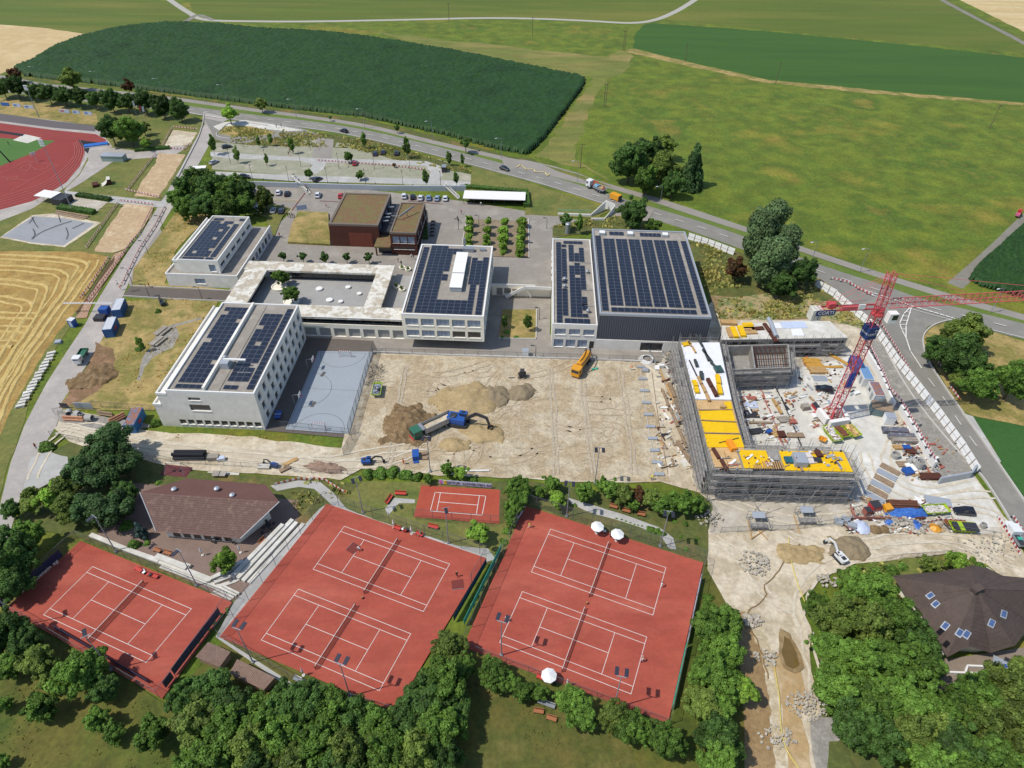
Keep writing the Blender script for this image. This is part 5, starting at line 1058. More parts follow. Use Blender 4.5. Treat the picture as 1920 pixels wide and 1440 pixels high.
def crown_mesh(name,seed,n_lobe,n_leaf,leaf,shape='round',m=None,droop=0.0):
    """unit crown: radius 1, height from -1 to 1; leaf clumps as small tilted quads over lobes, solid core lobes added inside to block light"""
    r=np.random.RandomState(seed);C_,R_=[],[]
    while len(C_) < n_lobe:
        u=r.normal(size=3);u /= np.linalg.norm(u)
        if shape == 'round':rad=(.3+.62*r.rand()**.5)*(.88+.75*noise.noise(Vc(u*1.5+seed*3.1)));c=u*rad;c[2] *= .95;c[2] += .08;q=(.36 if len(C_) < 12 else .09+.12*r.rand());c=c*.45 if len(C_) < 12 else c
        elif shape == 'cone':
            z=r.rand()**1.3;R=(1-z)*.85+.04;a=r.rand()*6.283;c=np.array([cos(a)*R*(.55+.4*r.rand()),sin(a)*R*(.55+.4*r.rand()),z*1.9-1]);q=.12+.17*(1-z)
        elif shape == 'pine':rad=.35+.6*r.rand();c=u*rad;c[2]=c[2]*.75+.1;q=.15+.16*r.rand()
        elif shape == 'tall':z=r.rand()*2-1;R=.6*math.sqrt(max(0,1-z*z*.9));a=r.rand()*6.283;c=np.array([cos(a)*R*r.rand()**.4,sin(a)*R*r.rand()**.4,z*.85]);q=.18+.16*r.rand()
        else:rad=.55*r.rand()**.5;c=u*rad;c[2]=abs(c[2])*.9-.45;q=.3+.15*r.rand()
        C_.append(c);R_.append(q)
    C_=np.array(C_);R_=np.array(R_)
    k=r.randint(0,n_lobe,n_leaf*2);u=r.normal(size=(len(k),3));u /= np.linalg.norm(u,axis=1)[:,None]
    P=C_[k]+u*(R_[k]*(.78+.42*r.rand(len(k))))[:,None]
    # keep leaves on the outside of the crown
    d=np.linalg.norm(P[:,None]-C_[None],axis=2)-R_[None]*.8;d[np.arange(len(k)),k]=9
    keep=d.min(1) > -.0
    P,u,k=P[keep][:n_leaf],u[keep][:n_leaf],k[keep][:n_leaf];n=len(P)
    nrm=u+.45*r.normal(size=(n,3));nrm[:,2] += .35;nrm /= np.linalg.norm(nrm,axis=1)[:,None]
    t=np.cross(nrm,r.normal(size=(n,3)));t /= np.linalg.norm(t,axis=1)[:,None];b=np.cross(nrm,t)
    sz=leaf*(.6+.8*r.rand(n));t *= sz[:,None];b *= (sz*(.55+.3*r.rand(n)))[:,None]
    if droop:b[:,2] -= droop*sz
    V=np.stack([P-t,P-b*.9,P+t,P+b],1).reshape(-1,3);F=np.arange(4*n).reshape(-1,4)
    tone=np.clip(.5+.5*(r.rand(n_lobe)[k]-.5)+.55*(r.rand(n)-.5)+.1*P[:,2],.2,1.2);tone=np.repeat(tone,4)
    V2,F2=[],[]
    ico=bmesh.new();bmesh.ops.create_icosphere(ico,subdivisions=1,radius=1.0);iv=np.array([v.co[:] for v in ico.verts]);fi=[[v.index for v in f.verts] for f in ico.faces];ico.free()
    off=len(V)
    for c,q in zip(C_,R_):  # unseen solid core added in each lobe so light does not pass through
        V2.append(iv*q*(.72+.12*r.rand(len(iv)))[:,None]+c);F2 += [[a+off for a in f] for f in fi];off += len(iv)
    me=bpy.data.meshes.new(name);allv=np.concatenate([V]+V2);me.from_pydata(allv.tolist(),[],F.tolist()+F2)
    at=me.attributes.new('tone','FLOAT','POINT');at.data.foreach_set('value',np.concatenate([tone,np.full(len(allv)-len(tone),.5)]).astype(np.float32))
    me.materials.append(m);me.update();return me
def trunk_mesh(name,m,limbs=5,r0=.05,top=.7,seed=1):
    rr=random.Random(seed);mb=Bm(m);mb.tube((0,0,0),(.01,.01,top*.5),r0,7,r0*.75).tube((.01,.01,top*.5),(0,.02,top),r0*.75,6,r0*.3)
    for i in range(limbs):
        a=rr.random()*6.28;z=top*(.4+.5*rr.random());mb.tube((0,0,z),(cos(a)*.22,sin(a)*.22,z+.2),r0*.4,5,r0*.12)
    return mb.mesh(name)
PROTO={}
def proto(kind,var):
    key=(kind,var)
    if key in PROTO:return PROTO[key]
    s=hash(kind) % 1 + var*17+{'big':1,'bigdark':2,'mid':3,'small':4,'spruce':5,'pine':6,'willow':7,'young':8,'bush':9,'olive':10,'bright':11,'red':12,'cube':13,'blue':14,'bigolive':15}[kind]
    A={'big':(190,12500,.05,'round',ml_green),'bigdark':(190,12500,.05,'round',ml_dark),'bigolive':(180,12500,.05,'round',ml_olive),'mid':(90,5200,.08,'round',ml_green),'olive':(90,5200,.08,'round',ml_olive),'bright':(34,3800,.095,'round',ml_bright),
         'small':(22,1200,.16,'round',ml_dark),'spruce':(70,5200,.06,'cone',ml_pine),'pine':(54,6500,.062,'pine',ml_pine),'willow':(64,8500,.055,'tall',ml_grey),'young':(14,500,.17,'tall',ml_green),'bush':(16,1300,.15,'bush',ml_green),'red':(30,2600,.11,'round',ml_red),'cube':(26,1500,.14,'round',ml_bright),'blue':(30,1800,.1,'cone',ml_blue)}[kind]
    PROTO[key]=crown_mesh('crown',s*7+3,A[0],A[1],A[2],A[3],A[4],.25 if kind == 'willow' else 0);return PROTO[key]
TR={v:trunk_mesh('trunk',m_bark,seed=v) for v in range(3)};TRB=trunk_mesh('trunk',m_barkg,3,.03,.8,9)
NT=[0]
def tree(cx,cy,rpx,kind='big',h=None,label=None,group=None,name='tree',cat='tree',zk=1.0,z0=0.0,zbase=0.0):
    """crown centre and radius as seen in the photograph; the tree stands under it"""
    NT[0] += 1;rr=random.Random(NT[0]*31+5)
    R=rpx/PXM(cx,cy,4);Rz=R*zk*{'spruce':1.75,'willow':1.15,'young':1.7,'pine':1.0,'blue':1.6}.get(kind,.95)
    if h is None:h=Rz*2*{'bush':.75,'spruce':1.05,'young':1.35,'small':1.35,'cube':1.3,'red':1.2}.get(kind,1.2)+(0 if kind == 'bush' else .3)
    zc=max(h-Rz,Rz*.35)
    g_=G(cx,cy,zc+zbase);t=thing(name,label,cat,(g_.x,g_.y,zbase),0,group)
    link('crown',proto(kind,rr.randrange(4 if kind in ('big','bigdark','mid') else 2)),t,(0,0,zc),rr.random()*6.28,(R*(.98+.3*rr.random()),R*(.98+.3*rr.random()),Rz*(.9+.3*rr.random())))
    if kind != 'bush':
        T_=h*1.0;link('trunk',TRB if kind == 'young' else TR[NT[0] % 3],t,(0,0,0),rr.random()*6,(max(T_*.5,R*.9),max(T_*.5,R*.9),T_))
    return t
ORD=['first','second','third','fourth','fifth','sixth','seventh','eighth','ninth','tenth','eleventh','twelfth','thirteenth','fourteenth','fifteenth','sixteenth','seventeenth','eighteenth','nineteenth','twentieth']
def ORD30(i):return ORD[i] if i < 20 else 'twenty-'+ORD[i-20] if i > 20 and i < 30 else ['twenty-first','thirtieth','thirty-first','thirty-second'][0 if i == 20 else 1] if i < 31 else 'thirty-'+ORD[i-30]
def row(L,kind,base,group,rest='',name='tree',cat='tree',**kw):
    for i,q in enumerate(L):
        k=q[3] if len(q) > 3 else kind;tree(q[0],q[1],q[2],k,label=f'{ORD[i]} {base}' if base.startswith('of ') is False else f'{ORD[i]} from left {base}',group=group,name=name,cat=cat,**kw)
row([(3,163,15),(27,160,18),(59,172,12),(88,173,16),(117,178,15),(146,179,16),(175,186,14),(206,186,17),(236,190,15),(268,188,19),(303,198,17),(335,205,17)],'bigdark','of the round dark trees lining the road above the stadium','row of round trees above the stadium')
for x,y,r,k,l in [(26,137,13,'red','brownish small tree at the left corner of the maize field'),(131,147,17,'bigolive','brown-green tree between footpath and maize behind the stadium tree row'),(239,162,11,'red','small reddish tree between footpath and maize'),(429,212,16,'bright','light green tree on the roundabout island'),
    (489,194,12,'olive','yellow-brown tree between footpath and maize above the car park'),(619,220,4,'small','tiny tree on the road verge, left one'),(744,240,6,'small','tiny tree on the road verge, middle one'),(873,267,12,'small','small dark tree on the verge in front of the maize corner'),
    (205,240,23,'bigdark','left tree of the pair beside the running track'),(240,243,22,'big','right tree of the pair beside the running track'),(269,240,10,'olive','small bush-like tree right of the trackside pair'),(272,268,10,'bright','low round shrub in the shade below the trackside pair'),
    (527,519,13,'big','upper tree in the round planter of the courtyard'),(545,551,15,'big','lower tree in the round planter of the courtyard'),(1061,414,12,'small','dark small tree beside the steel pillar behind the annex'),(1086,417,8,'young','sparse young tree behind the annex'),(1188,398,25,'bigdark','single dark tree by the road behind the sports hall'),(1225,424,14,'mid','bushy tree right of the single dark tree behind the sports hall')]:
    tree(x,y,r,k,label=l,zbase=3.2 if 500 < x < 560 and y > 500 else 0)
row([(332,372,20),(352,352,24,'bigdark'),(378,345,26),(402,350,28,'bigdark'),(430,355,27),(456,360,24,'bigdark'),(348,390,20),(380,385,24,'bigdark'),(420,387,24),(456,385,20),(495,372,18,'bigolive')],'big','of the tall clump above the upper school wing','tall tree clump above the upper school wing')
row([(396,267,8),(442,286,7),(483,262,5),(498,297,5),(506,259,5),(545,268,7),(579,325,8,'mid'),(653,294,9,'mid'),(675,327,8,'mid'),(681,258,7),(739,309,4,'red'),(762,274,8),(798,331,8),(842,293,6),(855,333,6),(867,298,5)],'young','of the young trees scattered in the upper car park','young trees in the upper car park')
for j,rw in enumerate([[(881,414,10),(915,415,8),(946,416,11),(979,416,12)],[(879,430,12),(914,431,11),(944,432,12),(977,432,12)],[(879,444,10),(912,446,10),(944,447,13),(976,446,12)],[(880,458,10),(912,458,10),(943,462,12),(975,460,12)],[(943,474,8),(975,475,11)]]):
    for i,q in enumerate(rw):tree(*q,'cube',label=f'{ORD[i]} plane tree from left in {["the top row","the second row","the third row","the fourth row","the bottom row"][j]} of the tree grid',group='small plane trees in a grid',h=4.2)
row([(530,479,9),(567,480,9),(609,482,10),(649,481,9),(691,482,9)],'small','of five small round trees behind the courtyard building','five small trees behind the courtyard')
row([(1182,300,32,'bigdark'),(1212,286,28,'bigdark'),(1243,272,20,'bigolive'),(1242,312,25,'bigolive'),(1212,336,24,'big'),(1262,345,20,'bigdark')],'big','of the tall clump beyond the road','tall tree clump beyond the road')
tree(1297,332,36,'spruce',zk=.85,label='dark pointed spruce at the right of the clump beyond the road',group=None,h=15)
row([(1382,503,21,'red'),(1428,440,38),(1450,412,30),(1450,490,34),(1475,462,32),(1470,532,24,'bigdark'),(1507,508,26,'bigdark')],'willow','of the clump of tall trees right of the sports hall','tall trees right of the sports hall')
row([(1762,655,26,'bigdark'),(1776,632,18),(1800,712,16),(1800,664,36,'bigdark'),(1812,624,32),(1822,690,28,'bigdark'),(1840,722,30,'big'),(1905,713,34,'big')],'bigolive','of the trees on the roadside island right of the crane','trees on the roadside island')
row([(690,887,14),(712,885,15),(735,883,15),(758,888,15),(782,892,13),(803,897,10,'mid'),(838,880,15,'mid'),(863,886,14,'bright'),(885,898,9)],'bush','of the hedge bushes above the small practice court','hedge above the small court',name='hedge_bush',cat='bush')
row([(970,915,24,'big'),(958,975,13),(968,945,22,'big'),(1035,908,17),(1043,935,20,'bright'),(1012,922,12),(1095,922,18),(1130,910,13,'mid'),(1145,918,18),(1172,927,20,'olive'),(1196,925,18,'red'),(1188,948,12),(1222,932,20,'olive'),(1242,948,20,'mid'),(1262,940,20,'mid'),(1285,945,22,'mid'),(1308,946,16,'mid')],'mid','of the tree hedge below the graded pad','tree hedge below the graded pad')
tree(895,998,22,'bright',label='bright green tree between the small court and the middle courts')
row([(1265,1006-28,7),(1079,947,6),(1286,982,8),(1277,1006,6),(1307,1010,6),(1287,1030,7)],'bush','of the low shrubs in the garden strip left of the site fence','low garden shrubs',name='shrub',cat='shrub')
row([(1232,996,10),(1242,1000,9),(1220,992,9)][:3],'bush','of three dense shrubs at the path bend','shrubs at the path bend',name='shrub',cat='shrub')
row([(1118,959,4),(1156,973,4),(1166,975,4),(1174,978,4),(1182,980,4),(1190,984,4),(1197,985,4),(1204,987,4)],'bush','of the clipped ball shrubs along the garden path','clipped ball shrubs along the path',name='shrub',cat='shrub')
row([(92,930,22,'bright'),(58,945,20,'olive'),(20,955,17,'bigdark'),(120,915,24),(55,925,12),(130,955,26),(150,885,28,'pine'),(175,862,26,'pine'),(165,955,28,'pine'),(205,830,34,'pine'),(190,885,30,'pine'),(205,955,32,'pine'),(228,865,30,'pine'),(230,925,22,'bigdark')][:14],'bigolive','of the pines and trees left of the clubhouse','pines and trees left of the clubhouse')
tree(85,836,16,'bush',label='round dark bush at the fork of the lane and the haul road',name='bush',cat='bush')
tree(290,792,13,'bush',label='dark green bush between the blue container and the school wing',name='bush',cat='bush')
for x,y,r,k,l in [(236,985,14,'bush','green bush at the left wall of the clubhouse'),(260,992,12,'blue','blue-green spiky shrub by the clubhouse terrace'),(250,1020,15,'bush','round green bush at the end of the low court wall'),(275,1018,9,'bush','small bright bush on the clubhouse terrace'),(420,1050,25,'bright','bright green tree on the clubhouse terrace'),(297,905,8,'bush','small bush behind the clubhouse roof'),(261,640,8,'young','taller of two green shrubs in the dry garden'),(262,652,9,'bush','lower green shrub in the dry garden'),(296,582,8,'bush','shrub beside the garden sculpture')]:
    tree(x,y,r,k,label=l,name='shrub' if k in ('bush','blue') else 'tree',cat='shrub' if k in ('bush','blue') else 'tree')
row([(15,1040,42,'bigdark'),(52,1005,28),(20,1095,30,'bigdark'),(8,1180,36,'bigdark'),(45,1205,32,'bigdark'),(18,1250,24),(68,1240,32,'bigolive'),(150,1262,40),(92,1278,20,'bigolive'),(198,1290,26,'bigdark')],'big','of the tall trees around the lower left of the single court','tall trees left of the single court')
row([(5,1322,16),(76,1328,28),(180,1350,25),(215,1372,20),(285,1375,30),(5,1430,14)],'mid','of the small trees on the lower left lawn','small trees on the lower left lawn')
FOR=[(352,1308,36),(392,1292,38),(440,1332,40),(372,1350,42),(425,1362,44),(492,1345,42),(538,1325,40),(575,1322,40),(620,1335,38),(662,1348,38),(708,1366,38),(756,1350,38),(795,1318,40),(832,1275,40),(845,1215,28),(868,1250,26),(822,1365,44),(850,1335,30),(780,1405,44),(725,1420,44),(655,1412,44),(595,1392,44),(532,1385,44),(472,1405,44),(412,1415,42),(480,1450,40),(560,1445,42),(640,1460,42),(350,1440,28),(835,1420,36)]
for i,q in enumerate(sorted(FOR)):
    k=['big','bigdark','bigdark','big','bigolive'][(i*7) % 5]
    tree(*q,k,h=None,label=f'{ORD30(i)} tree from the left in the dense wood below the middle courts',group='dense wood below the middle courts')
row([(925,1265,27,'big'),(955,1280,20,'big'),(982,1297,20,'mid'),(1012,1298,19,'mid'),(1070,1312,26,'big'),(1090,1335,30,'big'),(1150,1340,28,'bigolive'),(1178,1362,28,'big'),(1205,1372,24,'big'),(1248,1388,36,'big')],'big','of the trees along the lower edge of the right courts','trees below the right courts')
row([(1328,1120,12,'bush'),(1330,1145,16),(1318,1322,34,'bigolive'),(1330,1178,34),(1330,1258,36),(1345,1330,32),(1352,1385,38,'bigdark'),(1350,1428,38),(1358,1172,30),(1360,1220,34),(1365,1290,32),(1388,1295,32,'bright')],'big','of the hedge of trees between the right courts and the stream','hedge of trees beside the stream')
RF=[(1535,1132,22),(1570,1160,40),(1612,1112,38),(1652,1108,28),(1630,1170,42),(1682,1162,38),(1716,1192,38),(1560,1218,36),(1610,1240,42),(1662,1240,42),(1710,1245,42),(1742,1252,30),(1572,1290,42),(1625,1310,44),(1680,1310,44),(1722,1300,34),(1602,1360,40),(1652,1382,44),(1702,1372,42),(1745,1365,38),(1770,1345,36),(1802,1322,38),(1842,1302,40),(1886,1292,42),(1922,1272,34),(1790,1392,44),(1842,1372,44),(1892,1362,44),(1740,1425,42),(1862,1428,44),(1918,1415,44),(1800,1445,42)]
for i,q in enumerate(sorted(RF)):
    k=['big','big','bigdark','big','bigolive','big'][(i*5) % 6];lab=f'{ORD30(i)} tree from the left in the big wood between stream and pavilion';gr='wood between stream and pavilion'
    if q in ((1886,1292,42),(1922,1272,34),(1892,1362,44),(1918,1415,44)):k='bigolive';lab={1886:'pale olive tree in the right corner wood, upper left of four',1922:'pale olive tree at the right picture edge below the pavilion',1892:'pale olive tree in the right corner wood, below the upper ones',1918:'pale olive tree in the very lower right corner'}[q[0]];gr='pale olive trees in the corner'
    tree(*q,k,label=lab,group=gr)
row([(1582,1075,14,'bush'),(1602,1068,14,'bush'),(1636,1070,14,'olive'),(1672,1068,16),(1692,1062,12),(1745,1060,16,'olive'),(1795,1052,24,'bright'),(1838,1062,12)],'bush','of the bushes along the top of the pavilion garden','bushes above the pavilion',name='bush',cat='bush')
row([(885,1132,7),(893,1118,7),(902,1100,8),(912,1080,8),(926,1062,10),(936,1040,10),(945,1015,10),(951,995,10)],'bush','of the narrow hedge between the middle and right courts','narrow hedge between the courts',name='hedge_bush',cat='bush')
row([(372,1205,6),(380,1195,6),(392,1180,6),(402,1168,6),(415,1152,6),(425,1142,6)],'bush','of the hedge along the right side of the single court','hedge right of the single court',name='hedge_bush',cat='bush')
row([(946,600,7,'young'),(950,622,8),(990,600,9,'young'),(968,632,6),(942,632,6)],'bush','of the shrubs in the planted bed between block and annex','shrubs in the planted bed',name='shrub',cat='shrub')
# clipped hedges: leafy boxes
def hedge(px,w,h,label):
    P=[G(*p) for p in px];r=np.random.RandomState(5);d=(P[-1]-P[0]);L_=d.length;a=math.atan2(d.y,d.x);n=int(L_*(w+2*h)*9)
    mb=Bm(ml_dark);mb.lo(.1,L_-.1,-w/2+.1,w/2-.1,0,h-.1)
    for _ in range(n):
        f=r.rand()*(w+2*h);x=r.rand()*L_
        if f < w:c=(x,f-w/2,h-.05);nn=Vc((0,0,1))
        elif f < w+h:c=(x,-w/2,f-w);nn=Vc((0,-1,0))
        else:c=(x,w/2,f-w-h);nn=Vc((0,1,0))
        nn=(nn+Vc(r.normal(size=3)*.4)).normalized();t_=nn.orthogonal().normalized()*.22;b_=nn.cross(t_);c=Vc(c);mb.quad(c-t_,c-b_,c+t_,c+b_)
    me=mb.mesh('hedge');at=me.attributes.new('tone','FLOAT','POINT');at.data.foreach_set('value',(.35+.5*np.repeat(r.rand(len(me.vertices)//4+1),4)[:len(me.vertices)]).astype(np.float32))
    tag(link('hedge',me,None,P[0],a),label,'hedge')
hedge([(254,284),(320,279)],2.0,1.2,'clipped dark hedge at the corner of the stadium lawn');hedge([(146,368),(208,377)],2.2,1.3,'long clipped hedge behind the stadium cycle stands');hedge([(112,391),(178,401)],2.6,1.4,'long clipped hedge left of the bench rows');hedge([(870,352),(984,362)],2.0,1.2,'dark hedge behind the bicycle shelter');hedge([(988,390),(984,362)],2.4,1.8,'short dark hedge at the right end of the bicycle shelter');hedge([(797,450),(793,395)],2.0,1.0,'dark hedge on the right side of the rust-red building')
# tufts scattered over the rough ground (nobody could count them)
def tufts(name,areas,n,size,m,label,seed=1):
    r=np.random.RandomState(seed);V,T_=[],[]
    for px in areas:
        P=[G(*p) for p in px];x0,x1=min(p.x for p in P),max(p.x for p in P);y0,y1=min(p.y for p in P),max(p.y for p in P);ar=sum(P[i].x*P[(i+1) % len(P)].y-P[(i+1) % len(P)].x*P[i].y for i in range(len(P)))
        k=int(abs(ar)/2*n*(x1-x0)*(y1-y0)/max(1,abs(ar)/2));X=x0+r.rand(k)*(x1-x0);Y=y0+r.rand(k)*(y1-y0)
        dens=vnoise(X,Y,6,3)*.6+vnoise(X,Y,2.2,4)*.4
        ok=in_poly(X,Y,[(p.x,p.y) for p in P]) & (dens+.25*r.rand(k) > .62);X,Y=X[ok],Y[ok];k=len(X)
        s_=size*(.5+r.rand(k));a=r.rand(k)*6.28;c_,sn=np.cos(a)*s_,np.sin(a)*s_;b0=np.stack([X,Y,np.full(k,.3)],1)
        q=np.stack([b0+np.stack([-c_,-sn,-.3+0*c_],1),b0+np.stack([c_,sn,-.3+0*c_],1),b0+np.stack([c_*.7+sn*.5,sn*.7-c_*.5,s_*.9],1),b0+np.stack([-c_*.7+sn*.5,-sn*.7-c_*.5,s_*.9],1)],1)
        V.append(q.reshape(-1,3));T_.append(np.repeat(.65+.5*r.rand(k),4))
    V=np.concatenate(V);T_=np.concatenate(T_);me=bpy.data.meshes.new(name);me.from_pydata(V.tolist(),[],np.arange(len(V)).reshape(-1,4).tolist());at=me.attributes.new('tone','FLOAT','POINT');at.data.foreach_set('value',T_.astype(np.float32));me.materials.append(m)
    tag(link(name,me),label,'grass',kind='stuff')
ml_weed=leaf_mat('weed_leaves',k_(110,116,60),k_(146,134,80));ml_dryw=leaf_mat('dry_stalks',k_(168,142,86),k_(140,122,66))
tufts('weeds',[[(345,560),(1440,552),(1560,568),(1640,625),(1600,612),(1520,598),(1352,602)][0:0] or [(1345,560),(1440,552),(1560,568),(1640,625),(1600,612),(1520,598),(1352,602)],[(1290,445),(1340,462),(1400,476),(1530,530),(1600,590),(1345,600),(1300,480)],[(560,905),(640,905),(660,925),(640,945),(600,930),(560,912)],[(545,925),(590,920),(608,940),(560,965),(540,950)],[(1590,1075),(1660,1052),(1780,1042),(1850,1062),(1700,1090)],[(480,240),(600,250),(690,262),(780,288),(880,318),(884,328),(740,300),(650,278),(500,275),(405,268)],[(408,247),(440,237),(500,245),(520,250),(500,254),(430,255)],[(1036,425),(1130,408),(1170,405),(1230,430),(1120,436)],[(1120,800),(1125,800),(1125,801)]],2.4,.42,ml_weed,'weeds and tall grass on the rough banks')
tufts('dry_grass',[[(232,566),(330,558),(400,570),(300,740),(250,770),(212,700),(216,640)],[(345,378),(400,395),(330,470),(308,532),(250,540),(250,505),(300,440)],[(300,812),(590,818),(590,828),(300,822)]],1.2,.2,ml_dryw,'dry grass tufts in the school garden',2)
tufts('park_grass',[[(-40,1300),(60,1250),(310,1320),(420,1440),(-40,1450)],[(870,1270),(1000,1300),(1180,1380),(1250,1440),(870,1440)],[(1290,1230),(1330,1130),(1380,1180),(1395,1440),(1290,1440)]],2.2,.15,leaf_mat('lawn_blades',k_(96,102,52),k_(112,106,56)),'longer grass tufts on the lower lawns',4)
# ================================================================== lamps, poles
m_pole=paint('galvanised_pole',(150,154,158),.5);m_lampw=paint('lamp_white',(224,226,226),.5);m_pdark=paint('dark_pole',(62,60,60),.6);m_pwood=mat('pole_wood',[C(110,96,80)],fine=3,amt=.15)
def street_lamp(base,top,arm,label,group,dark=False,h=None,al=1.6):
    h=h or HG(base,top);g_=G(*base);t=thing('street_lamp',label,'street lamp',g_,arm,group);m=m_pdark if dark else m_pole
    Bm(m).tube((0,0,0),(0,0,h),.1,6,.06).tube((0,0,h),(al,0,h+.15),.05,5).build('pole',t);Bm(m_pdark if dark else m_lampw).box((al+.35,0,h+.14),(.9,.32,.14)).build('lamp_head',t)
RLM=[((78,158),(55,120)),((191,167),(171,134)),((307,181),(290,149)),((426,193),(412,164)),((556,221),(543,180)),((684,240),(670,199)),((811,264),(802,223)),((940,297),(933,256)),((1082,341),(1082,296)),((1236,390),(1240,345)),((1519,497),(1530,461)),((1612,510),(1632,457)),((1857,586),(1887,540))]
for i,(b_,t_) in enumerate(RLM):street_lamp(b_,t_,rad_(200),f'{ORD[i]} tall street lamp from the left along the main road','street lamps along the main road',h=8.5,al=2.0)
for i,(b_,t_) in enumerate([((307,430),(297,407)),((279,478),(268,454)),((248,530),(237,507))]):street_lamp(b_,t_,PI,f'{["upper","middle","lower"][i]} of three dark lamp posts on the dry verge of the lane','dark lamp posts on the lane',True,5.0,.9)
for i,(b_,t_) in enumerate([((281,558),(273,538)),((380,563),(375,545))]):street_lamp(b_,t_,PI,f'{["left","right"][i]} dark lamp post on the side path below the small school wing','dark lamps on the side path',True,4.5,.8)
z3=[(283,320),(515,328),(748,345),(197,440),(445,445),(682,458),(945,470),(1190,475),(1437,485),(350,553),(600,565),(867,575),(1130,582),(1388,595),(1650,600)]
for i,(x,y) in enumerate(z3):street_lamp((380+x/3.692,190+y/3.692),None,PI*.5+.3,f'{ORD[i]} dark lamp post of the upper car park, counted row by row from the left','dark lamp posts in the upper car park',True,6.0,.5)
for i,(x,y) in enumerate([(898,425),(1025,430),(1011,600),(1004,672),(860,432)]):street_lamp((x,y),None,PI,f'dark schoolyard lamp post {["left of the tree grid","right of the tree grid","beside the planted bed","at the edge of the graded pad","on the way left of the tree grid"][i]}','dark schoolyard lamp posts',True,4.2,.6)
m_flood=paint('floodlight_housing',(52,58,78),.5)
def floodlight(base,top,ang,label,two=True,h=None):
    h=h or HG(base,top);t=thing('floodlight_mast',label,'floodlight',G(*base),ang,'floodlight masts')
    Bm(m_pole).tube((0,0,0),(0,0,h),.12,7,.07).box((0,0,.3),(.5,.5,.6)).build('mast',t);Bm(m_pole).box((0,0,h),(1.5,.12,.12)).build('cross_arm',t)
    for s in ((-1,1) if two else (0,)):
        hd=Bm(m_flood).box((s*.75,.75,h+.1),(.62,1.3,.16)).build('lamp_head',t);lv=Bm(m_pdark)
        for k in range(5):lv.box((s*.75,.3+k*.24,h+.22),(.64,.05,.1))
        lv.build('louvre',hd)
for b_,t_,a,l,two in [((841,1020),(837,952),3.4,'floodlight mast on the upper edge of the middle courts beside the small court',False),((681,963),(665,895),3.6,'floodlight mast on the upper edge of the middle courts left of the benches',True),((219,1036),(175,965),2.6,'floodlight mast on the upper edge of the single court, by the pines',False),((370,1099),(334,1029),2.6,'floodlight mast over the long terraces beside the single court',False),
    ((475,1243),(450,1183),-.3,'floodlight mast at the left corner of the middle courts',True),((210,1257),(172,1205),.6,'floodlight mast on the lower edge of the single court',False),((657,1307),(648,1264),-.3,'floodlight mast among the trees below the middle courts',True),((1062,970),(1066,902),3.0,'floodlight mast on the upper edge of the right courts, left one',True),((1237,1026),(1254,960),3.0,'floodlight mast on the upper edge of the right courts, right one',True),
    ((1150,1330),(1161,1270),-.2,'floodlight mast on the lower edge of the right courts',True),((940,1230),(942,1185),-.3,'floodlight mast at the lower left corner of the right courts',True),((43,1175),(5,1133),.6,'floodlight mast in the shade left of the single court',False),((1115,907),(1125,830),3.1,'floodlight mast at the lower edge of the graded pad, right one',True),((807,886),(803,822),3.1,'floodlight mast at the lower edge of the graded pad, beside the dump truck',True)]:
    floodlight(b_,t_,a,l,two,11.3)
for b_,t_,l in [((74,221),(47,160),'tall stadium mast behind the banners'),((137,397),(85,262),'tall stadium mast rising beside the long hedge')]:
    t=thing('stadium_mast',l,'mast',G(*b_),0);h=min(26,HG(b_,t_));Bm(m_pole).tube((0,0,0),(0,0,h),.16,7,.09).build('mast',t);q=Bm(m_lampw)
    for k in range(4):q.box((0,-.4,h-.6*k),(1.6,.3,.35))
    q.build('lamp_rack',t)
UP=[((1132,200),(1134,156),2),((1088,315),(1091,269),1),((1168,95),(1171,57),2),((998,68),(998,28),1),((842,40),(840,2),1),((1454,158),(1462,116),1),((1284,117),(1287,81),1),((1855,242),(1872,196),1)]
for i,(b_,t_,n) in enumerate(UP):
    t=thing('utility_pole',['double wooden pole in the meadow beside the maize corner','wooden pole with grey boxes at the road bay','double wooden pole near the farm track','thin wooden pole below the farm track, second from left','thin wooden pole above the farm track, leftmost','thin wooden pole on the edge of the green strip','thin wooden pole in the upper meadow','thin leaning-looking pole far right in the meadow'][i],'utility pole',G(*b_),0,'wooden utility poles');h=min(HG(b_,t_),11)
    q=Bm(m_pwood)
    for k in range(n):q.tube((k*.9,0,0),(k*.9,0,h),.17,6,.12)
    q.build('pole',t);Bm(m_pwood).box((.2,0,h-.5),(2.2,.12,.14)).tube((-.7,0,h-.4),(-.7,0,h-.1),.05).tube((1.2,0,h-.4),(1.2,0,h-.1),.05).build('cross_arm',t)
for i,(x,y,hh,c_) in enumerate([(258,222,8,m_lampw),(270,231,8,paint('flag_red',(190,60,60))),(277,237,9,m_lampw)]):
    t=thing('flagpole',f'{["left","middle","right"][i]} of three flagpoles on the stadium lawn','flagpole',G(x,y),0,'three flagpoles');Bm(m_pole).tube((0,0,0),(0,0,hh),.07,6,.04).build('pole',t);Bm(c_).bar((.1,0,hh-1.4),(.8,.2,hh-1.5),.04,2.2).build('flag',t)
m_bred=paint('banner_red',(200,80,80));m_bblue=paint('banner_blue',(60,110,190))
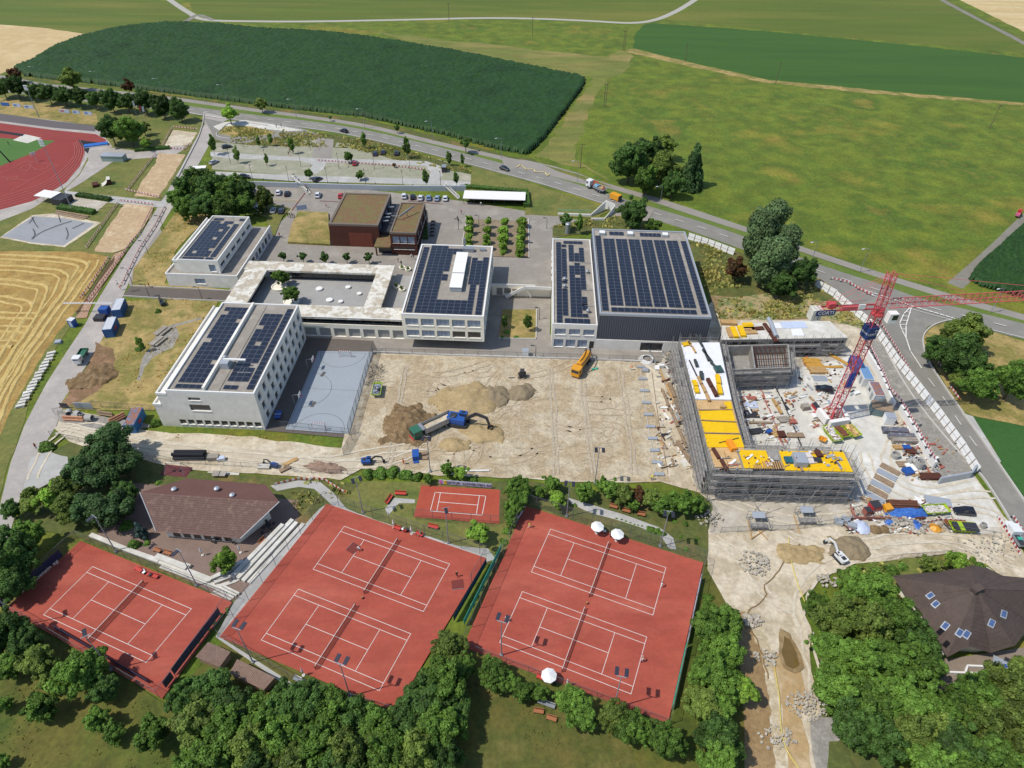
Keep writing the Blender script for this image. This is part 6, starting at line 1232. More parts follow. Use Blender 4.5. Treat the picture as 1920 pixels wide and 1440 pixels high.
for i,(x,y,w,c_) in enumerate([(11,199,4,m_bblue),(33,201,4,m_bluew),(55,204,4.6,m_bluew),(122,212,5,m_bluew),(144,214,3.4,m_bluew),(166,216,4,m_bluew)]):
    t=thing('banner_board',['blue banner board at the left end of the stadium bank','first white banner board right of the blue one','second white banner board with pale blue print','white banner board with red print','small plain white banner board','rightmost white banner board on the stadium bank'][i],'banner',G(x,y),-.1,'banner boards on the stadium bank')
    Bm(c_).box((0,0,.9),(w,.08,1.5)).build('board',t);Bm(m_bred if i == 3 else m_bblue).box((-w*.2,-.06,.95),(w*.35,.03,.6)).build('print',t);Bm(m_dark).box((-w/2,.1,.8),(.1,.1,1.6)).box((w/2,.1,.8),(.1,.1,1.6)).build('posts',t)
# ================================================================== vehicles
m_tyre=paint('tyre',(34,34,36),.8);m_rim=paint('wheel_rim',(150,152,156),.4,.5);m_cglass=mat('car_glass',[(.015,.02,.028,1)],rough=.06,spec=.9);m_hl=paint('headlamp',(220,224,228),.2);m_tl=paint('tail_lamp',(170,30,30),.3)
CARP={}
def carpaint(rgb):
    n='car_paint_%d_%d_%d' % rgb
    if n not in MATS:
        m=mat(n,[C(*rgb)],fine=.6,amt=.04,rough=.25,obj=True,spec=.6);m.node_tree.nodes['Principled BSDF'].inputs['Coat Weight'].default_value=.4
    return MATS[n]
def wheel(x,y,r=.33,w=.22):
    k=('wheel',r,w)
    if k not in CARP:
        a,b_=Bm(m_tyre),Bm(m_rim);a.tube((0,-w/2,0),(0,w/2,0),r,14);b_.tube((0,-w/2-.01,0),(0,w/2+.01,0),r*.6,10);CARP[k]=(a.mesh('wheel'),b_.mesh('rim'))
    return CARP[k]
def add_wheels(t,L_):
    for x,y,r,w in L_:
        me=wheel(0,0,r,w);o=link('wheel',me[0],t,(x,y,r));link('rim',me[1],o)
def car_body(rgb,kind):
    k=(rgb,kind)
    if k in CARP:return CARP[k]
    L_,W_=(4.3,1.78) if kind != 'van' else (4.9,1.9);H_={'car':1.45,'suv':1.62,'van':1.9}[kind]
    # side profile stations: x, belt half width, sill z, belt z
    xs=[(-L_/2,.80,.42,.70),(-L_/2+.12,.86,.30,.86),(-L_/2+.9,.89,.26,.93),(0,.89,.25,.90),(L_/2-1.15,.88,.26,.86),(L_/2-.35,.84,.28,.74),(L_/2,.68,.38,.55)]
    if kind != 'car':xs=[(x,w*W_/1.78,a,b_+.1) for x,w,a,b_ in xs]
    mb=Bm(carpaint(rgb));V=[]
    for x,w,a,b_ in xs:V += [(x,-w,a),(x,-w,b_-.1),(x,-w*.9,b_),(x,w*.9,b_),(x,w,b_-.1),(x,w,a)]
    F=[(6*i+j,6*i+(j+1) % 6,6*(i+1)+(j+1) % 6,6*(i+1)+j) for i in range(len(xs)-1) for j in range(6)];F=[f[::-1] for f in F]
    F += [(0,1,2,3,4,5),tuple(6*(len(xs)-1)+j for j in range(6))[::-1]];mb.add(V,F)
    bz=xs[3][3];rear=-L_/2+(.25 if kind != 'car' else .45);fr=L_/2-1.15 if kind != 'van' else L_/2-.8
    gl=Bm(m_cglass);ga=[(rear,-.78,bz-.02),(fr,-.76,bz-.04),(fr,.76,bz-.04),(rear,.78,bz-.02)];rt=[(rear+.35,-.60,H_-.05),(fr-.85,-.60,H_-.05),(fr-.85,.60,H_-.05),(rear+.35,.60,H_-.05)]
    gl.add(ga+rt,[(0,1,5,4),(1,2,6,5),(2,3,7,6),(3,0,4,7)])
    rf=Bm(carpaint(rgb));r2=[(x,y*1.02,z) for x,y,z in rt];rf.prism([(p[0],p[1]) for p in r2],H_-.06,H_,bottom=True)
    for y in (-1,1):rf.bar((rear+.02,y*.77,bz),(rear+.36,y*.6,H_-.05),.09).bar((fr-.02,y*.75,bz-.02),(fr-.86,y*.6,H_-.05),.07).bar(((rear+fr)/2,y*.775,bz),((rear+fr)/2-.1,y*.605,H_-.05),.06)
    CARP[k]=(mb.mesh('body'),gl.mesh('windows'),rf.mesh('roof'),L_,W_,bz);return CARP[k]
def car(pos,toward,rgb,label,kind='car',name='parked_car',group=None,cat='car'):
    a_,b_=G(*pos),G(*toward);d=b_-a_;ang=math.atan2(d.y,d.x);t=thing(name,label,cat,(a_.x,a_.y,0),ang,group)
    t.location.z=ZG*.6
    bo,gl,rf,L_,W_,bz=car_body(rgb,kind);link('body',bo,t);link('windows',gl,t);link('roof',rf,t);add_wheels(t,[(-L_/2+.8,-.8,.33,.22),(-L_/2+.8,.8,.33,.22),(L_/2-.8,-.8,.33,.22),(L_/2-.8,.8,.33,.22)])
    for y in (-.6,.6):Bm(m_hl).box((L_/2-.16,y,.62),(.16,.3,.12)).build('headlight',t);Bm(m_tl).box((-L_/2+.02,y,.72),(.08,.3,.14)).build('tail_lamp',t)
    return t
WHT,BLK,NVY,SIL,RED_,LBL,DRK=(226,228,230),(24,24,28),(38,46,68),(176,180,184),(176,40,48),(126,156,186),(44,46,52)
gp='cars parked around the school'
for px,up,c_,l,k in [((426,278),(436,276),BLK,'black car alone in the upper left of the car park','car'),((402,307),(412,302),SIL,'silver car at the left edge of the upper car park','car'),((704,291),(706,284),NVY,'dark car, left one of three at the far car park bank','car'),((719,288),(721,281),NVY,'dark car, middle one of three at the far car park bank','car'),((744,290),(746,283),NVY,'navy car, right one of three at the far car park bank','car'),((666,309),(668,302),RED_,'dark red car beside the round tree in the car park','car'),((596,339),(600,337),DRK,'dark car at the lower edge of the upper car park','car'),((459,334),(468,334),BLK,'dark car half hidden above the tall tree clump','car'),
    ((523,364),(525,357),WHT,'white car at the retaining wall beside a black car','car'),((539,366),(541,359),BLK,'black car beside the white car at the retaining wall','car'),((597,369),(600,361),WHT,'white estate car in the middle of the lower car park','suv'),((639,370),(640,362),(200,50,40),'small red car at the corner of the rust-red building','car'),((513,398),(515,391),SIL,'silver car by the yellow bay lines','car'),((528,399),(531,392),NVY,'navy car by the yellow bay lines','car'),((486,393),(488,386),WHT,'white car partly under the tall trees','car'),((464,393),(466,386),DRK,'dark car deepest under the tall trees','car'),((473,360),(475,353),DRK,'dark car at the retaining wall behind the tree crowns','car'),
    ((758,371),(758,363),WHT,'white car at the left end of the row of six','suv'),((774,372),(774,364),BLK,'black car, second in the row of six','car'),((789,374),(791,366),WHT,'white car, third in the row of six','car'),((804,374),(804,366),LBL,'light blue car, fourth in the row of six','car'),((820,375),(822,367),(150,170,190),'blue-silver car, fifth in the row of six','car'),((835,375),(835,367),WHT,'white car at the right end of the row of six','car')]:
    car(px,up,c_,l,k,group=gp)
car((645,248),(635,245),BLK,'black car driving on the main road above the car park','car','car');car((946,319),(956,322),BLK,'black car driving on the main road below the maize corner','car','car')
car((1544,734),(1535,732),BLK,'black car parked inside the site left of the crane tower','suv','parked_car');car((1805,963),(1795,962),(28,30,40),'dark estate car parked at the lower right site entrance','suv','parked_car')
def part_box(t,name,m,*bx,tilt=None):
    mb=Bm(m)
    for b_ in bx:mb.lo(*b_)
    return mb.build(name,t)
def truck_base(pos,toward,label,name,cat,L_,W_=2.4,wheels=(),z=1.0):
    a_,b_=G(*pos),G(*toward);d=b_-a_;t=thing(name,label,cat,(a_.x,a_.y,0),math.atan2(d.y,d.x));t.location.z=ZG
    part_box(t,'chassis',m_dark,(-L_/2,L_/2-.3,-.5,.5,z-.35,z-.02));add_wheels(t,[(x,y,.5,.32) for x in wheels for y in (-W_/2+.2,W_/2-.2)]);return t
def cab(t,x0,x1,m,W_=2.4,z0=.6,z1=2.9):
    mb=Bm(m);mb.prism([(x0,-W_/2),(x1-.15,-W_/2),(x1,-W_/2+.2),(x1,W_/2-.2),(x1-.15,W_/2),(x0,W_/2)],z0,z1,bottom=True);c_=mb.build('cab',t)
    Bm(m_cglass).lo(x1-.0,x1+.03,-W_/2+.25,W_/2-.25,z0+1.1,z1-.3).build('windscreen',c_);Bm(m_cglass).lo(x1-1.1,x1-.35,-W_/2-.02,-W_/2+.02,z0+1.1,z1-.35).lo(x1-1.1,x1-.35,W_/2-.02,W_/2+.02,z0+1.1,z1-.35).build('side_window',c_)
    return c_
m_tgreen=paint('truck_green',(52,108,84));m_orange=paint('machine_orange',(226,158,40));m_mblue=paint('machine_blue',(40,86,160));m_lime=paint('skip_lime',(164,192,40));m_truckw=paint('truck_white',(228,230,228))
# four-axle dump truck
a_,b_=G(850,787),G(770,828);L_=12.2
t=truck_base((812,808),(768,829),'green-cabbed dump truck with a long grey body full of tan soil','dump_truck','truck',11.0,2.5,(-4.3,-3.0,2.1,3.9))
cab(t,3.4,5.6,m_tgreen);part_box(t,'bumper',m_rw_r,(5.6,5.85,-1.2,1.2,.4,.9))
mb=Bm(m_steel);mb.lo(-5.4,2.6,-1.25,-1.15,1.1,2.6);mb.lo(-5.4,2.6,1.15,1.25,1.1,2.6);mb.lo(-5.4,2.6,-1.15,1.15,1.0,1.15);mb.lo(2.5,2.62,-1.15,1.15,1.1,2.9);mb.lo(2.62,3.3,-1.2,1.2,2.5,2.8);mb.build('tipper_body',t)
mb=Bm(m_soil);n=12;V=[(-5.3+7.7*i/n,-1.1+2.2*j/4,1.7+.75*sin(PI*j/4)*(.6+.4*sin(i*.9))) for i in range(n+1) for j in range(5)];mb.add(V,[(5*i+j,5*i+5+j,5*i+6+j,5*i+1+j) for i in range(n) for j in range(4)]);mb.build('soil_load',t,smooth=True)
def excavator(pos,toward,label,m,sc=1.0,boom=None,tracks=True,white=False):
    a_,b_=G(*pos),G(*toward);d=b_-a_;t=thing('excavator',label,'excavator',(a_.x,a_.y,ZG),math.atan2(d.y,d.x));s=sc
    for y in (-1,1):Bm(m_dark).prism([(-1.9*s,y*1.1*s-.3*s),(1.9*s,y*1.1*s-.3*s),(1.9*s,y*1.1*s+.3*s),(-1.9*s,y*1.1*s+.3*s)],.05,.85*s).build('track',t)
    mb=Bm(m).prism([(-2.2*s,-1.2*s),(1.3*s,-1.2*s),(1.3*s,1.2*s),(-2.2*s,1.2*s),(-2.5*s,.7*s),(-2.5*s,-.7*s)],.95*s,2.1*s);mb.mat(m_dark).lo(-1.9*s,-.6*s,-.6*s,.7*s,2.1*s,2.25*s);mb.build('superstructure',t)
    c_=Bm(m_truckw if white else m).lo(-.2*s,1.5*s,.25*s,1.15*s,1.3*s,2.95*s).build('cab',t);Bm(m_cglass).lo(.0*s,1.53*s,.22*s,1.18*s,1.9*s,2.75*s).lo(.3*s,1.1*s,.4*s,1.0*s,2.96*s,2.98*s).build('cab_windows',c_)
    bm=m_dark if not white else m_truckw
    Bm(bm).bar((1.1*s,-.1*s,1.7*s),(3.6*s,-.1*s,3.9*s),.4*s,.6*s).bar((3.6*s,-.1*s,3.9*s),(5.9*s,-.1*s,3.3*s),.38*s,.5*s).build('boom',t);Bm(bm).bar((5.8*s,-.1*s,3.5*s),(6.6*s,-.1*s,1.0*s),.32*s,.45*s).build('stick',t);Bm(m_steel).bar((2*s,.15*s,1.9*s),(3.8*s,.15*s,3.4*s),.14*s).build('ram',t)
    mb=Bm(m_dark);mb.add([(6.1*s,-.6*s,1.1*s),(6.1*s,.5*s,1.1*s),(7.1*s,.5*s,1.0*s),(7.1*s,-.6*s,1.0*s),(6.2*s,-.6*s,.1*s),(6.2*s,.5*s,.1*s),(6.7*s,.5*s,.05),(6.7*s,-.6*s,.05)],[(0,1,5,4),(4,5,6,7),(7,6,2,3),(0,4,7,3),(1,2,6,5)]);mb.build('bucket',t)
    return t
excavator((862,797),(908,806),'blue excavator standing behind the dump truck with its dark boom reaching right',m_mblue,1.15)
excavator((1572,1050),(1550,1026),'small white excavator digging at the stream bend',m_truckw,.62,white=True)
excavator((690,870),(735,868),'blue mini excavator behind the hedge below the graded pad',m_mblue,.55)
excavator((515,876),(500,872),'tiny blue excavator beside planks on the haul road edge',m_mblue,.4)
excavator((306,572),(299,560),'dark wheeled digger parked in the dry garden',paint('machine_dark_green',(50,62,62)),.5)
# orange suction truck
t=truck_base((1090,692),(1072,718),'yellow-orange suction tanker truck with hoses at the upper edge of the graded pad','suction_truck','truck',9.4,2.4,(-3.2,-2.0,3.2))
cab(t,2.6,4.7,m_orange);mb=Bm(m_orange);mb.tube((-4.2,0,2.0),(2.2,0,2.1),1.0,14);mb.build('tank',t);mb=Bm(m_steel).tube((-4.25,0,2),(-4.35,0,2),1.02,14).box((2.4,0,1.7),(.3,2.2,1.6));mb.build('tank_ends',t)
mb=Bm(m_dark);P_=smooth_line([Vc(p) for p in ((2.2,.8,3.0),(0,1.2,3.6),(-3,.9,3.5),(-5.2,.2,3.0),(-6.0,-.5,1.2))],4)
for p,q in zip(P_,P_[1:]):mb.tube(p,q,.16,6)
mb.mat(m_redwall)
for p,q in zip(P_,P_[1:]):mb.tube(p+Vc((0,-1.2,-.3)),q+Vc((0,-1.2,-.3)),.1,5)
mb.build('suction_hose',t)
t=thing('bucket_set','small turquoise tools beside the suction truck','tools',G(1112,695));Bm(m_teal).box((0,0,.35),(.7,.5,.7),.4).box((1.0,.5,.25),(.8,.5,.5),.9).build('tub',t)
# crane lorry and trailer on the main road
t=truck_base((1117,357),(1095,348),'white crane lorry parked in the road bay','crane_lorry','truck',8.6,2.5,(-2.8,-1.6,2.9));cab(t,2.2,4.3,m_truckw);part_box(t,'load_bed',m_steel,(-4.3,.6,-1.25,1.25,1.0,1.2),(-4.3,.6,-1.25,-1.2,1.2,1.7),(-4.3,.6,1.2,1.25,1.2,1.7))
part_box(t,'blue_load',paint('light_blue_load',(130,180,205)),(-1.2,.5,-1,1,1.2,2.0));Bm(paint('crane_red',(200,72,56))).bar((1.2,0,1.0),(1.2,0,3.2),.35).bar((1.2,0,3.2),(-1.4,.3,3.0),.28).bar((-4.0,0,1.2),(-3.6,.2,2.8),.3).build('loading_crane',t);part_box(t,'pallets',m_wood,(-3.4,-1.6,-1,.8,1.2,1.7))
t=thing('trailer','yellow covered trailer behind the white crane lorry','trailer',G(1152,375),math.atan2(*(lambda d:(d.y,d.x))(G(1130,366)-G(1152,375))));part_box(t,'tarpaulin_box',m_orange,(-2.4,1.6,-1.1,1.1,.7,2.5));part_box(t,'rear_board',m_dark,(-2.5,-2.42,-1.1,1.1,.6,2.4));part_box(t,'drawbar',m_dark,(1.6,3.2,-.1,.1,.6,.75));add_wheels(t,[(-.4,-1,.35,.25),(-.4,1,.35,.25),(-1.2,-1,.35,.25),(-1.2,1,.35,.25)])
# small flatbed truck on the lane, white pickup at lower right
t=truck_base((155,675),(148,686),'small white truck with green load bed parked on the lane','small_truck','truck',5.4,2.0,(-1.7,1.6));cab(t,1.0,2.7,m_truckw,1.9,.5,2.2);part_box(t,'load_bed',m_tgreen,(-2.8,.9,-1,1,.9,1.0),(-2.8,.9,-1.02,-.96,1.0,1.45),(-2.8,.9,.96,1.02,1.0,1.45),(-2.86,-2.8,-1,1,1.0,1.45),(.86,.92,-1,1,1,1.5))
t=truck_base((1899,1008),(1884,984),'white pickup with open load bed between red and white barriers','pickup','truck',6.0,2.0,(-1.9,1.9));mb=Bm(m_truckw).prism([(1.8,-.9),(2.8,-.85),(3.1,-.6),(3.1,.6),(2.8,.85),(1.8,.9)],.5,1.15);mb.build('bonnet',t);cab(t,-.3,1.9,m_truckw,1.9,.5,1.95);part_box(t,'load_bed',m_steel,(-3.1,-.4,-1,1,.8,.9),(-3.1,-.4,-1.02,-.95,.9,1.25),(-3.1,-.4,.95,1.02,.9,1.25),(-3.15,-3.1,-1,1,.85,1.25));part_box(t,'load',m_teal,(-1.6,-.9,-.5,.3,.9,1.15))
t=truck_base((1908,405),(1912,400),'small red tractor on the farm lane','tractor','tractor',3.4,1.6,(-.9,));part_box(t,'bonnet',m_rw_r,(.1,1.8,-.4,.4,.7,1.5));part_box(t,'cab',m_rw_r,(-1.2,.1,-.6,.6,1.0,2.4));part_box(t,'hitch_load',paint('pink_bag',(210,110,140)),(-2.4,-1.4,-.7,.7,.5,1.4));add_wheels(t,[(1.2,-.65,.4,.2),(1.2,.65,.4,.2)])
# forklift / dark machines on the pad
t=truck_base((978,708),(966,708),'small dark compact loader standing alone on the graded pad','compact_loader','loader',2.2,1.5,());part_box(t,'body',m_dark,(-1.1,.6,-.7,.7,.3,1.2));part_box(t,'cab',m_pdark,(-.7,.4,-.6,.6,1.2,2.2));add_wheels(t,[(-.7,-.8,.35,.2),(-.7,.8,.35,.2),(.6,-.8,.35,.2),(.6,.8,.35,.2)])
t=thing('forks','flat dark loader forks lying left of the compact loader','tool',G(960,710));Bm(m_dark).box((0,0,.2),(1.5,.2,.4)).box((-.5,-.6,.1),(.2,1.2,.1)).box((.5,-.6,.1),(.2,1.2,.1)).build('fork',t)
t=thing('generator','blue generator box with a brown roller in front of the dump truck','generator',G(780,858),.15);Bm(m_mblue).box((0,0,.8),(1.5,2.4,1.5)).box((0,-1.7,.3),(1.2,.6,.3)).build('housing',t);Bm(m_wood2).tube((1.3,.4,.5),(2.6,.6,.5),.45,10).box((2,-.8,.3),(1.2,.9,.6)).build('roller',t)
# scooters and bikes
for i in range(5):
    x,y=812-i*.6,418+i*6.5;t=thing('scooter',f'{ORD[i]} of the dark scooters from the top beside the rust-red building','scooter',G(x,y),.1+.1*(i % 2),'parked dark scooters');Bm(m_pdark).bar((-.6,0,.6),(.5,0,.65),.32,.45).bar((.5,0,.5),(.75,0,1.1),.15).build('frame',t);Bm(m_dark).box((-.2,0,.9),(.8,.3,.12)).build('seat',t);Bm(m_steel).bar((.7,-.35,1.1),(.7,.35,1.1),.06).build('handlebar',t);add_wheels(t,[(-.65,0,.27,.12),(.75,0,.27,.12)])
t=thing('bicycle','two thin bicycles leaning at the side path corner','bicycle',G(250,548));mb=Bm(m_dark)
for k in range(2):
    o_=Vc((k*1.1,.5*k,0))
    for w_ in (-.5,.5):
        pts=[o_+Vc((w_+.34*cos(a),0,.34+.34*sin(a))) for a in [i*PI/5 for i in range(11)]]
        for p,q in zip(pts,pts[1:]):mb.tube(p,q,.03,4)
    mb.tube(o_+Vc((-.5,0,.34)),o_+Vc((.2,0,.8)),.03).tube(o_+Vc((.5,0,.34)),o_+Vc((.35,0,.95)),.03).tube(o_+Vc((.2,0,.8)),o_+Vc((0,0,.34)),.03)
mb.build('frame',t)
# ================================================================== people
PCL={}
def person_body(pose):
    if pose in PCL:return PCL[pose]
    J={'stand':{'hipL':(0,.1,.9),'kL':(.02,.12,.48),'fL':(0,.12,.06),'toL':(.16,.12,.04),'hipR':(0,-.1,.9),'kR':(.03,-.12,.48),'fR':(0,-.12,.06),'toR':(.16,-.12,.04),'eL':(.0,.27,1.12),'haL':(.12,.27,.86),'eR':(0,-.27,1.12),'haR':(.12,-.27,.86),'ch':(0,0,1.28),'nk':(0,0,1.5),'hd':(.02,0,1.62),'tp':(.02,0,1.74)},
         'walk':{'hipL':(0,.1,.9),'kL':(.2,.1,.5),'fL':(.3,.1,.08),'toL':(.45,.1,.06),'hipR':(0,-.1,.9),'kR':(-.05,-.1,.48),'fR':(-.34,-.1,.12),'toR':(-.2,-.1,.05),'eL':(-.15,.26,1.14),'haL':(-.12,.26,.9),'eR':(.12,-.26,1.14),'haR':(.28,-.24,.98),'ch':(.02,0,1.28),'nk':(.04,0,1.5),'hd':(.07,0,1.62),'tp':(.08,0,1.74)},
         'bend':{'hipL':(-.1,.1,.85),'kL':(.08,.14,.46),'fL':(-.05,.15,.06),'toL':(.12,.15,.04),'hipR':(-.1,-.1,.85),'kR':(.1,-.14,.46),'fR':(-.02,-.15,.06),'toR':(.14,-.15,.04),'eL':(.42,.22,.85),'haL':(.55,.12,.62),'eR':(.42,-.22,.85),'haR':(.55,-.12,.62),'ch':(.22,0,1.12),'nk':(.38,0,1.25),'hd':(.48,0,1.3),'tp':(.56,0,1.38)},
         'play':{'hipL':(0,.1,.88),'kL':(.16,.18,.48),'fL':(.1,.24,.06),'toL':(.26,.26,.04),'hipR':(0,-.1,.88),'kR':(-.02,-.2,.48),'fR':(-.2,-.26,.08),'toR':(-.05,-.28,.04),'eL':(.2,.3,1.2),'haL':(.42,.2,1.2),'eR':(.1,-.36,1.3),'haR':(.4,-.42,1.42),'ch':(.05,0,1.27),'nk':(.08,0,1.48),'hd':(.12,0,1.6),'tp':(.14,0,1.72)}}[pose]
    pel=tuple((a+b_)/2 for a,b_ in zip(J['hipL'],J['hipR']));ch=J['ch'];shL=(ch[0]+.02,.19,ch[2]+.13);shR=(ch[0]+.02,-.19,ch[2]+.13)
    V=[pel,J['hipL'],J['kL'],J['fL'],J['toL'],J['hipR'],J['kR'],J['fR'],J['toR'],ch,J['nk'],J['hd'],J['tp'],shL,J['eL'],J['haL'],shR,J['eR'],J['haR']]
    R=[.15,.1,.065,.05,.035,.1,.065,.05,.035,.155,.055,.1,.07,.07,.045,.04,.07,.045,.04]
    E=[(0,1),(1,2),(2,3),(3,4),(0,5),(5,6),(6,7),(7,8),(0,9),(9,10),(10,11),(11,12),(9,13),(13,14),(14,15),(9,16),(16,17),(17,18)]
    me=bpy.data.meshes.new('tmp');bm=bmesh.new();sl=bm.verts.layers.skin.verify();vs=[bm.verts.new(v) for v in V]
    for a_,b_ in E:bm.edges.new((vs[a_],vs[b_]))
    for i,v in enumerate(vs):v[sl].radius=(R[i],R[i]);v[sl].use_root=i == 0
    bm.to_mesh(me);bm.free();o=bpy.data.objects.new('tmp',me);COL.objects.link(o);o.modifiers.new('s','SKIN');sb=o.modifiers.new('d','SUBSURF');sb.levels=1
    dg=bpy.context.evaluated_depsgraph_get();m2=bpy.data.meshes.new_from_object(o.evaluated_get(dg));r=([v.co[:] for v in m2.vertices],[tuple(p.vertices) for p in m2.polygons],J);bpy.data.objects.remove(o);PCL[pose]=r;return r
def clothes(n,rgb):return paint('cloth_'+n,rgb,.85)
SK=clothes('skin',(206,160,132));HB=clothes('hair_brown',(70,50,38));HD=clothes('hair_dark',(36,30,28));HF=clothes('hair_fair',(170,140,90))
def person(x,y,pose,shirt,trousers,label,hair=None,ang=0.0,held=None,z=None,hat=None):
    V,F,J=person_body(pose);t=thing('person',label,'person',(G(x,y,z or 0).x,G(x,y,z or 0).y,(z or ZG)),ang);me=bpy.data.meshes.new('body');me.from_pydata(V,[],F)
    for m in (SK,shirt,trousers,m_dark):me.materials.append(m)
    nk=J['nk'][2];hp=J['hipL'][2];hands=[Vc(J['haL']),Vc(J['haR'])]
    for p in me.polygons:
        c_=p.center;near=min((c_-h_).length for h_ in hands) < .15
        if near or (c_.z > nk-.02 and (c_-Vc(J['hd'])).length < .26):k=0
        elif c_.z > hp+.02 or abs(c_.y) > .2 and c_.z > .7:k=1
        elif c_.z > .13:k=2
        else:k=3
        p.material_index=k;p.use_smooth=True
    link('body',me,t);h_=Vc(J['hd']);mb=Bm(hat or hair or HB);mb.lathe(h_+Vc((-.02,0,.02)),[(.11,0),(.12,.05),(.1,.11),(.04,.15)],8);mb.build('hat' if hat else 'hair',t)
    Bm(SK).box(h_+Vc((.11,0,.0)),(.03,.025,.04)).build('nose',t)
    return t
cw,cb,cr,cg,cn,co,cp_,cy=clothes('white',(232,230,226)),clothes('black',(36,36,40)),clothes('red',(180,50,50)),clothes('grey',(120,120,124)),clothes('navy',(40,52,88)),clothes('orange',(232,110,40)),clothes('pink',(214,150,160)),clothes('yellow',(214,220,70))
def racket(t,J):
    h_=Vc(J['haR']);mb=Bm(m_dark);e=h_+Vc((.35,0,.25));mb.tube(h_,e,.02,4);pts=[e+Vc((.13+.13*cos(a),0,.1+.13*sin(a))) for a in [i*PI/5 for i in range(11)]]
    for p,q in zip(pts,pts[1:]):mb.tube(p,q,.018,4)
    tag(mb.build('racket',t))
PEOPLE=[(675,1035,'bend',cw,cb,'player in white shirt dragging the sweeping mat on the upper middle court',2.6),(857,1083,'walk',cb,cb,'person in dark clothes pulling a drag mat at the right end of the middle court',-1.4),(992,991,'play',cy,cw,'player in pale yellow at the upper left corner of the right courts',-.4),(1240,1103,'play',cw,cw,'player in white on the right baseline of the upper right court',2.8),(1204,1243,'play',cw,cn,'player in white shirt and dark shorts at the right baseline of the lower right court',2.7),(948,1167,'play',cw,cw,'player in white at the left baseline of the lower right court',.3),
 (222,537,'walk',cw,cn,'person in white shirt on the lane beside the barrier',.5),(227,544,'bend',co,cg,'worker bending at the end of the lane barrier',.5),(281,540,'stand',cr,cr,'person in dark red on the side path',.2),(612,390,'walk',cp_,cr,'person in pink and red left of the rust-red building',.4),(525,446,'walk',cr,cg,'person in red right of the small school wing',1),(529,448,'walk',cw,cg,'person in white beside the person in red near the small school wing',1),
 (747,494,'stand',cb,cr,'person in dark top at the planters, left one',.4),(753,499,'stand',cb,cb,'person in black at the planters, right one',2),(772,486,'walk',cw,cn,'person in white shirt at the back corner of the classroom block',2),(776,488,'walk',cb,cw,'person in black top at the back corner of the classroom block',2),(860,419,'stand',cn,cb,'person in navy left of the tree grid',1),(858,415,'stand',cb,cb,'person in black left of the tree grid',2),(865,403,'walk',cr,cg,'person in red above the tree grid',1),(901,387,'bend',cw,cg,'person bending in front of the bicycle shelter',0),
 (541,409,'stand',cb,cb,'first of four people in black by the yellow bay line',0),(545,410,'stand',cb,cn,'second of four people in black by the yellow bay line',1),(549,409,'stand',cb,cb,'third of four people in black by the yellow bay line',2),(553,411,'stand',cb,cb,'fourth of four people in black by the yellow bay line',3),
 (519,241,'stand',cb,cb,'person in black at the left of the crossing by the drop-off',0),(528,240,'stand',cb,cn,'person in black at the middle of the crossing by the drop-off',0),(532,260,'walk',cr,cb,'person in red crossing into the car park',-1.6),(538,276,'walk',cw,cr,'person in white on the car park path, upper',-1.6),(541,279,'walk',cb,cr,'person in dark red shirt on the car park path',-1.6),(549,278,'walk',cw,cn,'person in white and navy on the car park path',-1.6),(544,288,'walk',cr,cb,'person in red on the car park drive',-1.6),(551,289,'walk',cb,cb,'person in black on the car park drive, right',-1.6),(542,293,'walk',cb,cr,'person in black on the car park drive, lowest',-1.6),
 (552,332,'walk',cw,cb,'person in white at the top of the car park stair',-1.2),(562,345,'walk',cb,cg,'person in black halfway down the car park stair',-1.2),(575,356,'walk',cr,cb,'person in red near the foot of the car park stair',-1.2),(578,364,'walk',cb,cb,'person in black at the foot of the car park stair',-1.2),(70,843,'stand',cr,cg,'person in red at the lane fork beside the round bush',0),(1220,901,'bend',cy,cg,'worker in yellow at the lower right of the graded pad',0),(1182,695,'bend',co,cw,'worker at the upper right edge of the graded pad',0),(757,872,'stand',co,co,'worker in orange at the mini excavator',1),(18,274,'stand',cb,cg,'person in black standing on the infield turf',0),
 (1533,905-2,'walk',cw,cb,'worker in white on the dusty slab right of the yellow deck',0)]
for x,y,po,sh,tr_,lab,an in PEOPLE:
    t=person(x,y,po,sh,tr_,lab,[HB,HD,HF][(x+y) % 3],an)
    if po == 'play':racket(t,PCL[po][2])
for x,y,a,l in ((663,1030,2.6,'dark brown drag mat on the upper middle court'),(858,1098,-1.4,'brown drag mat at the right end of the middle court')):
    t=thing('drag_mat',l,'mat',G(x,y,0)+Vc((0,0,ZC+.02)),a);Bm(mat('drag_mat_net',[C(120,56,50)],fine=4,amt=.15)).box((0,0,.02),(2.0,2.2,.03)).build('net',t);Bm(m_steel).tube((1.0,-1.1,.06),(1.0,1.1,.06),.04).build('bar',t)
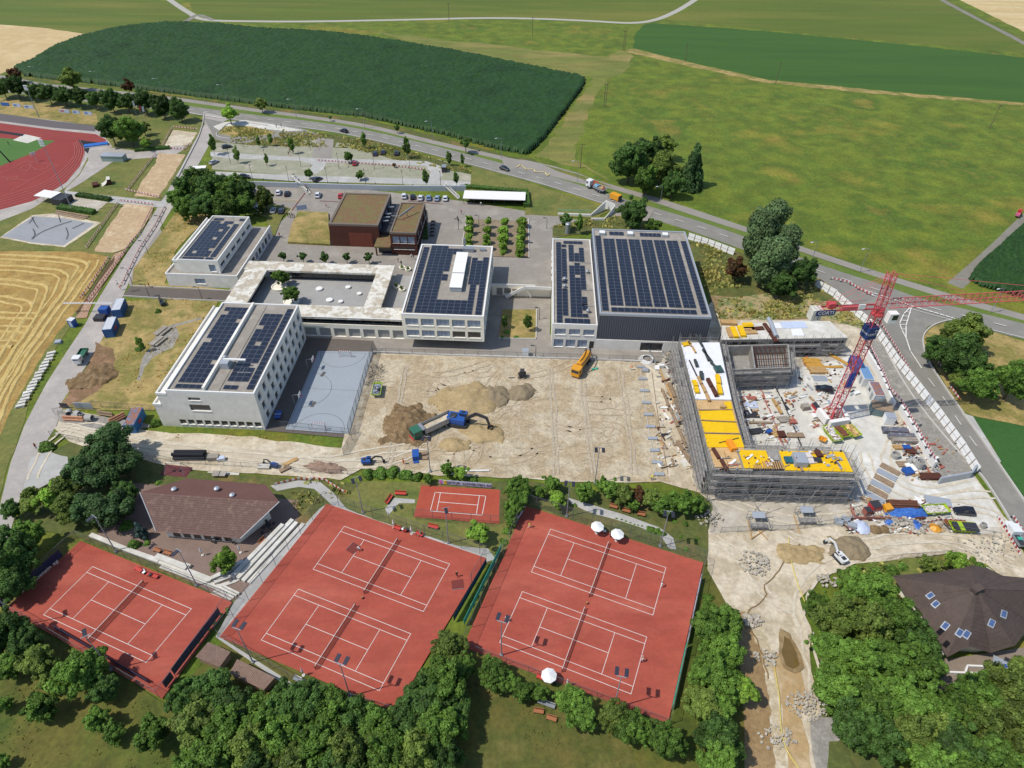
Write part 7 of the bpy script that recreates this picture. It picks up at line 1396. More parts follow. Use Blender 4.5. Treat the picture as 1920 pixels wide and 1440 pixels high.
# ================================================================== court furniture
m_bred2=paint('bench_red',(196,66,56),.6);m_brown=paint('bench_brown',(164,104,66),.7);m_umb=paint('parasol_cloth',(238,238,234),.7)
def bench(px0,px1,m,label,group=None,back=True,w=.9):
    a_,b_=G(*px0),G(*px1);d=b_-a_;t=thing('bench',label,'bench',(a_+b_)/2+Vc((0,0,ZG)),math.atan2(d.y,d.x),group);L_=max(1.6,d.length);Bm(m).lo(-L_/2,L_/2,-.3,.3,.42,.5).build('seat',t)
    if back:Bm(m).box((0,.36,.75),(L_,.08,.5),tilt=(.2,0)).build('backrest',t)
    for x in (-L_*.4,L_*.4):Bm(m_dark).lo(x-.05,x+.05,-.28,.28,0,.42).build('leg',t)
for p,q,m,l in [((725,948),(736,932),m_bred2,'red bench left of the small court, slanting one'),((741,929),(762,930),m_bred2,'red bench left of the small court, level one'),((803,990),(822,994),m_bred2,'red bench below the small court'),((1142,952),(1157,956),m_brown,'brown bench on the garden path, left of three'),((1166,960),(1181,964),m_brown,'brown bench on the garden path, middle of three'),((1194,967),(1209,970),m_brown,'brown bench on the garden path, right of three'),
    ((1000,1336),(1019,1339),m_brown,'brown picnic bench on the lower lawn, upper one'),((1024,1348),(1043,1354),m_brown,'brown picnic bench on the lower lawn, lower one'),((290,1034),(303,1038),m_brown,'orange-brown bench on the long terraces, left'),((309,1039),(323,1043),m_brown,'orange-brown bench on the long terraces, right'),((488,1024),(500,1012),m_brown,'brown bench at the clubhouse end of the seating steps'),((82,925),(94,918),m_dark,'dark bench beside the gravel parking spot'),((255,1068),(268,1075),m_bred2,'red bench on the upper edge of the single court'),((278,1080),(298,1086),m_bred2,'red bench right of the first one on the single court edge'),
    ((740,992),(750,996),m_bred2,'small red bench with bags on the upper edge of the middle courts'),((780,1003),(793,1008),m_bred2,'small red bench right of the closed parasol on the middle courts'),((1008,1272),(1020,1277),m_bred2,'red bench left of the open parasol on the right courts'),((553,1275),(566,1281),m_steel,'light bench on the lower edge of the middle courts')]:bench(p,q,m,l)
bench((1008,1318),(1040,1330),m_steel,'long grey park bench table under the trees below the right courts');
def parasol(px,py,open_,label):
    t=thing('parasol',label,'parasol',G(px,py)+Vc((0,0,ZG)),.2,'court parasols');Bm(m_steel).tube((0,0,0),(0,0,2.5),.04,6).build('pole',t);Bm(m_slab).lathe((0,0,0),[(.3,0),(.28,.12)],10).build('base',t)
    mb=Bm(m_umb)
    if open_:mb.add([(0,0,2.75)]+[(1.35*cos(i*PI/4),1.35*sin(i*PI/4),2.25) for i in range(8)]+[(1.35*cos(i*PI/4),1.35*sin(i*PI/4),2.12) for i in range(8)],[(0,1+i,1+(i+1) % 8) for i in range(8)]+[(1+i,9+i,9+(i+1) % 8,1+(i+1) % 8) for i in range(8)])
    else:mb.lathe((0,0,1.1),[(.16,0),(.2,.4),(.06,1.4),(.01,1.6)],8)
    mb.build('canopy',t)
for x,y,o_,l in [(1118,1002,1,'open white parasol on the right courts, left of two'),(1155,1016,1,'open white parasol on the right courts, right of two'),(1028,1280,1,'open white parasol on the lower edge of the right courts'),(1063,1288,0,'closed pale parasol on the lower edge of the right courts'),(739,991,0,'closed parasol on the upper edge of the middle courts, left'),(772,1003,0,'closed parasol on the upper edge of the middle courts, right'),(381,1043,0,'closed parasol on the clubhouse terrace, left of the bright tree'),(452,1038,0,'closed parasol right of the bright terrace tree'),(570,1268,0,'white closed parasol at the lower edge of the middle courts')]:parasol(x,y,o_,l)
for i,(x,y) in enumerate([(1133,1000),(1145,1008),(760,999),(765,998),(756,996),(786,1006),(272,1077),(285,1083),(1040,1283)]):
    t=thing('court_chair',['white chair between the two open parasols','dark bin beside the right open parasol','red and white chair at the left closed parasol','dark bin near the left closed parasol','white chair near the left closed parasol','teal bag chair at the right closed parasol','white chair at the net end of the single court','dark bin at the net end of the single court','dark bin at the lower open parasol'][i],'chair',G(x,y)+Vc((0,0,ZC)),.7*i)
    m=[m_umb,m_dark,m_bred2,m_dark,m_umb,m_teal,m_umb,m_dark,m_dark][i]
    if m is m_dark:Bm(m).lathe((0,0,0),[(.22,0),(.3,.7),(.3,.75),(.2,.75)],8).build('bin_body',t)
    else:Bm(m).box((0,0,.42),(.55,.5,.06)).build('seat',t);Bm(m).box((-.27,0,.75),(.06,.5,.6)).build('backrest',t);Bm(m_dark).box((0,.2,.2),(.45,.05,.4)).box((0,-.2,.2),(.45,.05,.4)).build('frame',t)
for x,y,l in [(679,1122,'small orange ball basket between the two middle courts'),(1100,1132,'small orange ball basket between the two right courts')]:solo('ball_basket',Bm(m_brown).lathe(G(x,y,ZC),[(.2,0),(.25,.5),(.15,.5)],8),l,'basket')
# goals and hoops on the handball court
def goal(px0,px1,label):
    a_,b_=G(*px0),G(*px1);d=b_-a_;t=thing('handball_goal',label,'goal',(a_.x,a_.y,ZT),math.atan2(d.y,d.x),'handball goals');L_=d.length;A,B_=Bm(m_rw_w),Bm(m_rw_r)
    for i in range(12):
        (A if i % 2 else B_).box((L_*(i+.5)/12,0,2.1),(L_/12,.1,.1))
    for i in range(8):
        for x in (0,L_):(A if i % 2 else B_).box((x,0,.13+i*.26),(.1,.1,.26))
    A.build('white_bars',t);B_.build('red_bars',t);Bm(m_steel).bar((0,0,2.1),(0,1.0,0),.05).bar((L_,0,2.1),(L_,1,0),.05).bar((0,1,0),(L_,1,0),.05).build('stay',t)
    Bm(veil('goal_net'+label[:6],(200,204,210),.2)).quad((0,0,2.1),(L_,0,2.1),(L_,1,0),(0,1,0)).build('net',t)
goal((637,671),(659,672),'far red and white handball goal on the grey court');goal((612,807),(587,806),'near red and white handball goal on the grey court')
for x,y,hx,hy,l in [(578,693,592,683,'far basketball hoop at the edge of the handball court'),(553,760,567,740,'near basketball hoop at the edge of the handball court')]:
    t=thing('basketball_hoop',l,'hoop',G(x,y)+Vc((0,0,ZT)),-.05);Bm(m_steel).tube((0,0,0),(0,0,3.1),.09).bar((0,0,3.0),(1.7,0,3.3),.1).build('stand',t);Bm(m_rw_w).box((1.8,0,3.3),(.06,1.7,1.1)).build('backboard',t);Bm(m_rw_r).box((2.15,0,3.0),(.45,.45,.04)).build('ring',t)
t=thing('basketball_hoop','basketball hoop with white backboard on the red sports surface','hoop',G(68,303),-.6);Bm(m_steel).tube((1.4,0,0),(.1,0,3.4),.08).build('stand',t);Bm(m_rw_w).box((0,0,3.3),(.1,1.9,1.2)).build('backboard',t)
for x,y,l in [(545,784-2,'blue table tennis table in the shadow of the school wing')]:
    t=thing('table_tennis_table',l,'table',G(523,783)+Vc((0,0,ZG)),.1);Bm(m_mblue).box((0,0,.76),(1.5,2.7,.06)).build('table_top',t);Bm(m_rw_w).box((0,0,.86),(1.6,.05,.15)).build('net',t);Bm(m_dark).box((0,.9,.37),(1.2,.1,.74)).box((0,-.9,.37),(1.2,.1,.74)).build('legs',t)
t=thing('stone_table','stone table tennis table on the pale concrete terrace behind the clubhouse','table',G(413,893)+Vc((0,0,.15)),.0);Bm(m_rgrav).box((0,0,.75),(2.9,1.5,.12)).build('table_top',t);Bm(m_dark).box((0,0,.35),(1.6,.9,.7)).build('plinth',t);Bm(m_steel).box((0,0,.88),(.06,1.6,.15)).build('net',t)
t=thing('dark_screen_post','tall dark triangular sail leaning on the stadium infield','sail',G(18,305),0);Bm(m_black).add([(0,0,0),(-4.0,1.0,7.2),(-3.7,1.0,7.3),(.5,0,.2),(0,.3,0),(-4.0,1.2,7.2),(-3.7,1.2,7.3),(.5,.3,.2)],[(0,1,2,3),(7,6,5,4),(0,4,5,1),(3,2,6,7)]).build('cloth',t)
# garden tables by the gravel spot
for i,(x,y) in enumerate([(303,624),(312,624),(295,643),(303,643)]):
    t=thing('picnic_table' if i % 2 == 0 else 'bench_block',['upper grey concrete table on the gravel spot','upper concrete bench right of its table','lower grey concrete table on the gravel spot','lower concrete bench right of its table'][i],'table' if i % 2 == 0 else 'bench',G(x,y)+Vc((0,0,.3)),-.35);w=1.5 if i % 2 == 0 else .7
    Bm(m_rgrav).box((0,0,.6 if i % 2 == 0 else .35),(w,4.2,.15)).build('top',t);Bm(m_slab).box((0,0,.2),(w*.6,3.4,.7 if i % 2 == 0 else .4)).build('plinth',t)
# planters at the passage
for i,(x,y) in enumerate([(754,504),(765,507),(744,540),(754,545)]):
    t=thing('planter',['upper left','upper right','lower left','lower right'][i]+' round white planter in the passage beside the classroom block','planter',G(x,y,3.1)+Vc((0,0,3.1-3.1)),0,'round planters in the passage');Bm(m_cream).lathe((0,0,0),[(.8,0),(.95,.6),(.95,.7),(.8,.7),(.75,.6)],14).build('pot',t);link('plant',proto('young' if i > 1 else 'bush',0),t,(0,0,1.0),0,.7)
for x,y,w,l in [(524,539,2.3,'upper round stone planter ring in the courtyard'),(547,567,2.3,'lower round stone planter ring in the courtyard')]:solo('planter_ring',Bm(m_cream).lathe(G(x,y,3.2),[(w*.95,0),(w,.5),(w*.85,.5),(w*.8,.3),(.1,.3)],20),l,'planter')
for i,(x,y) in enumerate([(545,520),(598,511),(637,512),(696,524)]):solo('boulder_seat',Bm(m_cream).lathe(G(x,y,3.2),[(.5,0),(.8,.4),(.7,.9),(.3,1.1)],10),f'{ORD[i]} rounded beige seat from the left under the courtyard roof edge','seat','rounded beige seats in the courtyard')
t=thing('steel_pillar','shiny steel vent pillar behind the annex','vent',G(1064,438));Bm(m_steel).lathe((0,0,0),[(.9,0),(.9,3.6),(1.0,3.7),(.6,4.1)],12).build('duct',t)
# ramp underpass behind the annex
t=thing('underpass_ramp','white-walled ramp of the underpass below the main road','ramp',G(1045,405));q=Bm(m_white)
for (x0,y0),(x1,y1),h0,h1 in (((1046,404),(1108,407),.9,1.0),((1108,407),(1134,395),1.0,3.6),((1108,414),(1134,414),.9,1.0),((1134,414),(1152,398),1.0,2.6),((1134,392),(1152,396),3.4,2.6)):
    a_,b_=G(x0,y0),G(x1,y1);q.add([(a_.x,a_.y,0),(b_.x,b_.y,0),(b_.x,b_.y,h1),(a_.x,a_.y,h0),(a_.x,a_.y+.4,0),(b_.x,b_.y+.4,0),(b_.x,b_.y+.4,h1),(a_.x,a_.y+.4,h0)],[(0,1,2,3),(7,6,5,4),(3,2,6,7),(0,4,5,1),(1,5,6,2),(0,3,7,4)])
q.build('ramp_wall',t,world=True);q=Bm(m_teal)
for i in range(14):p=G(1047+i*4.5,402+i*.1);q.tube((p.x,p.y,.9),(p.x,p.y,2.0),.04,4)
a_,b_=G(1046,402),G(1108,404);q.bar((a_.x,a_.y,2.0),(b_.x,b_.y,2.0),.08).bar((a_.x,a_.y,1.5),(b_.x,b_.y,1.5),.05);q.build('green_railing',t,world=True)
# car park stair, trellis sign, info boxes
t=thing('stair','stair with dark railings from the upper to the lower car park','stair',G(560,352));q=Bm(m_slab)
for i in range(12):p=G(551+i*2.5,340+i*2.0);q.box((p.x,p.y,1.9-i*.16),(1.1,2.6,.18))
q.build('steps',t,world=True);q=Bm(m_dark)
for k,dy in ((0,0),(1,2.6)):
    a_,b_=G(549,342,0),G(582,365,0);q.bar((a_.x,a_.y+dy-1.3,3.0),(b_.x,b_.y+dy-1.3,1.0),.08)
    for i in range(14):p=a_.lerp(b_,i/13);z=3-2*i/13;q.tube((p.x,p.y+dy-1.3,z-1),(p.x,p.y+dy-1.3,z),.03,4)
q.build('railing',t,world=True)
t=thing('stair','stair with railing at the right end of the long retaining wall','stair',G(846,362));q=Bm(m_slab)
for i in range(12):p=G(835+i*2.2,355+i*1.4);q.box((p.x,p.y,1.9-i*.16),(1.0,2.4,.18))
q.build('steps',t,world=True);q=Bm(m_dark);a_,b_=G(833,356),G(860,374);q.bar((a_.x,a_.y,2.9),(b_.x,b_.y,1.0),.08)
for i in range(12):p=a_.lerp(b_,i/11);z=2.9-1.9*i/11;q.tube((p.x,p.y,z-1),(p.x,p.y,z),.03,4)
q.build('railing',t,world=True)
t=thing('ticket_box','dark grey hut at the right end of the car park','hut',G(833,322));Bm(m_dark).box((0,0,1.2),(1.7,2.8,2.4)).build('wall',t);Bm(m_steel).box((0,0,2.45),(1.9,3.0,.12)).build('flat_roof',t)
t=thing('sign_frame','pale blue framed panel above the grass mound','sign',G(567,396),.35);Bm(m_bluew).box((0,0,1.5),(3.4,.08,1.8)).build('panel',t);Bm(m_steel).box((-1.7,0,1.2),(.1,.1,2.4)).box((1.7,0,1.2),(.1,.1,2.4)).build('posts',t)
t=thing('bus_shelter','white glazed shelter beside the lane at the tall tree clump','shelter',G(377,325),.2);Bm(m_white).box((0,0,2.5),(5,2.6,.15)).build('shelter_roof',t);Bm(m_steel).box((-2.3,1,1.2),(.1,.1,2.4)).box((2.3,1,1.2),(.1,.1,2.4)).box((0,1.1,1.2),(4.8,.06,2.0)).build('frame',t)
# ================================================================== construction site
mounds=[]
def mound(px,py,rx,ry,h,m,label,seed=1,rot=0.0,rough_=.35,name='soil_heap'):
    c_=G(px,py);n=34;r=np.random.RandomState(seed);X,Y=np.meshgrid(np.linspace(-1.15,1.15,n),np.linspace(-1.15,1.15,n));rad=np.sqrt(X**2+Y**2)*(1+.25*(vnoise(X*3+9,Y*3+9,1.0,seed)-.5)*2)
    Z=h*np.clip(1-rad,0,1)**.75+np.where(rad < 1,(vnoise(X*rx+20,Y*ry+20,.9,seed+1)-.5)*rough_*1.6+(r.rand(n,n)-.5)*rough_*.8,0);Z=np.where(rad < 1.0,np.maximum(Z,.02),-.3)
    a_,b_=cos(rot),sin(rot);XX=X*rx*a_-Y*ry*b_;YY=X*rx*b_+Y*ry*a_
    o=link(name,grid_mesh(name,XX,YY,Z,rad < 1.12,m),None,(c_.x,c_.y,ZG));tag(o,label,'heap','heaps of soil and gravel');return o
m_clod=mat('clod_soil',[C(146,122,88),C(120,98,68),C(166,142,108)],big=.8,fine=3,amt=.3,bump=.15);m_sandy=mat('sandy_heap',[C(182,160,118),C(162,140,100)],big=.4,fine=2,amt=.2,bump=.1);m_grit=mat('grit_heap',[C(150,134,106),C(134,120,96)],big=.6,fine=4,amt=.2,bump=.08)
mound(763,798,6.2,6.6,2.4,m_clod,'dark clod heap behind the green dump truck',1,.2,.7);mound(876,752,8.4,6.2,2.0,m_sandy,'wide sandy heap in the middle of the graded pad',2,.1,.35);mound(926,744,4.2,3.8,1.4,m_grit,'grit heap joining the right of the wide sandy heap',3,0,.3);mound(977,738,3.4,3.2,1.7,m_grit,'small round grit heap, rightmost on the pad',4,0,.2)
mound(905,812,5.2,3.4,.9,m_sandy,'low dark earth patch below the excavator bucket',5,-.2,.25);mound(852,836,3.4,2.4,.8,m_sandy,'low sandy mound below the blue excavator',6,0,.25);mound(1592,1030,4.2,3.2,1.2,m_grit,'dark gravel heap behind the white excavator',7,.1,.35);mound(176,708,5.6,4.2,.9,mat('dug_garden_soil',[C(136,112,80),C(118,96,66),C(156,132,98)],big=.5,fine=2.2,amt=.3,bump=.15),'brown dug soil heap in the garden beside the lane',8,.6,.5)
mound(1500,995+45,5,2.2,.8,m_sandy,'sandy bank beside the stream bend',9,0,.3);mound(610,878,4.5,1.4,.7,mat('rubble_bank',[C(150,126,108)],fine=3,amt=.3),'brown rubble bank along the haul road fence',10,-.15,.3)
def rubble(px,py,n,spread,s0,s1,m,label,seed=1,name='rubble_heap',sy=.7):
    r=random.Random(seed);c_=G(px,py);mb=Bm(m)
    for i in range(n):
        a_,d=r.random()*6.28,r.random()**.6*spread;s=s0+(s1-s0)*r.random();mb.box((c_.x+cos(a_)*d,c_.y+sin(a_)*d*sy,ZG+s*.25+(1-d/spread)*.35),(s,s*(.5+.5*r.random()),s*.45),r.random()*3,(r.random()*.6-.3,r.random()*.6-.3))
    return solo(name,mb,label,'rubble',kind='stuff')
m_rub=mat('broken_stone',[C(196,188,172),C(164,156,140)],big=1,fine=3,amt=.2)
rubble(1413,1057,110,3.0,.2,.65,m_rub,'heap of pale broken slabs left of the stream',1,sy=1.0);rubble(1410,1165,60,1.9,.15,.8,m_rub,'big pale rocks at the head of the brown stream bed',12);rubble(1437,1235,60,2.4,.12,.55,m_rub,'pale rocks along the stream bank, middle',13);rubble(1456,1385,70,3.0,.12,.5,m_rub,'pale rocks along the stream bank, bottom',14);rubble(1512,1325,160,3.4,.15,.5,m_rub,'white broken stones at the foot of the big wood',2);rubble(1548,1090,60,2.2,.2,.5,m_rub,'small pale stones at the top of the big wood',3);rubble(1690,988,90,5.5,.2,.9,m_rub,'row of grey broken stone blocks at the lower site edge',4,sy=.35);rubble(1860,1025,120,7,.12,.4,m_rub,'loose pale stones below the lime covered skip',5,sy=.6);rubble(1330,975,40,3,.2,.6,m_rub,'grey stones at the garden corner of the site',6)
# stacks of slabs left of the lane
for i in range(17):
    x,y=97-i*3.7+(i%3),664+i*6.2;t=thing('slab_stack',f'{ORD[i]} pale slab stack from the top along the stubble field','slab stack',G(x,y),.35,'pale slab stacks along the stubble field')
    for k in range(3):Bm(m_slab).box((.15*(k-1),0,.12+k*.22),(2.0-.3*(i%2),.85,.18),.08*(k-1)).build('slab',t)
t=thing('pallet_stack','grey pallet of slabs near the portable toilet','pallet',G(110,643),.2);[Bm(m_grey).box((0,0,.15+k*.22),(1.9-.2*k,1.4,.18)).build('slab',t) for k in range(3)]
# containers
def container(pc,rgb,label,L_=6.0,W_=2.45,h=2.6,ang=None,roofm=None,toward=None,name='container'):
    d=G(*toward)-G(*pc);a_=math.atan2(d.y,d.x);m=paint(name+'_%d_%d_%d' % rgb,rgb,.55);t=thing(name,label,'container',G(*pc)+Vc((0,0,ZG*.8)),a_)
    mb=Bm(m);n=int(L_/.3)
    for s in (-1,1):
        for i in range(n):
            x0=-L_/2+.1+i*(L_-.2)/n;x1=x0+(L_-.2)/n;dy=.05 if i % 2 else 0;mb.quad(*([(x0,s*(W_/2-dy),.15),(x1,s*(W_/2-dy),.15),(x1,s*(W_/2-dy),h-.12),(x0,s*(W_/2-dy),h-.12)][::-s]))
    mb.lo(-L_/2+.06,L_/2-.06,-W_/2+.07,W_/2-.07,.1,h-.1).build('box_wall',t);fm=Bm(m)
    for x in (-L_/2,L_/2-.12):
        for y in (-W_/2,W_/2-.12):fm.lo(x,x+.12,y,y+.12,0,h)
    for y in (-W_/2,W_/2-.12):fm.lo(-L_/2+.12,L_/2-.12,y,y+.12,h-.13,h-.01).lo(-L_/2+.12,L_/2-.12,y,y+.12,0,.14)
    for x in (-L_/2,L_/2-.12):fm.lo(x,x+.12,-W_/2+.12,W_/2-.12,h-.13,h-.01).lo(x,x+.12,-W_/2+.12,W_/2-.12,0,.14)
    fm.build('frame',t);r_=Bm(roofm or m)
    for i in range(14):r_.lo(-L_/2+.1+i*(L_-.2)/14,-L_/2+.1+(i+.8)*(L_-.2)/14,-W_/2+.1,W_/2-.1,h-.1,h+.02)
    r_.build('roof',t);return t
m_croof=mat('faded_container_roof',[C(222,224,226),C(206,210,214)],big=.6,fine=2,amt=.1);m_rust=mat('rusty_blue_roof',[C(96,138,176),C(170,110,72),C(110,150,186)],big=.9,fine=3,amt=.2)
t=container((228,586),(38,92,150),'blue container with white roof, upper one beside the lane',roofm=m_croof,toward=(220,605));t=container((212,622),(38,92,150),'blue container with white roof and red patch, lower one beside the lane',roofm=m_croof,toward=(204,641));Bm(m_rw_r).box((.3,1.28,1.3),(1.5,.04,.8)).build('red_patch',t)
t=container((257,797),(50,110,170),'blue container with rusty roof beside the bush on the haul road',roofm=m_rust,toward=(250,811));Bm(m_rw_r).box((.3,1.28,1.3),(1.3,.04,.8)).build('red_patch',t)
# barrier beam and winch at the containers
t=thing('loading_boom','blue machine with long white boom reaching over the lane','boom',G(200,590),0);Bm(m_mblue).box((0,0,1.6),(2.4,2.2,1.8)).build('cab_body',t);Bm(m_dark).box((-.5,-2.4,.6),(2.8,2.4,1.2)).build('base_frame',t)
q=Bm(m_rw_w);q.bar((2.5,.6,3.4),(-11.5,.6,3.2),.14).bar((2.5,1.2,3.4),(-11.5,1.0,3.2),.14)
for i in range(16):q.bar((2-i*.85,.6,3.4),(1.6-i*.85,1.2,3.4),.07)
q.build('boom_lattice',t)
t=thing('portable_toilet','blue portable toilet with pale roof on the left edge of the lane','toilet',G(139,611),-.2);Bm(m_mblue).box((0,0,1.1),(1.6,1.5,2.2)).build('cabin',t);Bm(m_croof).prism([(-.85,-.8),(.85,-.8),(.85,.8),(-.85,.8)],2.2,2.35).build('roof',t);Bm(m_bluew).box((0,-.77,1.1),(.8,.04,1.7)).build('door',t)
# pipes and rings by the yard
m_cpipe=mat('concrete_pipe',[C(178,176,170),C(164,162,156)],big=1,fine=3,amt=.1);m_brpipe=paint('orange_brown_pipe',(190,132,96),.6)
def ring(px,py,r,h,label,m=None,group='concrete rings and pipes',z=0,lay=None):
    t=thing('concrete_ring',label,'concrete ring',G(px,py)+Vc((0,0,ZG+z)),0,group);mb=Bm(m or m_cpipe);n=20;mb.lathe((0,0,0),[(r,0),(r,h),(r*.8,h),(r*.8,.05)],n);o=mb.build('ring',t)
    if lay is not None:o.rotation_euler=(PI/2,0,lay);o.location=(0,0,r)
    return t
for i,(x,y,r,h,ly,l) in enumerate([(133,776,.7,1.2,.4,'upright grey cone ring at the left of the pipe store'),(145,780,.7,1.2,1.2,'grey pipe piece second from left in the pipe store'),(156,783,.55,1.0,None,'standing grey ring in the middle of the pipe store'),(164,789,.75,1.6,1.5,'grey pipe piece lying in front in the pipe store'),(138,784,.5,1.6,1.5,'grey pipe piece lying at the front left of the pipe store'),(1716,797,.95,.9,None,'pale ring with cone on the gravel strip beside the wall'),(1677,858,.95,1.0,None,'wide pale ring in the storage area'),(1720,878,1.0,2.0,None,'big upright pale pipe by the lower wall end'),(1708,868,.6,1.4,.8,'grey pipe piece lying left of the big upright pipe'),(1700,872,.6,1.2,2.2,'small grey pipe lying beside the big upright pipe'),(1841,989,.6,.8,None,'round grey drum beside the lime covered skip'),(1571,970-3,.8,1.6,.5,'grey ring near the loose blocks')][:11]):ring(x,y,r,h,l,lay=ly)
def logs(p0,p1,n,r,m,label,name='pipe_stack',cat='pipes',pitch=None,group=None):
    a_,b_=G(*p0),G(*p1);d=(b_-a_);L_=d.length;t=thing(name,label,cat,(a_+b_)/2+Vc((0,0,ZG)),math.atan2(d.y,d.x),group);k=0;lay_=0
    me=Bm(m).tube((-L_/2,0,0),(L_/2,0,0),r,8).mesh('pipe');left=n;w=max(1,int(math.ceil(n/2)))
    while left > 0:
        c_=min(left,w)
        for i in range(c_):link('pipe',me,t,((random.random()-.5)*.4,(i-(c_-1)/2)*r*2.05,r+lay_*r*1.8))
        left -= c_;w=max(1,w-1);lay_ += 1
    return t
logs((120,788),(158,790),4,.22,m_brpipe,'salmon-coloured pipes lying along the pipe store');logs((207,796),(235,782),6,.24,m_brpipe,'salmon-coloured pipes lying diagonally near the blue container');logs((328,858),(387,858),5,.42,m_black,'black plastic pipes beside the haul road above the clubhouse');logs((186,778),(214,782),4,.2,m_wood2,'brown pipes behind the salmon ones')
logs((1662,948),(1716,950),7,.26,mat('rusty_pipe',[C(120,78,58),C(96,62,48)],big=1,fine=3,amt=.2),'long dark rusty pipes at the lower storage area');logs((1770,982),(1808,984),12,.14,paint('rebar_rust',(150,92,62),.8),'bundle of rusty rods behind the lime covered skip')
def box_thing(px,py,dims,m,label,name,cat,ang=0.0,lid=None,z=0,partn='body',group=None):
    t=thing(name,label,cat,G(px,py)+Vc((0,0,ZG+z)),ang,group);Bm(m).box((0,0,dims[2]/2),dims).build(partn,t)
    if lid is not None:Bm(lid).box((0,0,dims[2]+.03),(dims[0]*1.02,dims[1]*1.02,.06)).build('lid',t)
    return t
box_thing(402,862,(2.4,1.4,1.0),m_rgrav,'grey block right of the black pipes','stone_block','block',.1);box_thing(416,864,(1.6,1.0,.7),m_umb,'white box right of the black pipes','box','box',.3,m_bluew);box_thing(160,768,(4.4,.12,1.9),m_grey,'pale blue panel leaning on the fence behind the pipe store','panel','panel',-.05);box_thing(123,766,(2,.12,1.4),m_dark,'dark sign leaning at the left end of the pipe store fence','panel','panel',-.1)
box_thing(545,868,(1.0,3.4,.12),m_wood,'pale plank lying slanted on the haul road edge','plank','plank',-.9);box_thing(535,882,(1.0,2.4,.3),m_wood2,'brown boards beside the slanted plank','boards','boards',-.9);box_thing(496,878,(2.6,1.2,.5),m_slab,'pale slab stack left of the tiny blue excavator','slab_stack','slab stack',0);box_thing(985,667,(1.7,1.2,1.7),m_umb,'white cabinet at the upper edge of the graded pad','cabinet','cabinet',-.1,m_grey);box_thing(825+55,884,(.1,.1,.1),m_umb,'tiny white marker on the pad edge','marker','marker');box_thing(892,885,(6,.3,.2),m_umb,'long white beam lying on the lower pad edge','beam','beam',.05)
# green skips
def skip(pc,toward,L_,label,m=m_lime,fill=None,W_=2.2,h=1.2,lid=None):
    d=G(*toward)-G(*pc);t=thing('skip',label,'skip',G(*pc)+Vc((0,0,ZG)),math.atan2(d.y,d.x));mb=Bm(m);b_=.35
    lo=[(-L_/2+.7,-W_/2+b_,.1),(L_/2-.7,-W_/2+b_,.1),(L_/2-.7,W_/2-b_,.1),(-L_/2+.7,W_/2-b_,.1)];hi=[(-L_/2,-W_/2,h),(L_/2,-W_/2,h),(L_/2,W_/2,h),(-L_/2,W_/2,h)]
    mb.add(lo+hi,[(3,2,1,0),(0,1,5,4),(1,2,6,5),(2,3,7,6),(3,0,4,7)])
    for i in range(4):mb.bar(hi[i],hi[(i+1) % 4],.12)
    for i in range(5):x=-L_/2+.9+i*(L_-1.8)/4;mb.bar((x,-W_/2+b_*.8,.15),(x,-W_/2-.03,h),.1).bar((x,W_/2-b_*.8,.15),(x,W_/2+.03,h),.1)
    mb.build('tub',t)
    if fill:
        r=random.Random(int(L_*100)+len(label));f=MB()
        for i in range(60):f.mat(fill[i % len(fill)]).box(((r.random()-.5)*(L_-1),(r.random()-.5)*(W_-.6),h*.75+r.random()*.25),(.3+r.random()*1.3,.12+r.random()*.3,.08+r.random()*.1),r.random()*3,(r.random()*.5-.25,r.random()*.5-.25))
        f.mat(fill[0]).lo(-L_/2+.3,L_/2-.3,-W_/2+.2,W_/2-.2,h*.5,h*.7);f.build('waste',t)
    if lid:lid(t)
    return t
m_rubw=paint('light_waste',(214,206,200),.8);m_rustw=paint('rusty_waste',(126,80,58),.8);m_woodw=paint('wood_waste',(226,194,130),.8)
skip((1557,820),(1545,805),5.2,'lime skip full of light rubbish, left of three by the crane',fill=[m_rubw,m_umb,m_wood2]);skip((1573,815),(1561,802),4.4,'lime skip of rusty waste, middle of three by the crane',fill=[m_rustw]);skip((1592,812),(1580,800),5.0,'lime skip full of timber offcuts, right of three by the crane',fill=[m_woodw,m_wood])
skip((1750,962),(1735,963),5.2,'lime skip of pale rubble near the dark estate car',fill=[m_slab,m_rubw]);skip((708,737),(706,748),4.6,'lime skip of grey scrap left of the graded pad',fill=[m_grey,m_steel,m_dark]);skip((1540,829),(1533,826),1.6,'small orange skip beside the lime skips',m=m_orange,W_=1.4,h=.8)
def _lid(t):Bm(m_dark).box((-.4,.15,1.28),(4.8,2.2,.12)).build('cover',t);Bm(m_lime).box((.5,.15,1.36),(.9,2.2,.04)).build('stripe',t)
skip((1800,995),(1785,994),5.0,'lime skip with a black cover and lime stripe at the lower site edge',lid=_lid)
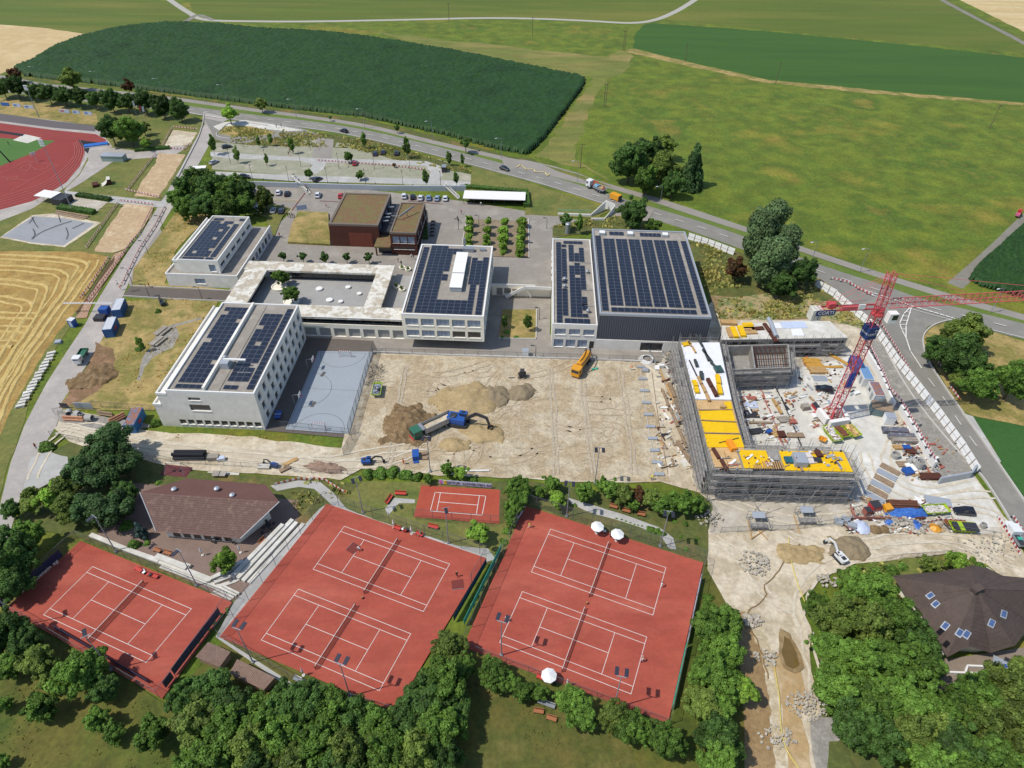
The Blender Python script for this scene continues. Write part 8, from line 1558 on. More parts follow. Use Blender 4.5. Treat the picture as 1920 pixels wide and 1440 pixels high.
# crane
CR=G(1556,790);crz=rad_(13);m_crane=paint('crane_red_paint',(196,72,76),.5);m_cpink=paint('crane_faded_red',(204,92,96),.5)
t=thing('tower_crane','tall red lattice tower crane with blue banners over the building site','crane',(CR.x,CR.y,0),crz);H_=34.0;w=1.0
def lattice(mb,p0,p1,w_,n,r=.07,tri=False,up=Vc((0,0,1)),wr=.1,h_=None):
    p0,p1=Vc(p0),Vc(p1);d=(p1-p0).normalized();s_=d.cross(up).normalized();u=s_.cross(d);h_=h_ or w_*2
    cs=[s_*w_,-s_*w_,u*h_] if tri else [s_*w_+u*w_,-s_*w_+u*w_,-s_*w_-u*w_,s_*w_-u*w_]
    for c_ in cs:mb.tube(p0+c_,p1+c_,wr,5)
    k=len(cs)
    for i in range(n):
        a_,b_=p0.lerp(p1,i/n),p0.lerp(p1,(i+1)/n);m_=(a_+b_)/2
        for j in range(k):
            c0,c1=cs[j],cs[(j+1) % k]
            if tri:mb.tube(a_+c0,m_+c1,r,4).tube(m_+c1,b_+c0,r,4) if j else mb.tube(a_+c0,b_+c1,r,4).tube(a_+c0,a_+c1,r,4)
            else:mb.tube(a_+c0,b_+c1,r,4).tube(a_+c1,b_+c0,r,4).tube(a_+c0,a_+c1,r,4)
mb=Bm(m_crane);lattice(mb,(0,0,1.6),(0,0,H_-2.5),.85,17,.055,up=Vc((0,1,0)),wr=.12);mb.build('tower',t)
mb=Bm(m_crane).bar((-3,-3,.8),(3,3,.8),.5).bar((-3,3,.8),(3,-3,.8),.5).bar((-2.6,-2.6,.9),(-.7,-.7,5),.2).bar((2.6,-2.6,.9),(.7,-.7,5),.2).bar((2.6,2.6,.9),(.7,.7,5),.2).bar((-2.6,2.6,.9),(-.7,.7,5),.2);mb.build('base_cross',t)
for x,y,dx,dy in ((0,-2.6,5.0,1.0),(-2.5,.2,1.0,4.0),(2.5,.2,1.0,4.0)):Bm(m_white).box((x,y,2.0),(dx,dy,1.9)).build('ballast_block',t)
Bm(m_crane).lathe((0,0,H_-2.6),[(1.3,0),(1.3,.5),(1.1,.6),(1.1,1.4)],14).build('slewing_ring',t)
ja=rad_(0) ;
jd=(G(1920,540,36.5)-Vc((CR.x,CR.y,36.5)));jang=math.atan2(jd.y,jd.x)-crz
R_=Matrix.Rotation(jang,3,'Z');Wj=lambda x,y,z:R_ @ Vc((x,y,z))
mb=Bm(m_cpink);lattice(mb,Wj(1.5,0,H_-.6),Wj(52,0,H_+.2),.8,32,.05,True,wr=.1,h_=1.9);mb.build('jib',t)
mb=Bm(m_cpink);lattice(mb,Wj(0,0,H_-1),Wj(-.6,0,H_+7.6),.7,6,.05,up=Wj(0,1,0),wr=.11);mb.build('apex',t)
mb=Bm(m_cpink);
for s in (-.8,.8):mb.bar(Wj(-.8,s,H_-.6),Wj(-14.5,s,H_-.6),.18,.4)
for i in range(8):mb.bar(Wj(-1.2-i*1.9,-.8,H_-.6),Wj(-1.2-i*1.9,.8,H_-.6),.14)
mb.bar(Wj(-4.5,-.9,H_-.1),Wj(-9,-.9,H_-.1),.5,1.0).bar(Wj(-3,.9,H_+.4),Wj(-14.3,.9,H_+.4),.06).bar(Wj(-3,-.9,H_+.4),Wj(-14.3,-.9,H_+.4),.06);mb.build('counter_jib',t)
mb=Bm(m_slab);[mb.box(Wj(-13.2-i*.75,0,H_-1.6),(.6,2.0,2.6),jang) for i in range(3)];mb.build('counterweight',t)
mb=Bm(m_crane).box(Wj(-11,0,H_+.3),(1.6,1.3,1.1),jang).mat(m_dark).tube(Wj(-10.2,-.5,H_+.3),Wj(-10.2,.5,H_+.3),.45,10);mb.build('winch',t);Bm(m_white).box(Wj(-5,-1.15,H_+.3),(1.4,.2,1.2),jang).build('electrical_cabinet',t)
c_=Bm(m_white).box(Wj(2.0,-1.9,H_-2.1),(1.9,1.4,2.3),jang).build('operator_cab',t);Bm(m_cglass).box(Wj(2.3,-2.62,H_-1.8),(1.2,.04,1.2),jang).box(Wj(2.97,-1.9,H_-1.8),(.04,1.1,1.3),jang).build('cab_window',c_)
mb=Bm(m_cpink)
for x in (18,38):mb.tube(Wj(-.6,0,H_+7.5),Wj(x,0,H_+2.0),.05,4)
for s in (-.7,.7):mb.tube(Wj(-.6,s*.3,H_+7.5),Wj(-13.8,s,H_-.4),.05,4).tube(Wj(-.6,s*.3,H_+7.0),Wj(-8,s,H_-.4),.04,4)
mb.build('stay_cables',t)
m_cblue=paint('crane_banner_blue',(28,56,110),.6)
b_=Bm(m_cblue).box((0,0,H_-7.0),(2.3,2.3,3.0)).build('tower_banner',t);text3('CORTI',b_,(0,-1.17,H_-7.2),Matrix.Rotation(PI/2,4,'X'),.72,m_line);text3('CORTI',b_,(-1.17,0,H_-7.2),Matrix.Rotation(-PI/2,4,'Z') @ Matrix.Rotation(PI/2,4,'X'),.6,m_line)
lg=Bm(m_line)
for i in range(14):a_,c0=i*2*PI/14,Vc((.65,-1.17,H_-6.35));lg.bar(c0+Vc((.28*cos(a_),0,.28*sin(a_))),c0+Vc((.28*cos(a_+.45),0,.28*sin(a_+.45))),.05)
lg.build('emblem',b_)
b_=Bm(m_cblue).box(Wj(-12.3,-1.1,H_-.9),(4.0,.12,1.3),jang).build('counter_jib_sign',t);text3('CORTI',b_,Wj(-12.3,-1.18,H_-.9),Matrix.Rotation(jang,4,'Z') @ Matrix.Rotation(PI/2,4,'X'),1.15,m_line)
Bm(paint('banner_cloth_blue',(50,80,170),.7)).box((-.3,-.9,13.8),(1.7,.06,4.2)).build('middle_banner',t)
# L-shaped shell under construction
ZL=8.6;m_yel=mat('yellow_formwork',[C(240,196,20),C(232,184,16)],big=.5,fine=1.5,amt=.08);m_shell=mat('raw_concrete',[C(164,160,152),C(146,142,134),C(176,172,165)],big=.3,fine=1.2,amt=.1);m_film=mat('white_sheeting',[C(240,240,240),C(228,228,230)],big=.6,fine=1.2,amt=.05)
def Lp(px,py,z=ZL):return G(px,py,z)
root=thing('building_shell','L-shaped concrete shell with white and yellow roof formwork inside scaffolding','building',Vc((*G(1335,930)[:2],0)))
OUT=[(1276,640),(1350,640),(1372,749),(1397,838),(1585,843),(1602,886),(1336,878),(1305,747)];P=[Lp(*p) for p in OUT]
Bm(m_shell).prism([(p.x,p.y) for p in P],4.3,ZL-.35).build('upper_wall',root,world=True);
cc=sum(P,Vc())/len(P);mb=Bm(m_shell)
def colwall(mb,a_,b_,z0,z1,pitch=3.4,w=1.5,th=.35):
    for p,d in along([a_,b_],pitch):q=p+d*w;mb.bar((p.x,p.y,(z0+z1)/2),(q.x,q.y,(z0+z1)/2),th,z1-z0)
for i in range(len(P)):colwall(mb,P[i],P[(i+1) % len(P)],0,4.0)
mb.build('piers',root,world=True);Bm(m_shell).prism([(p.x,p.y) for p in P],4.0,4.3,bottom=True).build('floor_slab',root,world=True)
gl=Bm(m_dark)
for (x0,x1,z0,z1) in ((.13,.3,6.3,7.5),(.42,.58,6.3,7.5),(.78,.9,6.3,7.5),(.1,.2,4.7,5.8),(.3,.5,4.6,5.9)):
    a_,b_=P[7].lerp(P[7],0),None
    A_,B_=P[6],P[5]
    f0,f1=Lp(1336,878),Lp(1602,886);p,q=f0.lerp(f1,x0),f0.lerp(f1,x1);gl.bar((p.x,p.y-.03,(z0+z1)/2),(q.x,q.y-.03,(z0+z1)/2),.08,z1-z0)
gl.build('openings',root,world=True)
zt=[ZL-.33]
def deck(name,px,m,z=None,par=root,label=None):
    z=z or ZL-.35;Q=[Lp(*p) for p in px];mb=Bm(m);mb.prism([(p.x,p.y) for p in Q],z,z+.12);o=mb.build(name,par,world=True)
    if label:o['label']=label
    return o
deck('sheeting',[(1277,641),(1349,641),(1372,748),(1304,747)],m_film,ZL-.33,label='white sheeting on the upper part of the roof')
deck('formwork_deck',[(1304,749),(1372,750),(1396,840),(1396,846),(1372,847),(1330,842)],mat('timber_deck',[C(214,180,130),C(196,160,110)],big=.6,fine=2,amt=.12),ZL-.33)
ys=[(1310,770),(1373,768),(1379,790),(1315,787)],[(1315,789),(1380,792),(1387,812),(1321,810)],[(1321,813),(1388,815),(1396,838),(1327,838)],[(1385,843),(1436,844),(1449,877),(1396,877)],[(1461,845),(1581,846),(1600,884),(1472,881)],[(1358,753),(1370,752),(1374,767),(1360,768)],[(1305,750),(1357,752),(1358,766),(1309,767)]
for q in ys[:6]:deck('yellow_panel',q,m_yel,ZL-.20)
for q in ([(1331,844),(1357,844),(1366,875),(1340,875)],[(1358,845),(1381,845),(1392,877),(1368,877)]):deck('timber_panel',q,MATS['timber_deck'],ZL-.2)
deck('opening_box',[(1438,844),(1458,844),(1461,862),(1444,862)],m_shell,ZL-.2)
gr=Bm(m_wood)
for i in range(13):p0,p1=Lp(1413+i*4.2,866 if i > 3 else 872),Lp(1416+i*4.4,880);gr.bar(p0+Vc((0,0,.1)),p1+Vc((0,0,.1)),.22,.2)
gr.build('joists',root,world=True,kind='stuff');Bm(m_dark).prism([(p.x,p.y) for p in [Lp(1410,864),(Lp(1464,864)),(Lp(1470,881)),(Lp(1412,881))]],ZL-.2,ZL-.12).build('joist_gap',root,world=True)
ln=Bm(m_wood2)
for a_,b_ in (((1310,768.5),(1373,768)),((1314,788),(1380,791)),((1320,811.5),(1388,813)),((1560,846),(1578,883))):ln.bar(Lp(*a_)+Vc((0,0,.05)),Lp(*b_)+Vc((0,0,.05)),.2,.1)
ln.build('edge_battens',root,world=True)
# things lying on the roof
def on_roof(px,py,dims,m,label,name,ang=0.0,zz=ZL+.02,n=1,cat=None):
    t=thing(name,label,cat or name.replace('_',' '),Lp(px,py,zz),ang);r=random.Random(int(px+py))
    for k in range(n):Bm(m).box(((r.random()-.5)*.2*n,(k-(n-1)/2)*dims[1]*1.15,dims[2]/2),dims,(r.random()-.5)*.15).build('board' if n > 1 else 'body',t)
    return t
m_darkg=paint('dark_green_roll',(58,66,62),.8)
for i,(x,y,d_,m,l,nm,a_,n) in enumerate([(1287,645,(2.2,.4,.2),m_yel,'yellow beams at the top left corner of the white roof','beams',.3,3),(1296,650,(.5,2.4,.2),m_wood,'timber pieces beside the yellow beams on the white roof','timber',.2,2),(1318,652,(.5,5.0,.4),m_darkg,'dark rolls in a long line on the white roof','felt_roll',.1,2),(1326,668,(.4,5.0,.4),m_darkg,'second dark line of felt rolls on the white roof','felt_roll',.25,1),(1304,682,(.6,2.6,.5),m_darkg,'short dark felt roll left of the long line','felt_roll',0,1),(1336,684,(.5,1.6,.4),m_darkg,'small dark felt roll right of the long line','felt_roll',.5,1),(1314,705,(.8,2.8,.5),m_darkg,'dark curved roll in the middle of the white roof','felt_roll',-.2,1),(1299,690,(.3,6.0,.15),m_dark,'thin dark rod bundle at the left of the white roof','rods',.15,1),(1347,694,(1.8,2.0,.7),paint('dark_teal_box',(52,84,78)),'dark teal crate on the right of the white roof','crate',.1,1),(1303,726,(1.0,2.0,.5),m_yel,'small yellow stack at the lower left of the white roof','panel_stack',0,2),(1319,730,(.6,2.6,.5),m_wood,'timber stack at the bottom of the white roof, left','timber',.1,3),(1334,728,(.8,2.8,.7),m_redwall,'reddish timber stack at the bottom of the white roof','timber',.1,2),(1346,722,(1.0,3.2,.6),m_yel,'yellow panel stack at the bottom right of the white roof','panel_stack',-.1,2),
    (1356,763,(1.4,.8,.3),m_wood,'small board on the timber strip of the roof','board',0,1),(1350,862,(.7,3.0,.5),m_redwall,'red-brown beam stack on the timber deck','beams',.25,2),(1371,838,(1.3,2.8,1.0),paint('orange_machine',(240,150,30)),'orange concrete chute standing on the yellow deck','concrete_chute',.2,1),(1478,864,(1.6,1.7,.5),paint('blue_green_box',(40,96,110)),'dark teal box on the right yellow deck','crate',0,1),(1498,866,(2.6,3.0,1.4),m_grey,'grey toolbox on the right yellow deck','toolbox',0,1),(1516,860,(2.0,1.4,.3),m_rubw,'white boards right of the grey toolbox','boards',.2,2),(1534,852,(1.2,1.8,.5),m_redwall,'brown crate on the right yellow deck','crate',.2,1),(1532,864,(1.6,1.2,.5),m_dark,'dark crate right of the white boards','crate',0,1),(1510,850,(4.4,.25,.15),m_wood,'long thin battens on the right yellow deck','battens',.05,2),(1366,826,(5.0,.12,.12),m_dark,'dark rod lying across the yellow deck','rod',.35,1)]):
    on_roof(x,y,d_,m,l,nm,a_,n=n)
person(1417,872,'bend',cw,cg,'worker crouching on the yellow deck beside the open joists',z=ZL,ang=.5);person(1489,868,'stand',co,cg,'worker in orange standing on the right yellow deck',z=ZL,ang=2)
# north wing shell
ZN=5.6;N1=[(1352,637),(1354,608),(1440,604),(1440,601),(1556,602),(1590,633)];NP=[G(*p,ZN) for p in N1];nr=thing('building_shell','lower concrete shell wing with pale roof behind the courtyard of the site','building',Vc((*G(1470,670)[:2],0)))
Bm(m_shell).prism([(p.x,p.y) for p in NP],0,ZN-.2).build('wall',nr,world=True);Bm(m_slab).prism([(p.x,p.y) for p in NP],ZN-.2,ZN).build('roof_slab',nr,world=True)
ops=Bm(m_dark);a_,b_=G(1352,637,ZN),G(1590,633,ZN)
for x0,x1,z0,z1 in ((.02,.3,3.2,4.7),(.42,.98,3.2,4.6),(.3,.78,.4,2.4),(.85,.93,.8,2.2)):p,q=a_.lerp(b_,x0),a_.lerp(b_,x1);ops.bar((p.x,p.y-.03,(z0+z1)/2),(q.x,q.y-.03,(z0+z1)/2),.08,z1-z0)
ops.build('openings',nr,world=True)
for q,l in (([(1440,606),(1462,606),(1466,616),(1444,616)],'white cover'),([(1483,617),(1502,616),(1508,630),(1486,630)],'white cover'),([(1463,604),(1508,603),(1514,615),(1468,616)],'pale blue sheet')):
    Q=[G(*p,ZN) for p in q];o=Bm(m_film if 'white' in l else m_bluew).prism([(p.x,p.y) for p in Q],ZN+.01,ZN+.12).build('roof_cover',nr,world=True)
for i,(x,y,d_,m,l,n) in enumerate([(1366,607,(4.2,1.8,.8),m_wood,'yellow-brown crate at the upper left of the lower shell roof',1),(1368,625,(1.2,4.4,.5),m_wood,'tan panel stack, left of three on the lower shell roof',1),(1376,625,(1.4,4.6,.7),m_yel,'yellow panel stack, middle of three on the lower shell roof',1),(1390,623,(1.4,4.6,.7),m_yel,'yellow panel stack, right of three on the lower shell roof',1),(1402,612,(2.8,1.2,.4),m_yel,'small yellow stack in the middle of the lower shell roof',2),(1404,621,(3.6,1.4,.4),m_wood,'flat timber stack in the middle of the lower shell roof',2),(1421,617,(3.4,.6,.4),m_redwall,'dark brown beams on the lower shell roof',2),(1443,625,(1.0,3.8,.5),m_redwall,'slanted brown beams beside the round duct',2)]):
    on_roof(x,y,d_,m,l,'panel_stack',.02*i,ZN+.02,n)
dk=Bm(m_grey);Q=[G(1440,600,ZN),G(1446,612,ZN),G(1452,628,ZN),G(1455,634,ZN)];
for p,q in zip(Q,Q[1:]):dk.tube(p+Vc((0,0,.5)),q+Vc((0,0,.5)),.6,10)
solo('round_duct',dk,'pale grey curved duct lying on the lower shell roof','duct')
# inner stair block
SB=[G(*p,6.5) for p in [(1364,648),(1478,645),(1482,688),(1372,692)]];sb_=thing('stair_block','half-built concrete stair block in the angle of the shell','building',Vc((*G(1420,712)[:2],0)));q=Bm(m_shell)
for i in range(4):a_,b_=SB[i],SB[(i+1) % 4];q.bar((a_.x,a_.y,3.2),(b_.x,b_.y,3.2),.35,6.4)
a_,b_=SB[0].lerp(SB[1],.4),SB[3].lerp(SB[2],.4);q.bar((a_.x,a_.y,3.2),(b_.x,b_.y,3.2),.3,6.4);q.build('wall',sb_,world=True);q=Bm(m_shell).prism([(p.x,p.y) for p in [SB[0].lerp(SB[2],.02),SB[1].lerp(SB[3],.02),SB[2].lerp(SB[0],.02),SB[3].lerp(SB[1],.02)]],2.9,3.2).build('landing',sb_,world=True)
q=Bm(m_redwall)
for i in range(7):p=SB[0].lerp(SB[1],.45+i*.08);e=SB[3].lerp(SB[2],.45+i*.08);q.bar((p.x,p.y,6.1),(e.x,e.y,6.1),.16)
for k in range(4):p=SB[1].lerp(SB[2],.1+k*.25);e=SB[0].lerp(SB[3],.1+k*.25).lerp(p,.42);q.bar((p.x,p.y,6.2),(e.x,e.y,6.2),.12)
q.build('reinforcement_bars',sb_,world=True)
# scaffolding
m_scaf=paint('scaffold_tube',(150,152,152),.45,.3);m_deckp=mat('scaffold_deck',[C(164,158,150),C(140,136,130),C(176,172,164)],big=.8,fine=2,amt=.15);m_edge=paint('scaffold_rail',(158,150,144),.6)
def scaffold(Wp,z1,label,lv=2.0,bay=2.5,w=1.0,side=1,decks=True):
    """Wp: world points along the wall; the scaffold stands on the right-hand side"""
    t=thing('scaffold',label,'scaffold',(Wp[0].x,Wp[0].y,0),0,'scaffolding round the shell');st,lg,rl=Bm(m_scaf),Bm(m_scaf),Bm(m_edge);dm={}
    for a_,b_ in zip(Wp,Wp[1:]):
        d=(b_-a_);d.z=0;L_=d.length;d.normalize();n=Vc((d.y,-d.x,0))*side;k=max(1,round(L_/bay));bl=L_/k;lev=int(z1//lv);ang=math.atan2(d.y,d.x)
        for i in range(k+1):
            for o_ in (.35,.35+w):
                p=a_+d*(i*bl)+n*o_;st.tube((p.x,p.y,0),(p.x,p.y,z1+1.3+random.random()*.5),.05,4)
        for j in range(1,lev+1):
            z=j*lv-.2
            for o_ in (.35,.35+w):
                p,q=a_+n*o_,b_+n*o_;lg.tube((p.x,p.y,z),(q.x,q.y,z),.045,4)
            p,q=a_+n*(.35+w),b_+n*(.35+w)
            for dz in (.5,1.0):rl.tube((p.x,p.y,z+dz),(q.x,q.y,z+dz),.04,4)
            for i in range(k+1):p=a_+d*(i*bl);lg.tube((p.x+n.x*.35,p.y+n.y*.35,z),(p.x+n.x*(.35+w),p.y+n.y*(.35+w),z),.04,4)
            for i in range(k):
                if decks and random.random() > .08:
                    key=round(bl,2)
                    if key not in dm:dm[key]=Bm(m_deckp).box((0,-.26,0),(bl-.06,.3,.05)).box((0,.1,0),(bl-.06,.3,.05)).mesh('deck')
                    p=a_+d*((i+.5)*bl)+n*(.35+w/2);link('deck',dm[key],t,(p.x-Wp[0].x,p.y-Wp[0].y,z+.07),ang)
        for i in range(0,k-1,3):p,q=a_+d*(i*bl)+n*(.4+w),a_+d*((i+2)*bl)+n*(.4+w);st.tube((p.x,p.y,.3),(q.x,q.y,z1),.04,4)
    st.build('standards',t,world=True,kind='stuff');lg.build('ledgers',t,world=True,kind='stuff');rl.build('guard_rails',t,world=True,kind='stuff');return t
random.seed(11)
f=lambda L_:[Vc((p.x,p.y,0)) for p in [Lp(*q) for q in L_]]
scaffold(f([(1276,640),(1305,747),(1336,878)]),ZL,'scaffold along the left side of the L-shaped shell',side=1,w=1.6)
scaffold(f([(1336,878),(1602,886)]),ZL,'scaffold along the front of the L-shaped shell facing the camera',w=1.4)
scaffold(f([(1602,886),(1585,843)]),ZL,'scaffold around the right end of the L-shaped shell',w=1.4)
scaffold(f([(1585,843),(1397,838),(1372,749),(1350,640)]),ZL,'scaffold along the inner courtyard side of the L-shaped shell',w=1.1)
scaffold(f([(1350,640),(1276,640)]),ZL,'scaffold at the upper end of the white roof',w=1.0)
g2=lambda L_,z:[Vc((p.x,p.y,0)) for p in [G(*q,z) for q in L_]]
scaffold(g2([(1352,637),(1590,633)],ZN),ZN,'scaffold along the front of the lower shell wing')
scaffold([Vc((p.x,p.y,0)) for p in (SB[3],SB[2],SB[1])],6.0,'scaffold around the inner stair block')
# loose scaffold heap left of the shell
for i,(x,y,w_,l_,lab) in enumerate([(1253,672,3,5,'upper heap of scaffold frames left of the shell'),(1262,700,3,5,'second heap of scaffold frames left of the shell'),(1290,806,2.6,6,'heap of frames and planks beside the shell, middle'),(1300,850,2.4,4,'heap of frames beside the lower left corner of the shell'),(1278,768,3,5,'grey tube bundle heap left of the yellow deck'),(702,708,3.4,8,'tangled dark bicycles and scrap left of the graded pad')]):
    r=random.Random(i+40);c_=G(x,y);t=thing('scrap_heap',lab,'heap',c_+Vc((0,0,ZG)),0,'heaps of scaffold parts');mb=MB();
    for k in range(70):
        a_=r.random()*PI;p=Vc(((r.random()-.5)*w_,(r.random()-.5)*l_,.1+r.random()*.7));q=p+Vc((cos(a_),sin(a_),(r.random()-.5)*.3))*(.6+r.random()*1.4);mb.mat(m_scaf if k % 3 and i < 5 else m_dark).tube(p,q,.045,4)
    mb.build('tubes',t,kind='stuff')
# timber and material stacks around the site
def stack(px,py,dims,n,lay,m,label,ang=0.0,name='plank_stack',cat='plank stack',group='building material stacks'):
    t=thing(name,label,cat,G(px,py)+Vc((0,0,ZG)),ang,group);r=random.Random(int(px*3+py));ms=[Bm(m).box((0,0,0),dims).mesh('plank')]
    for k in range(lay):
        for i in range(n):link('plank',ms[0],t,((r.random()-.5)*.3,(i-(n-1)/2)*dims[1]*1.08,dims[2]*(k+.55)),(r.random()-.5)*.04)
    return t
m_ply=mat('ochre_ply',[C(206,160,74),C(190,140,60)],big=1,fine=3,amt=.12);m_pink=paint('reddish_rebar',(170,100,84),.8)
for a in [(1520,680,(4.2,.5,.25),4,2,m_ply,'ochre beam stack at the top of the timber store',-.1),(1527,690,(4.4,.5,.25),4,2,m_ply,'ochre beam stack, second in the timber store',-.05),(1532,698,(4.4,.55,.3),4,2,m_wood,'pale beam stack, third in the timber store',0),(1536,712,(3.6,.4,.15),5,1,m_grey,'grey slab row below the timber store',-.03),(1540,722,(3.8,.35,.15),5,1,m_slab,'pale beams, lowest row of the timber store',0),(1572,676,(6,.3,.2),3,1,m_ply,'long loose ochre beams near the crane mast',-.9),(1562,690,(5,.2,.15),4,1,m_ply,'loose thin beams right of the timber store',.05),(1510,664,(2.6,.5,.3),3,1,m_redwall,'dark reddish pieces at the upper edge of the timber store',.1),
    (1404,748,(3.6,.22,.12),5,1,m_pink,'reddish rods at the inner edge of the courtyard slab',0),(1405,760,(3.4,.3,.1),8,1,m_bluew,'pale blue ladder panels lying on the courtyard slab',0),(1408,778,(3.4,.28,.1),9,1,m_dark,'dark grid panels lying on the courtyard slab',0),(1440,767,(.25,2.9,.15),10,1,m_pink,'reddish grid stack in the middle of the courtyard slab',0),(1456,765,(.5,2.6,.3),2,2,m_wood,'tan beams right of the reddish grid',.1),(1468,762,(.35,3.0,.15),5,1,m_slab,'pale grid frames right of the tan beams',.05),(1426,795,(5.6,.3,.25),2,1,m_wood2,'long brown beams across the courtyard slab',.0),(1468,790,(2.6,.6,.5),3,1,m_rgrav,'grey boxes on the courtyard slab',.1),(1485,794,(1.8,.3,.5),4,1,m_pink,'reddish crate on the courtyard slab',.1),(1490,810,(.3,3.2,.2),9,1,m_dark,'dark slatted frame on the courtyard slab',0),(1491,819,(3.8,1.4,.4),1,1,m_wood2,'brown pallet below the dark slatted frame',0),(1416,812,(3,.5,.5),3,1,m_dark,'dark bundle at the inner corner of the slab',.2),(1442,812,(1.4,1.0,.5),1,1,m_mblue,'blue tarpaulin heap on the courtyard slab',.4),(1452,815,(1.6,1.2,.4),2,1,m_wood,'pale timber heap beside the blue tarpaulin',.3),(1464,818,(1.8,.6,.6),3,1,m_redwall,'rust-brown crates near the inner corner',.1),
    (1240,708,(.35,8.5,.15),3,1,m_steel,'long grey tubes lying left of the shell',.15),(1247,720,(.5,7.0,.2),2,1,m_wood,'long pale planks left of the shell, upper',.1),(1264,750,(.8,5.5,.6),2,1,m_wood2,'tall brown plank stack left of the shell',.08),(1262,785,(.5,6.5,.25),3,2,m_wood2,'weathered plank stack left of the yellow deck',.12),(1285,872,(1.6,2.8,.15),1,1,m_slab,'pale board lying left of the tilted crate',.4),(1294,870,(.5,3.0,.6),4,2,m_wood2,'tilted crate of pale planks at the lower left of the shell',.35),(1240,690,(1.4,.8,.8),1,1,m_umb,'white box left of the shell',.1),(1210,697,(1.6,.6,.5),2,1,m_grey,'grey bags at the upper right corner of the pad',0),(1232,692,(1.2,.8,.3),2,1,m_umb,'white boards at the upper right corner of the pad',0),
    (1695,830,(6.4,.5,.5),3,2,m_rgrav,'long mixed row of gear, upper of two storage rows',0),(1676,812,(5.8,.5,.5),3,2,mat('mixed_gear',[C(130,110,104),C(96,104,120),C(160,150,140)],big=.8,fine=2,amt=.25),'topmost storage row behind the white cabin',-.05),(1688,823,(6,.45,.5),3,2,MATS['mixed_gear'],'storage row second from the top',-.03),(1684,842,(2.6,.6,.5),2,1,m_wood,'tan timber beside the small blue crate',0),(1704,848,(2.0,.6,.5),3,1,m_redwall,'brown crate row near the wide ring',0),(1695,873,(3.4,.5,.3),3,1,m_wood2,'brown boards below the wide ring',0),(1742,897,(4.4,.4,.6),4,1,m_redwall,'rust-brown panel stack beside the grey wall end',0),(1690,948+4,(2.8,.4,.2),4,1,m_wood,'tan frames right of the rusty pipes',.9),(1725,942,(2.4,.4,.1),4,1,m_umb,'white boards right of the rusty pipes',-.5)]:
    stack(*a[:7],a[7])
for i in range(7):
    x,y=1668-i*6,882+i*10.5;stack(x,y,(4.2,.3,.12),5,1,[m_wood2,m_grey][i % 2],f'{ORD[i]} flat panel row from the top beside the lower right corner of the shell',-.75)
t=box_thing(1757,942,(5.2,2.2,.25),m_grey,'big flat grey panel lying above the lime rubble skip','panel','panel',-.22)
box_thing(1663,793,(2.2,2.0,2.2),m_umb,'white site cabin with grey door among the storage rows','cabin','cabin',-.15,m_grey,partn='cabin_wall');box_thing(1697,833+10,(1.8,1.2,.7),m_mblue,'small blue crate in the storage area','crate','crate')
for x,y,c_,l,tw in [(1602,695,(46,92,160),'blue cabin partly behind the crane mast','0'),(1617,715,(120,160,200),'white cabin with blue roof behind the crane','0'),(1637,745,(214,200,170),'white cabin with tan and blue roof near the wall','0')]:
    t=container((x,y),c_ if c_[0] < 100 else (226,226,222),l,5.4,2.5,2.7,toward=(x+8,y+17),roofm=paint('cabin_roof_%d' % c_[0],c_,.5) if c_[0] != 214 else m_rust,name='site_cabin');Bm(m_cglass).box((-.8,-1.27,1.6),(1.0,.05,.9)).build('window',t);Bm(m_steel).box((1.2,-1.27,1.05),(.9,.05,2.0)).build('door',t)
box_thing(1648,775,(4.6,3.2,2.0),mat('teal_grey_tarp',[C(120,138,138),C(100,118,120)],big=.8,fine=2,amt=.15),'teal-grey covered rack below the cabins','covered_rack','rack',-.3,m_wood2)
box_thing(1585,727,(1.1,1.1,1.4),m_orange,'orange box beside the cabins','box','box');box_thing(1605,740,(1.6,.8,.5),m_umb,'white tub on the ground between car and cabins','tub','tub',.4)
for (x,y,d_,m,l) in [(1508,768,(1.8,1.4,1.2),m_rgrav,'grey machine left of the crane base'),(1529,768,(1.2,2.6,.8),m_rw_r,'red trestle left of the crane base'),(1532,782,(3.0,1.4,.6),m_umb,'white frame left of the crane base'),(1700,888,(2.0,1.8,.9),m_mblue,'blue open box at the lower end of the storage area'),(1706,880,(1.8,2.4,.5),m_umb,'white sheet beside the blue open box'),(1622,966,(1.3,1.3,1.6),m_pink,'small red-brown silo bucket at the lower site edge'),(1637,955,(2,1.8,1.4),m_rw_r,'round red concrete bucket inside the tube cage'),(1661,958,(1.6,1.6,1.2),m_orange,'yellow-orange machine right of the red bucket')]:
    box_thing(x,y,d_,m,l,'site_equipment','equipment',.2,m_dark if m in (m_rw_r,m_pink) else None)
q=MB();c_=G(1632,965);q.mat(m_pink).lo(c_.x-4,c_.x+3.4,c_.y-1.6,c_.y-1.4,.2,1.1).lo(c_.x-4,c_.x-3.8,c_.y-1.4,c_.y+1.4,.2,1.1).mat(m_scaf)
for i in range(12):q.tube((c_.x-4+i*.65,c_.y-1.3,.9),(c_.x-4+i*.65,c_.y+1.6,.9),.06,4)
solo('tube_cage',q,'reddish cage of scaffold tubes at the lower storage area','cage')
def tarp(px,py,w_,l_,m,label,seed=1):
    n=14;X,Y=np.meshgrid(np.linspace(-1,1,n),np.linspace(-1,1,n));r_=np.sqrt(X**2+Y**2);Z=.7*(1-r_**2).clip(0)+.35*(vnoise(X*4+5,Y*4+5,1,seed));c_=G(px,py);o=link('tarpaulin',grid_mesh('tarpaulin',X*w_,Y*l_,Z,r_ < 1.15,m),None,(c_.x,c_.y,ZG-.1));tag(o,label,'tarpaulin')
m_btarp=mat('blue_tarpaulin',[C(40,84,170),C(80,130,200)],big=1.2,fine=2,amt=.2,rough=.5)
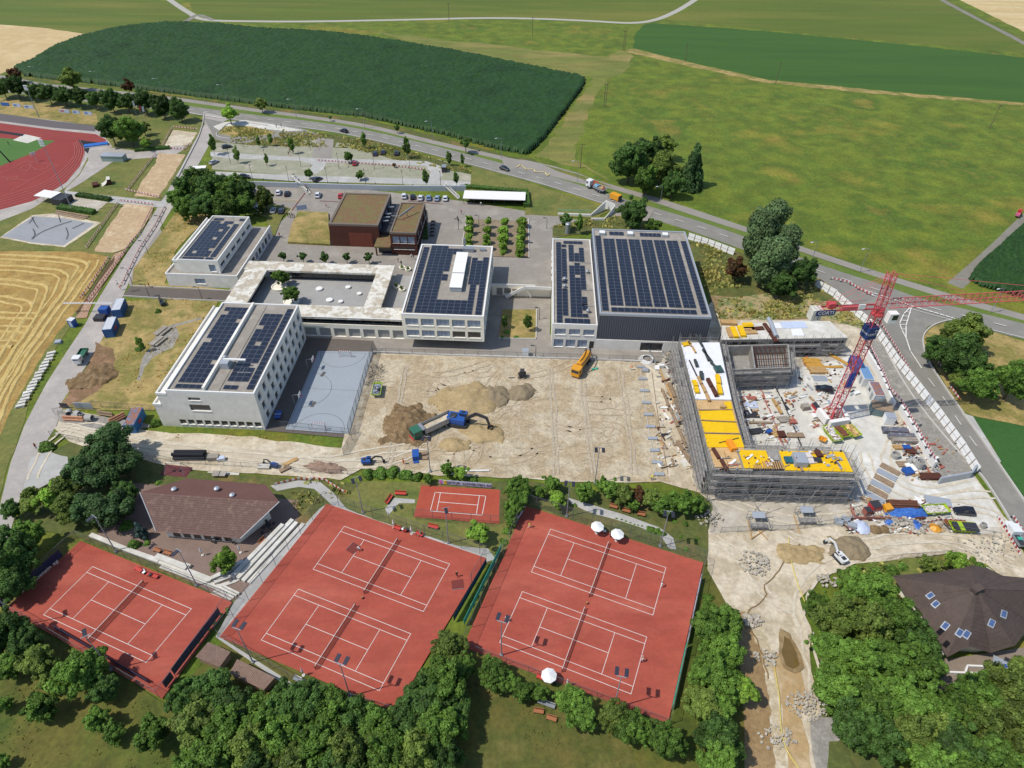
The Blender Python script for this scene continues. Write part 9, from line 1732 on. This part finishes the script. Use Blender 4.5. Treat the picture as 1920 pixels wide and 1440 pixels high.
tarp(1700,963,5,1.4,m_btarp,'crumpled blue tarpaulin between the rusty pipes and the skip',2);tarp(1716,987,1.2,1.5,m_btarp,'small blue tarpaulin at the stone blocks, right',3);tarp(1666,982,1.3,.8,m_btarp,'small blue tarpaulin at the stone blocks, left',4);tarp(1614,990,1.6,1.8,m_bluew,'white and blue bag heap at the lower site edge',5);tarp(1641,995,1.3,1.1,m_clod,'round brown root ball, left of two',6);tarp(1657,995,1.2,1.0,m_clod,'round brown root ball, right of two',7);tarp(1752,992,1.1,1.2,m_orange,'orange tarpaulin beside the rusty rods',8)
for i,(x,y) in enumerate([(1570,982),(1583,979),(1595,989)]):box_thing(x,y,(1.7,1.3,.8),m_grey,f'{["left","middle","right"][i]} of three grey blocks at the lower site edge','concrete_block','block',-.4,group='three grey blocks')
hz=MB();c_=G(1211,676)
for k in range(5):
    R=1.9-.12*k;pts=[Vc((c_.x+R*cos(a_)+.1*k,c_.y+R*sin(a_),.3+.12*k)) for a_ in [i*PI/12 for i in range(25)]]
    hz.mat(m_umb)
    for p,q_ in zip(pts,pts[1:]):hz.tube(p,q_,.09,5)
solo('hose_coil',hz,'white coiled hose at the upper right corner of the pad','hose')
# poured foundation strips along the right edge of the pad
for i in range(10):
    x,y=1201+i*3.3+(i*i*.06),690+i*22.4;box_thing(x,y,(2.2,.8,.25),m_grey,f'{ORD[i]} small grey footing from the top along the right edge of the pad','footing','footing',-.02,group='grey footings along the pad edge')
for i,(x0,y0,x1,y1) in enumerate([(1200,690,1233,905),(1222,700,1252,890)]):
    mb=Bm(m_kerb if i == 0 else m_wood2);wall_line(mb,[G(x0,y0),G((x0+x1)/2-2,(y0+y1)/2),G(x1,y1)],.12,.1,.35);solo('guide_rail',mb,['thin pale rail line linking the grey footings','thin brown rail line right of the grey footings'][i],'rail')
t=thing('terrace_wall','white low walls and terrace below the pavilion roof','wall',G(1830,1262));q=Bm(m_white)
for a_,b_ in (((1776,1262),(1880,1266)),((1812,1250),(1808,1262)),((1812,1250),(1862,1252))):q.bar(G(*a_,.5),G(*b_,.5),.3,1.0)
q.build('low_wall',t,world=True);Bm(m_grey).bar(G(1862,1235,1.2),G(1905,1255,1.2),1.6,.1).build('metal_walkway',t,world=True)
box_thing(1877,1255,(.8,.6,1.0),m_mblue,'blue bin on the pavilion terrace','bin','bin')
# small lattice towers in front of the shell
for i,(x,y) in enumerate([(1420,985),(1510,975)]):
    t=thing('scaffold_tower',f'{["left","right"][i]} of two tube frames with white sheet in front of the shell','scaffold',G(x,y),0,'two tube frames in front of the shell');q=Bm(m_scaf)
    for k in range(4):
        for s in (-1,1):q.tube((-2+k*1.3,s*1.6,0),(-2+k*1.3,s*1.6,2.6+k % 2),.05,4)
        q.tube((-2+k*1.3,-1.6,1.4),(-2+k*1.3,1.6,1.4),.05,4)
    for s in (-1.6,1.6):q.tube((-2.4,s,1.4),(2.6,s,1.4),.05,4).tube((-2.4,s,2.4),(2.6,s,2.4),.05,4)
    q.tube((2,1,.5),(-3.5-2*i,3.4,7.5),.06,4).tube((-2,1,.5),(2.5,3.4,7.2),.06,4);q.build('tubes',t);Bm(m_grey).box((0,1.0,2.2),(2.6,1.4,.05),0,(.35,0)).build('sheet',t);Bm(m_deckp).box((0,-.8,.5),(3.2,1.4,.9)).build('crate',t)
for i,((x0,y0),(x1,y1)) in enumerate([((1402,975),(1410,1010)),((1418,990),(1440,1012)),((1488,965),(1500,1000)),((1408,1010),(1440,990))]):mb=Bm(m_wood);mb.bar(G(x0,y0,.6),G(x1,y1,.3),.16);solo('timber_prop',mb,f'{ORD[i]} thin pale timber prop from the left at the tube frames','prop','thin timber props')
mb=MB();r=random.Random(77)
for (x0,x1,y0,y1,n_) in ((1385,1500,735,830,170),(1500,1600,670,760,90),(1655,1745,790,900,170),(1590,1800,935,1000,170),(1232,1300,665,880,170),(1700,1800,820,900,40),(1520,1560,745,800,50),(1350,1580,845,880,60)):
    zz=ZL if x0 == 1350 else ZG
    for k in range(n_):
        q=G(x0+r.random()*(x1-x0),y0+r.random()*(y1-y0),zz)
        if x0 == 1655:q=G(1670+(q.z*0+r.random())*40+(k/n_)*45,790+k/n_*110,zz)
        mb.mat(r.choice([m_wood,m_wood2,m_grey,m_dark,m_umb,m_umb,m_redwall,m_slab,m_rgrav,m_pink])).box(q+Vc((0,0,.08)),(.25+r.random()**2*2.2,.12+r.random()*.45,.08+r.random()*.25),r.choice([0,1.57,.3])+r.random()*.5)
tag(mb.build('site_debris'),'loose boards, offcuts and small gear scattered over the building site','debris',kind='stuff')
# yellow hose along the stream
mb=Bm(paint('yellow_hose',(214,196,96),.6));P=smooth_line([G(*p) for p in [(1478,1010),(1482,1050),(1496,1100),(1508,1130)]],6)
for p,q in zip(P,P[1:]):mb.tube(p+Vc((0,0,.35)),q+Vc((0,0,.35)),.09,5)
solo('hose',mb,'yellow hose running over the sand towards the wood','hose')
mb=Bm(MATS['yellow_hose']);P=smooth_line([G(*p) for p in [(1449,1225),(1452,1260),(1460,1310),(1464,1370),(1475,1410),(1496,1442)]],6)
for p,q in zip(P,P[1:]):mb.tube(p+Vc((0,0,.45)),q+Vc((0,0,.45)),.09,5)
solo('hose',mb,'yellow hose lying along the left bank of the stream','hose')
# volleyball nets on the tarpaulin court, playground swing, stadium bits
t=thing('net_posts','collapsed dark net lines lying across the covered sand court','net',G(90,432));q=Bm(m_dark)
for L_ in ([(62,448),(80,436),(110,424),(135,416)],[(60,450),(66,440),(62,430)],[(60,408),(66,420),(72,428)],[(64,408),(55,420)],[(124,428),(128,440),(125,450)],[(136,430),(158,420)],[(110,405),(114,418)]):
    P=smooth_line([G(*p) for p in L_],4)
    for p,q_ in zip(P,P[1:]):q.tube(p+Vc((0,0,.35)),q_+Vc((0,0,.35)),.09,4)
q.build('net_lines',t,world=True)
t=thing('swing','swing frame with tyre seats on the red playground floor','swing',G(332,885));Bm(m_steel).tube((-2.2,-1.4,0),(-1.6,0,3),.06).tube((-2.2,1.4,0),(-1.6,0,3),.06).tube((2.2,-1.4,0),(1.6,0,3),.06).tube((2.2,1.4,0),(1.6,0,3),.06).tube((-1.6,0,3),(1.6,0,3),.06).build('frame',t);Bm(m_dark).box((-.6,0,.5),(.5,.4,.15)).box((.7,0,.5),(.5,.4,.15)).build('swing_seats',t)
for i,(x,y) in enumerate([(300,576)]):pass
t=thing('parked_bicycles','dark parked bicycles under the trees left of the clubhouse','bicycles',G(242,912));q=Bm(m_dark);r=random.Random(5)
for k in range(40):p=Vc(((r.random()-.5)*3,(r.random()-.5)*2,.2+r.random()*.7));q.tube(p,p+Vc((r.random()-.5,r.random()-.5,(r.random()-.5)*.6)),.05,4)
q.build('frames',t,kind='stuff')
for i,(x,y) in enumerate([(405,1012),(440,1014),(505,990),(500,1010)]):
    t=thing('terrace_table',['black table set left under the clubhouse eave','black table set right under the clubhouse eave','black table set on the shaded side terrace, upper','black table set on the shaded side terrace, lower'][i],'table',G(x,y)+Vc((0,0,ZG)),.3*i,'black table sets on the clubhouse terrace');Bm(m_dark).lathe((0,0,.7),[(.6,0),(.6,.05)],10).build('table_top',t);Bm(m_dark).tube((0,0,0),(0,0,.7),.06).build('leg',t)
    for k in range(4):a_=k*PI/2;Bm(m_pdark).box((cos(a_),sin(a_),.45),(.5,.5,.08),a_).box((1.25*cos(a_),1.25*sin(a_),.75),(.06,.5,.5),a_).build('chair',t)
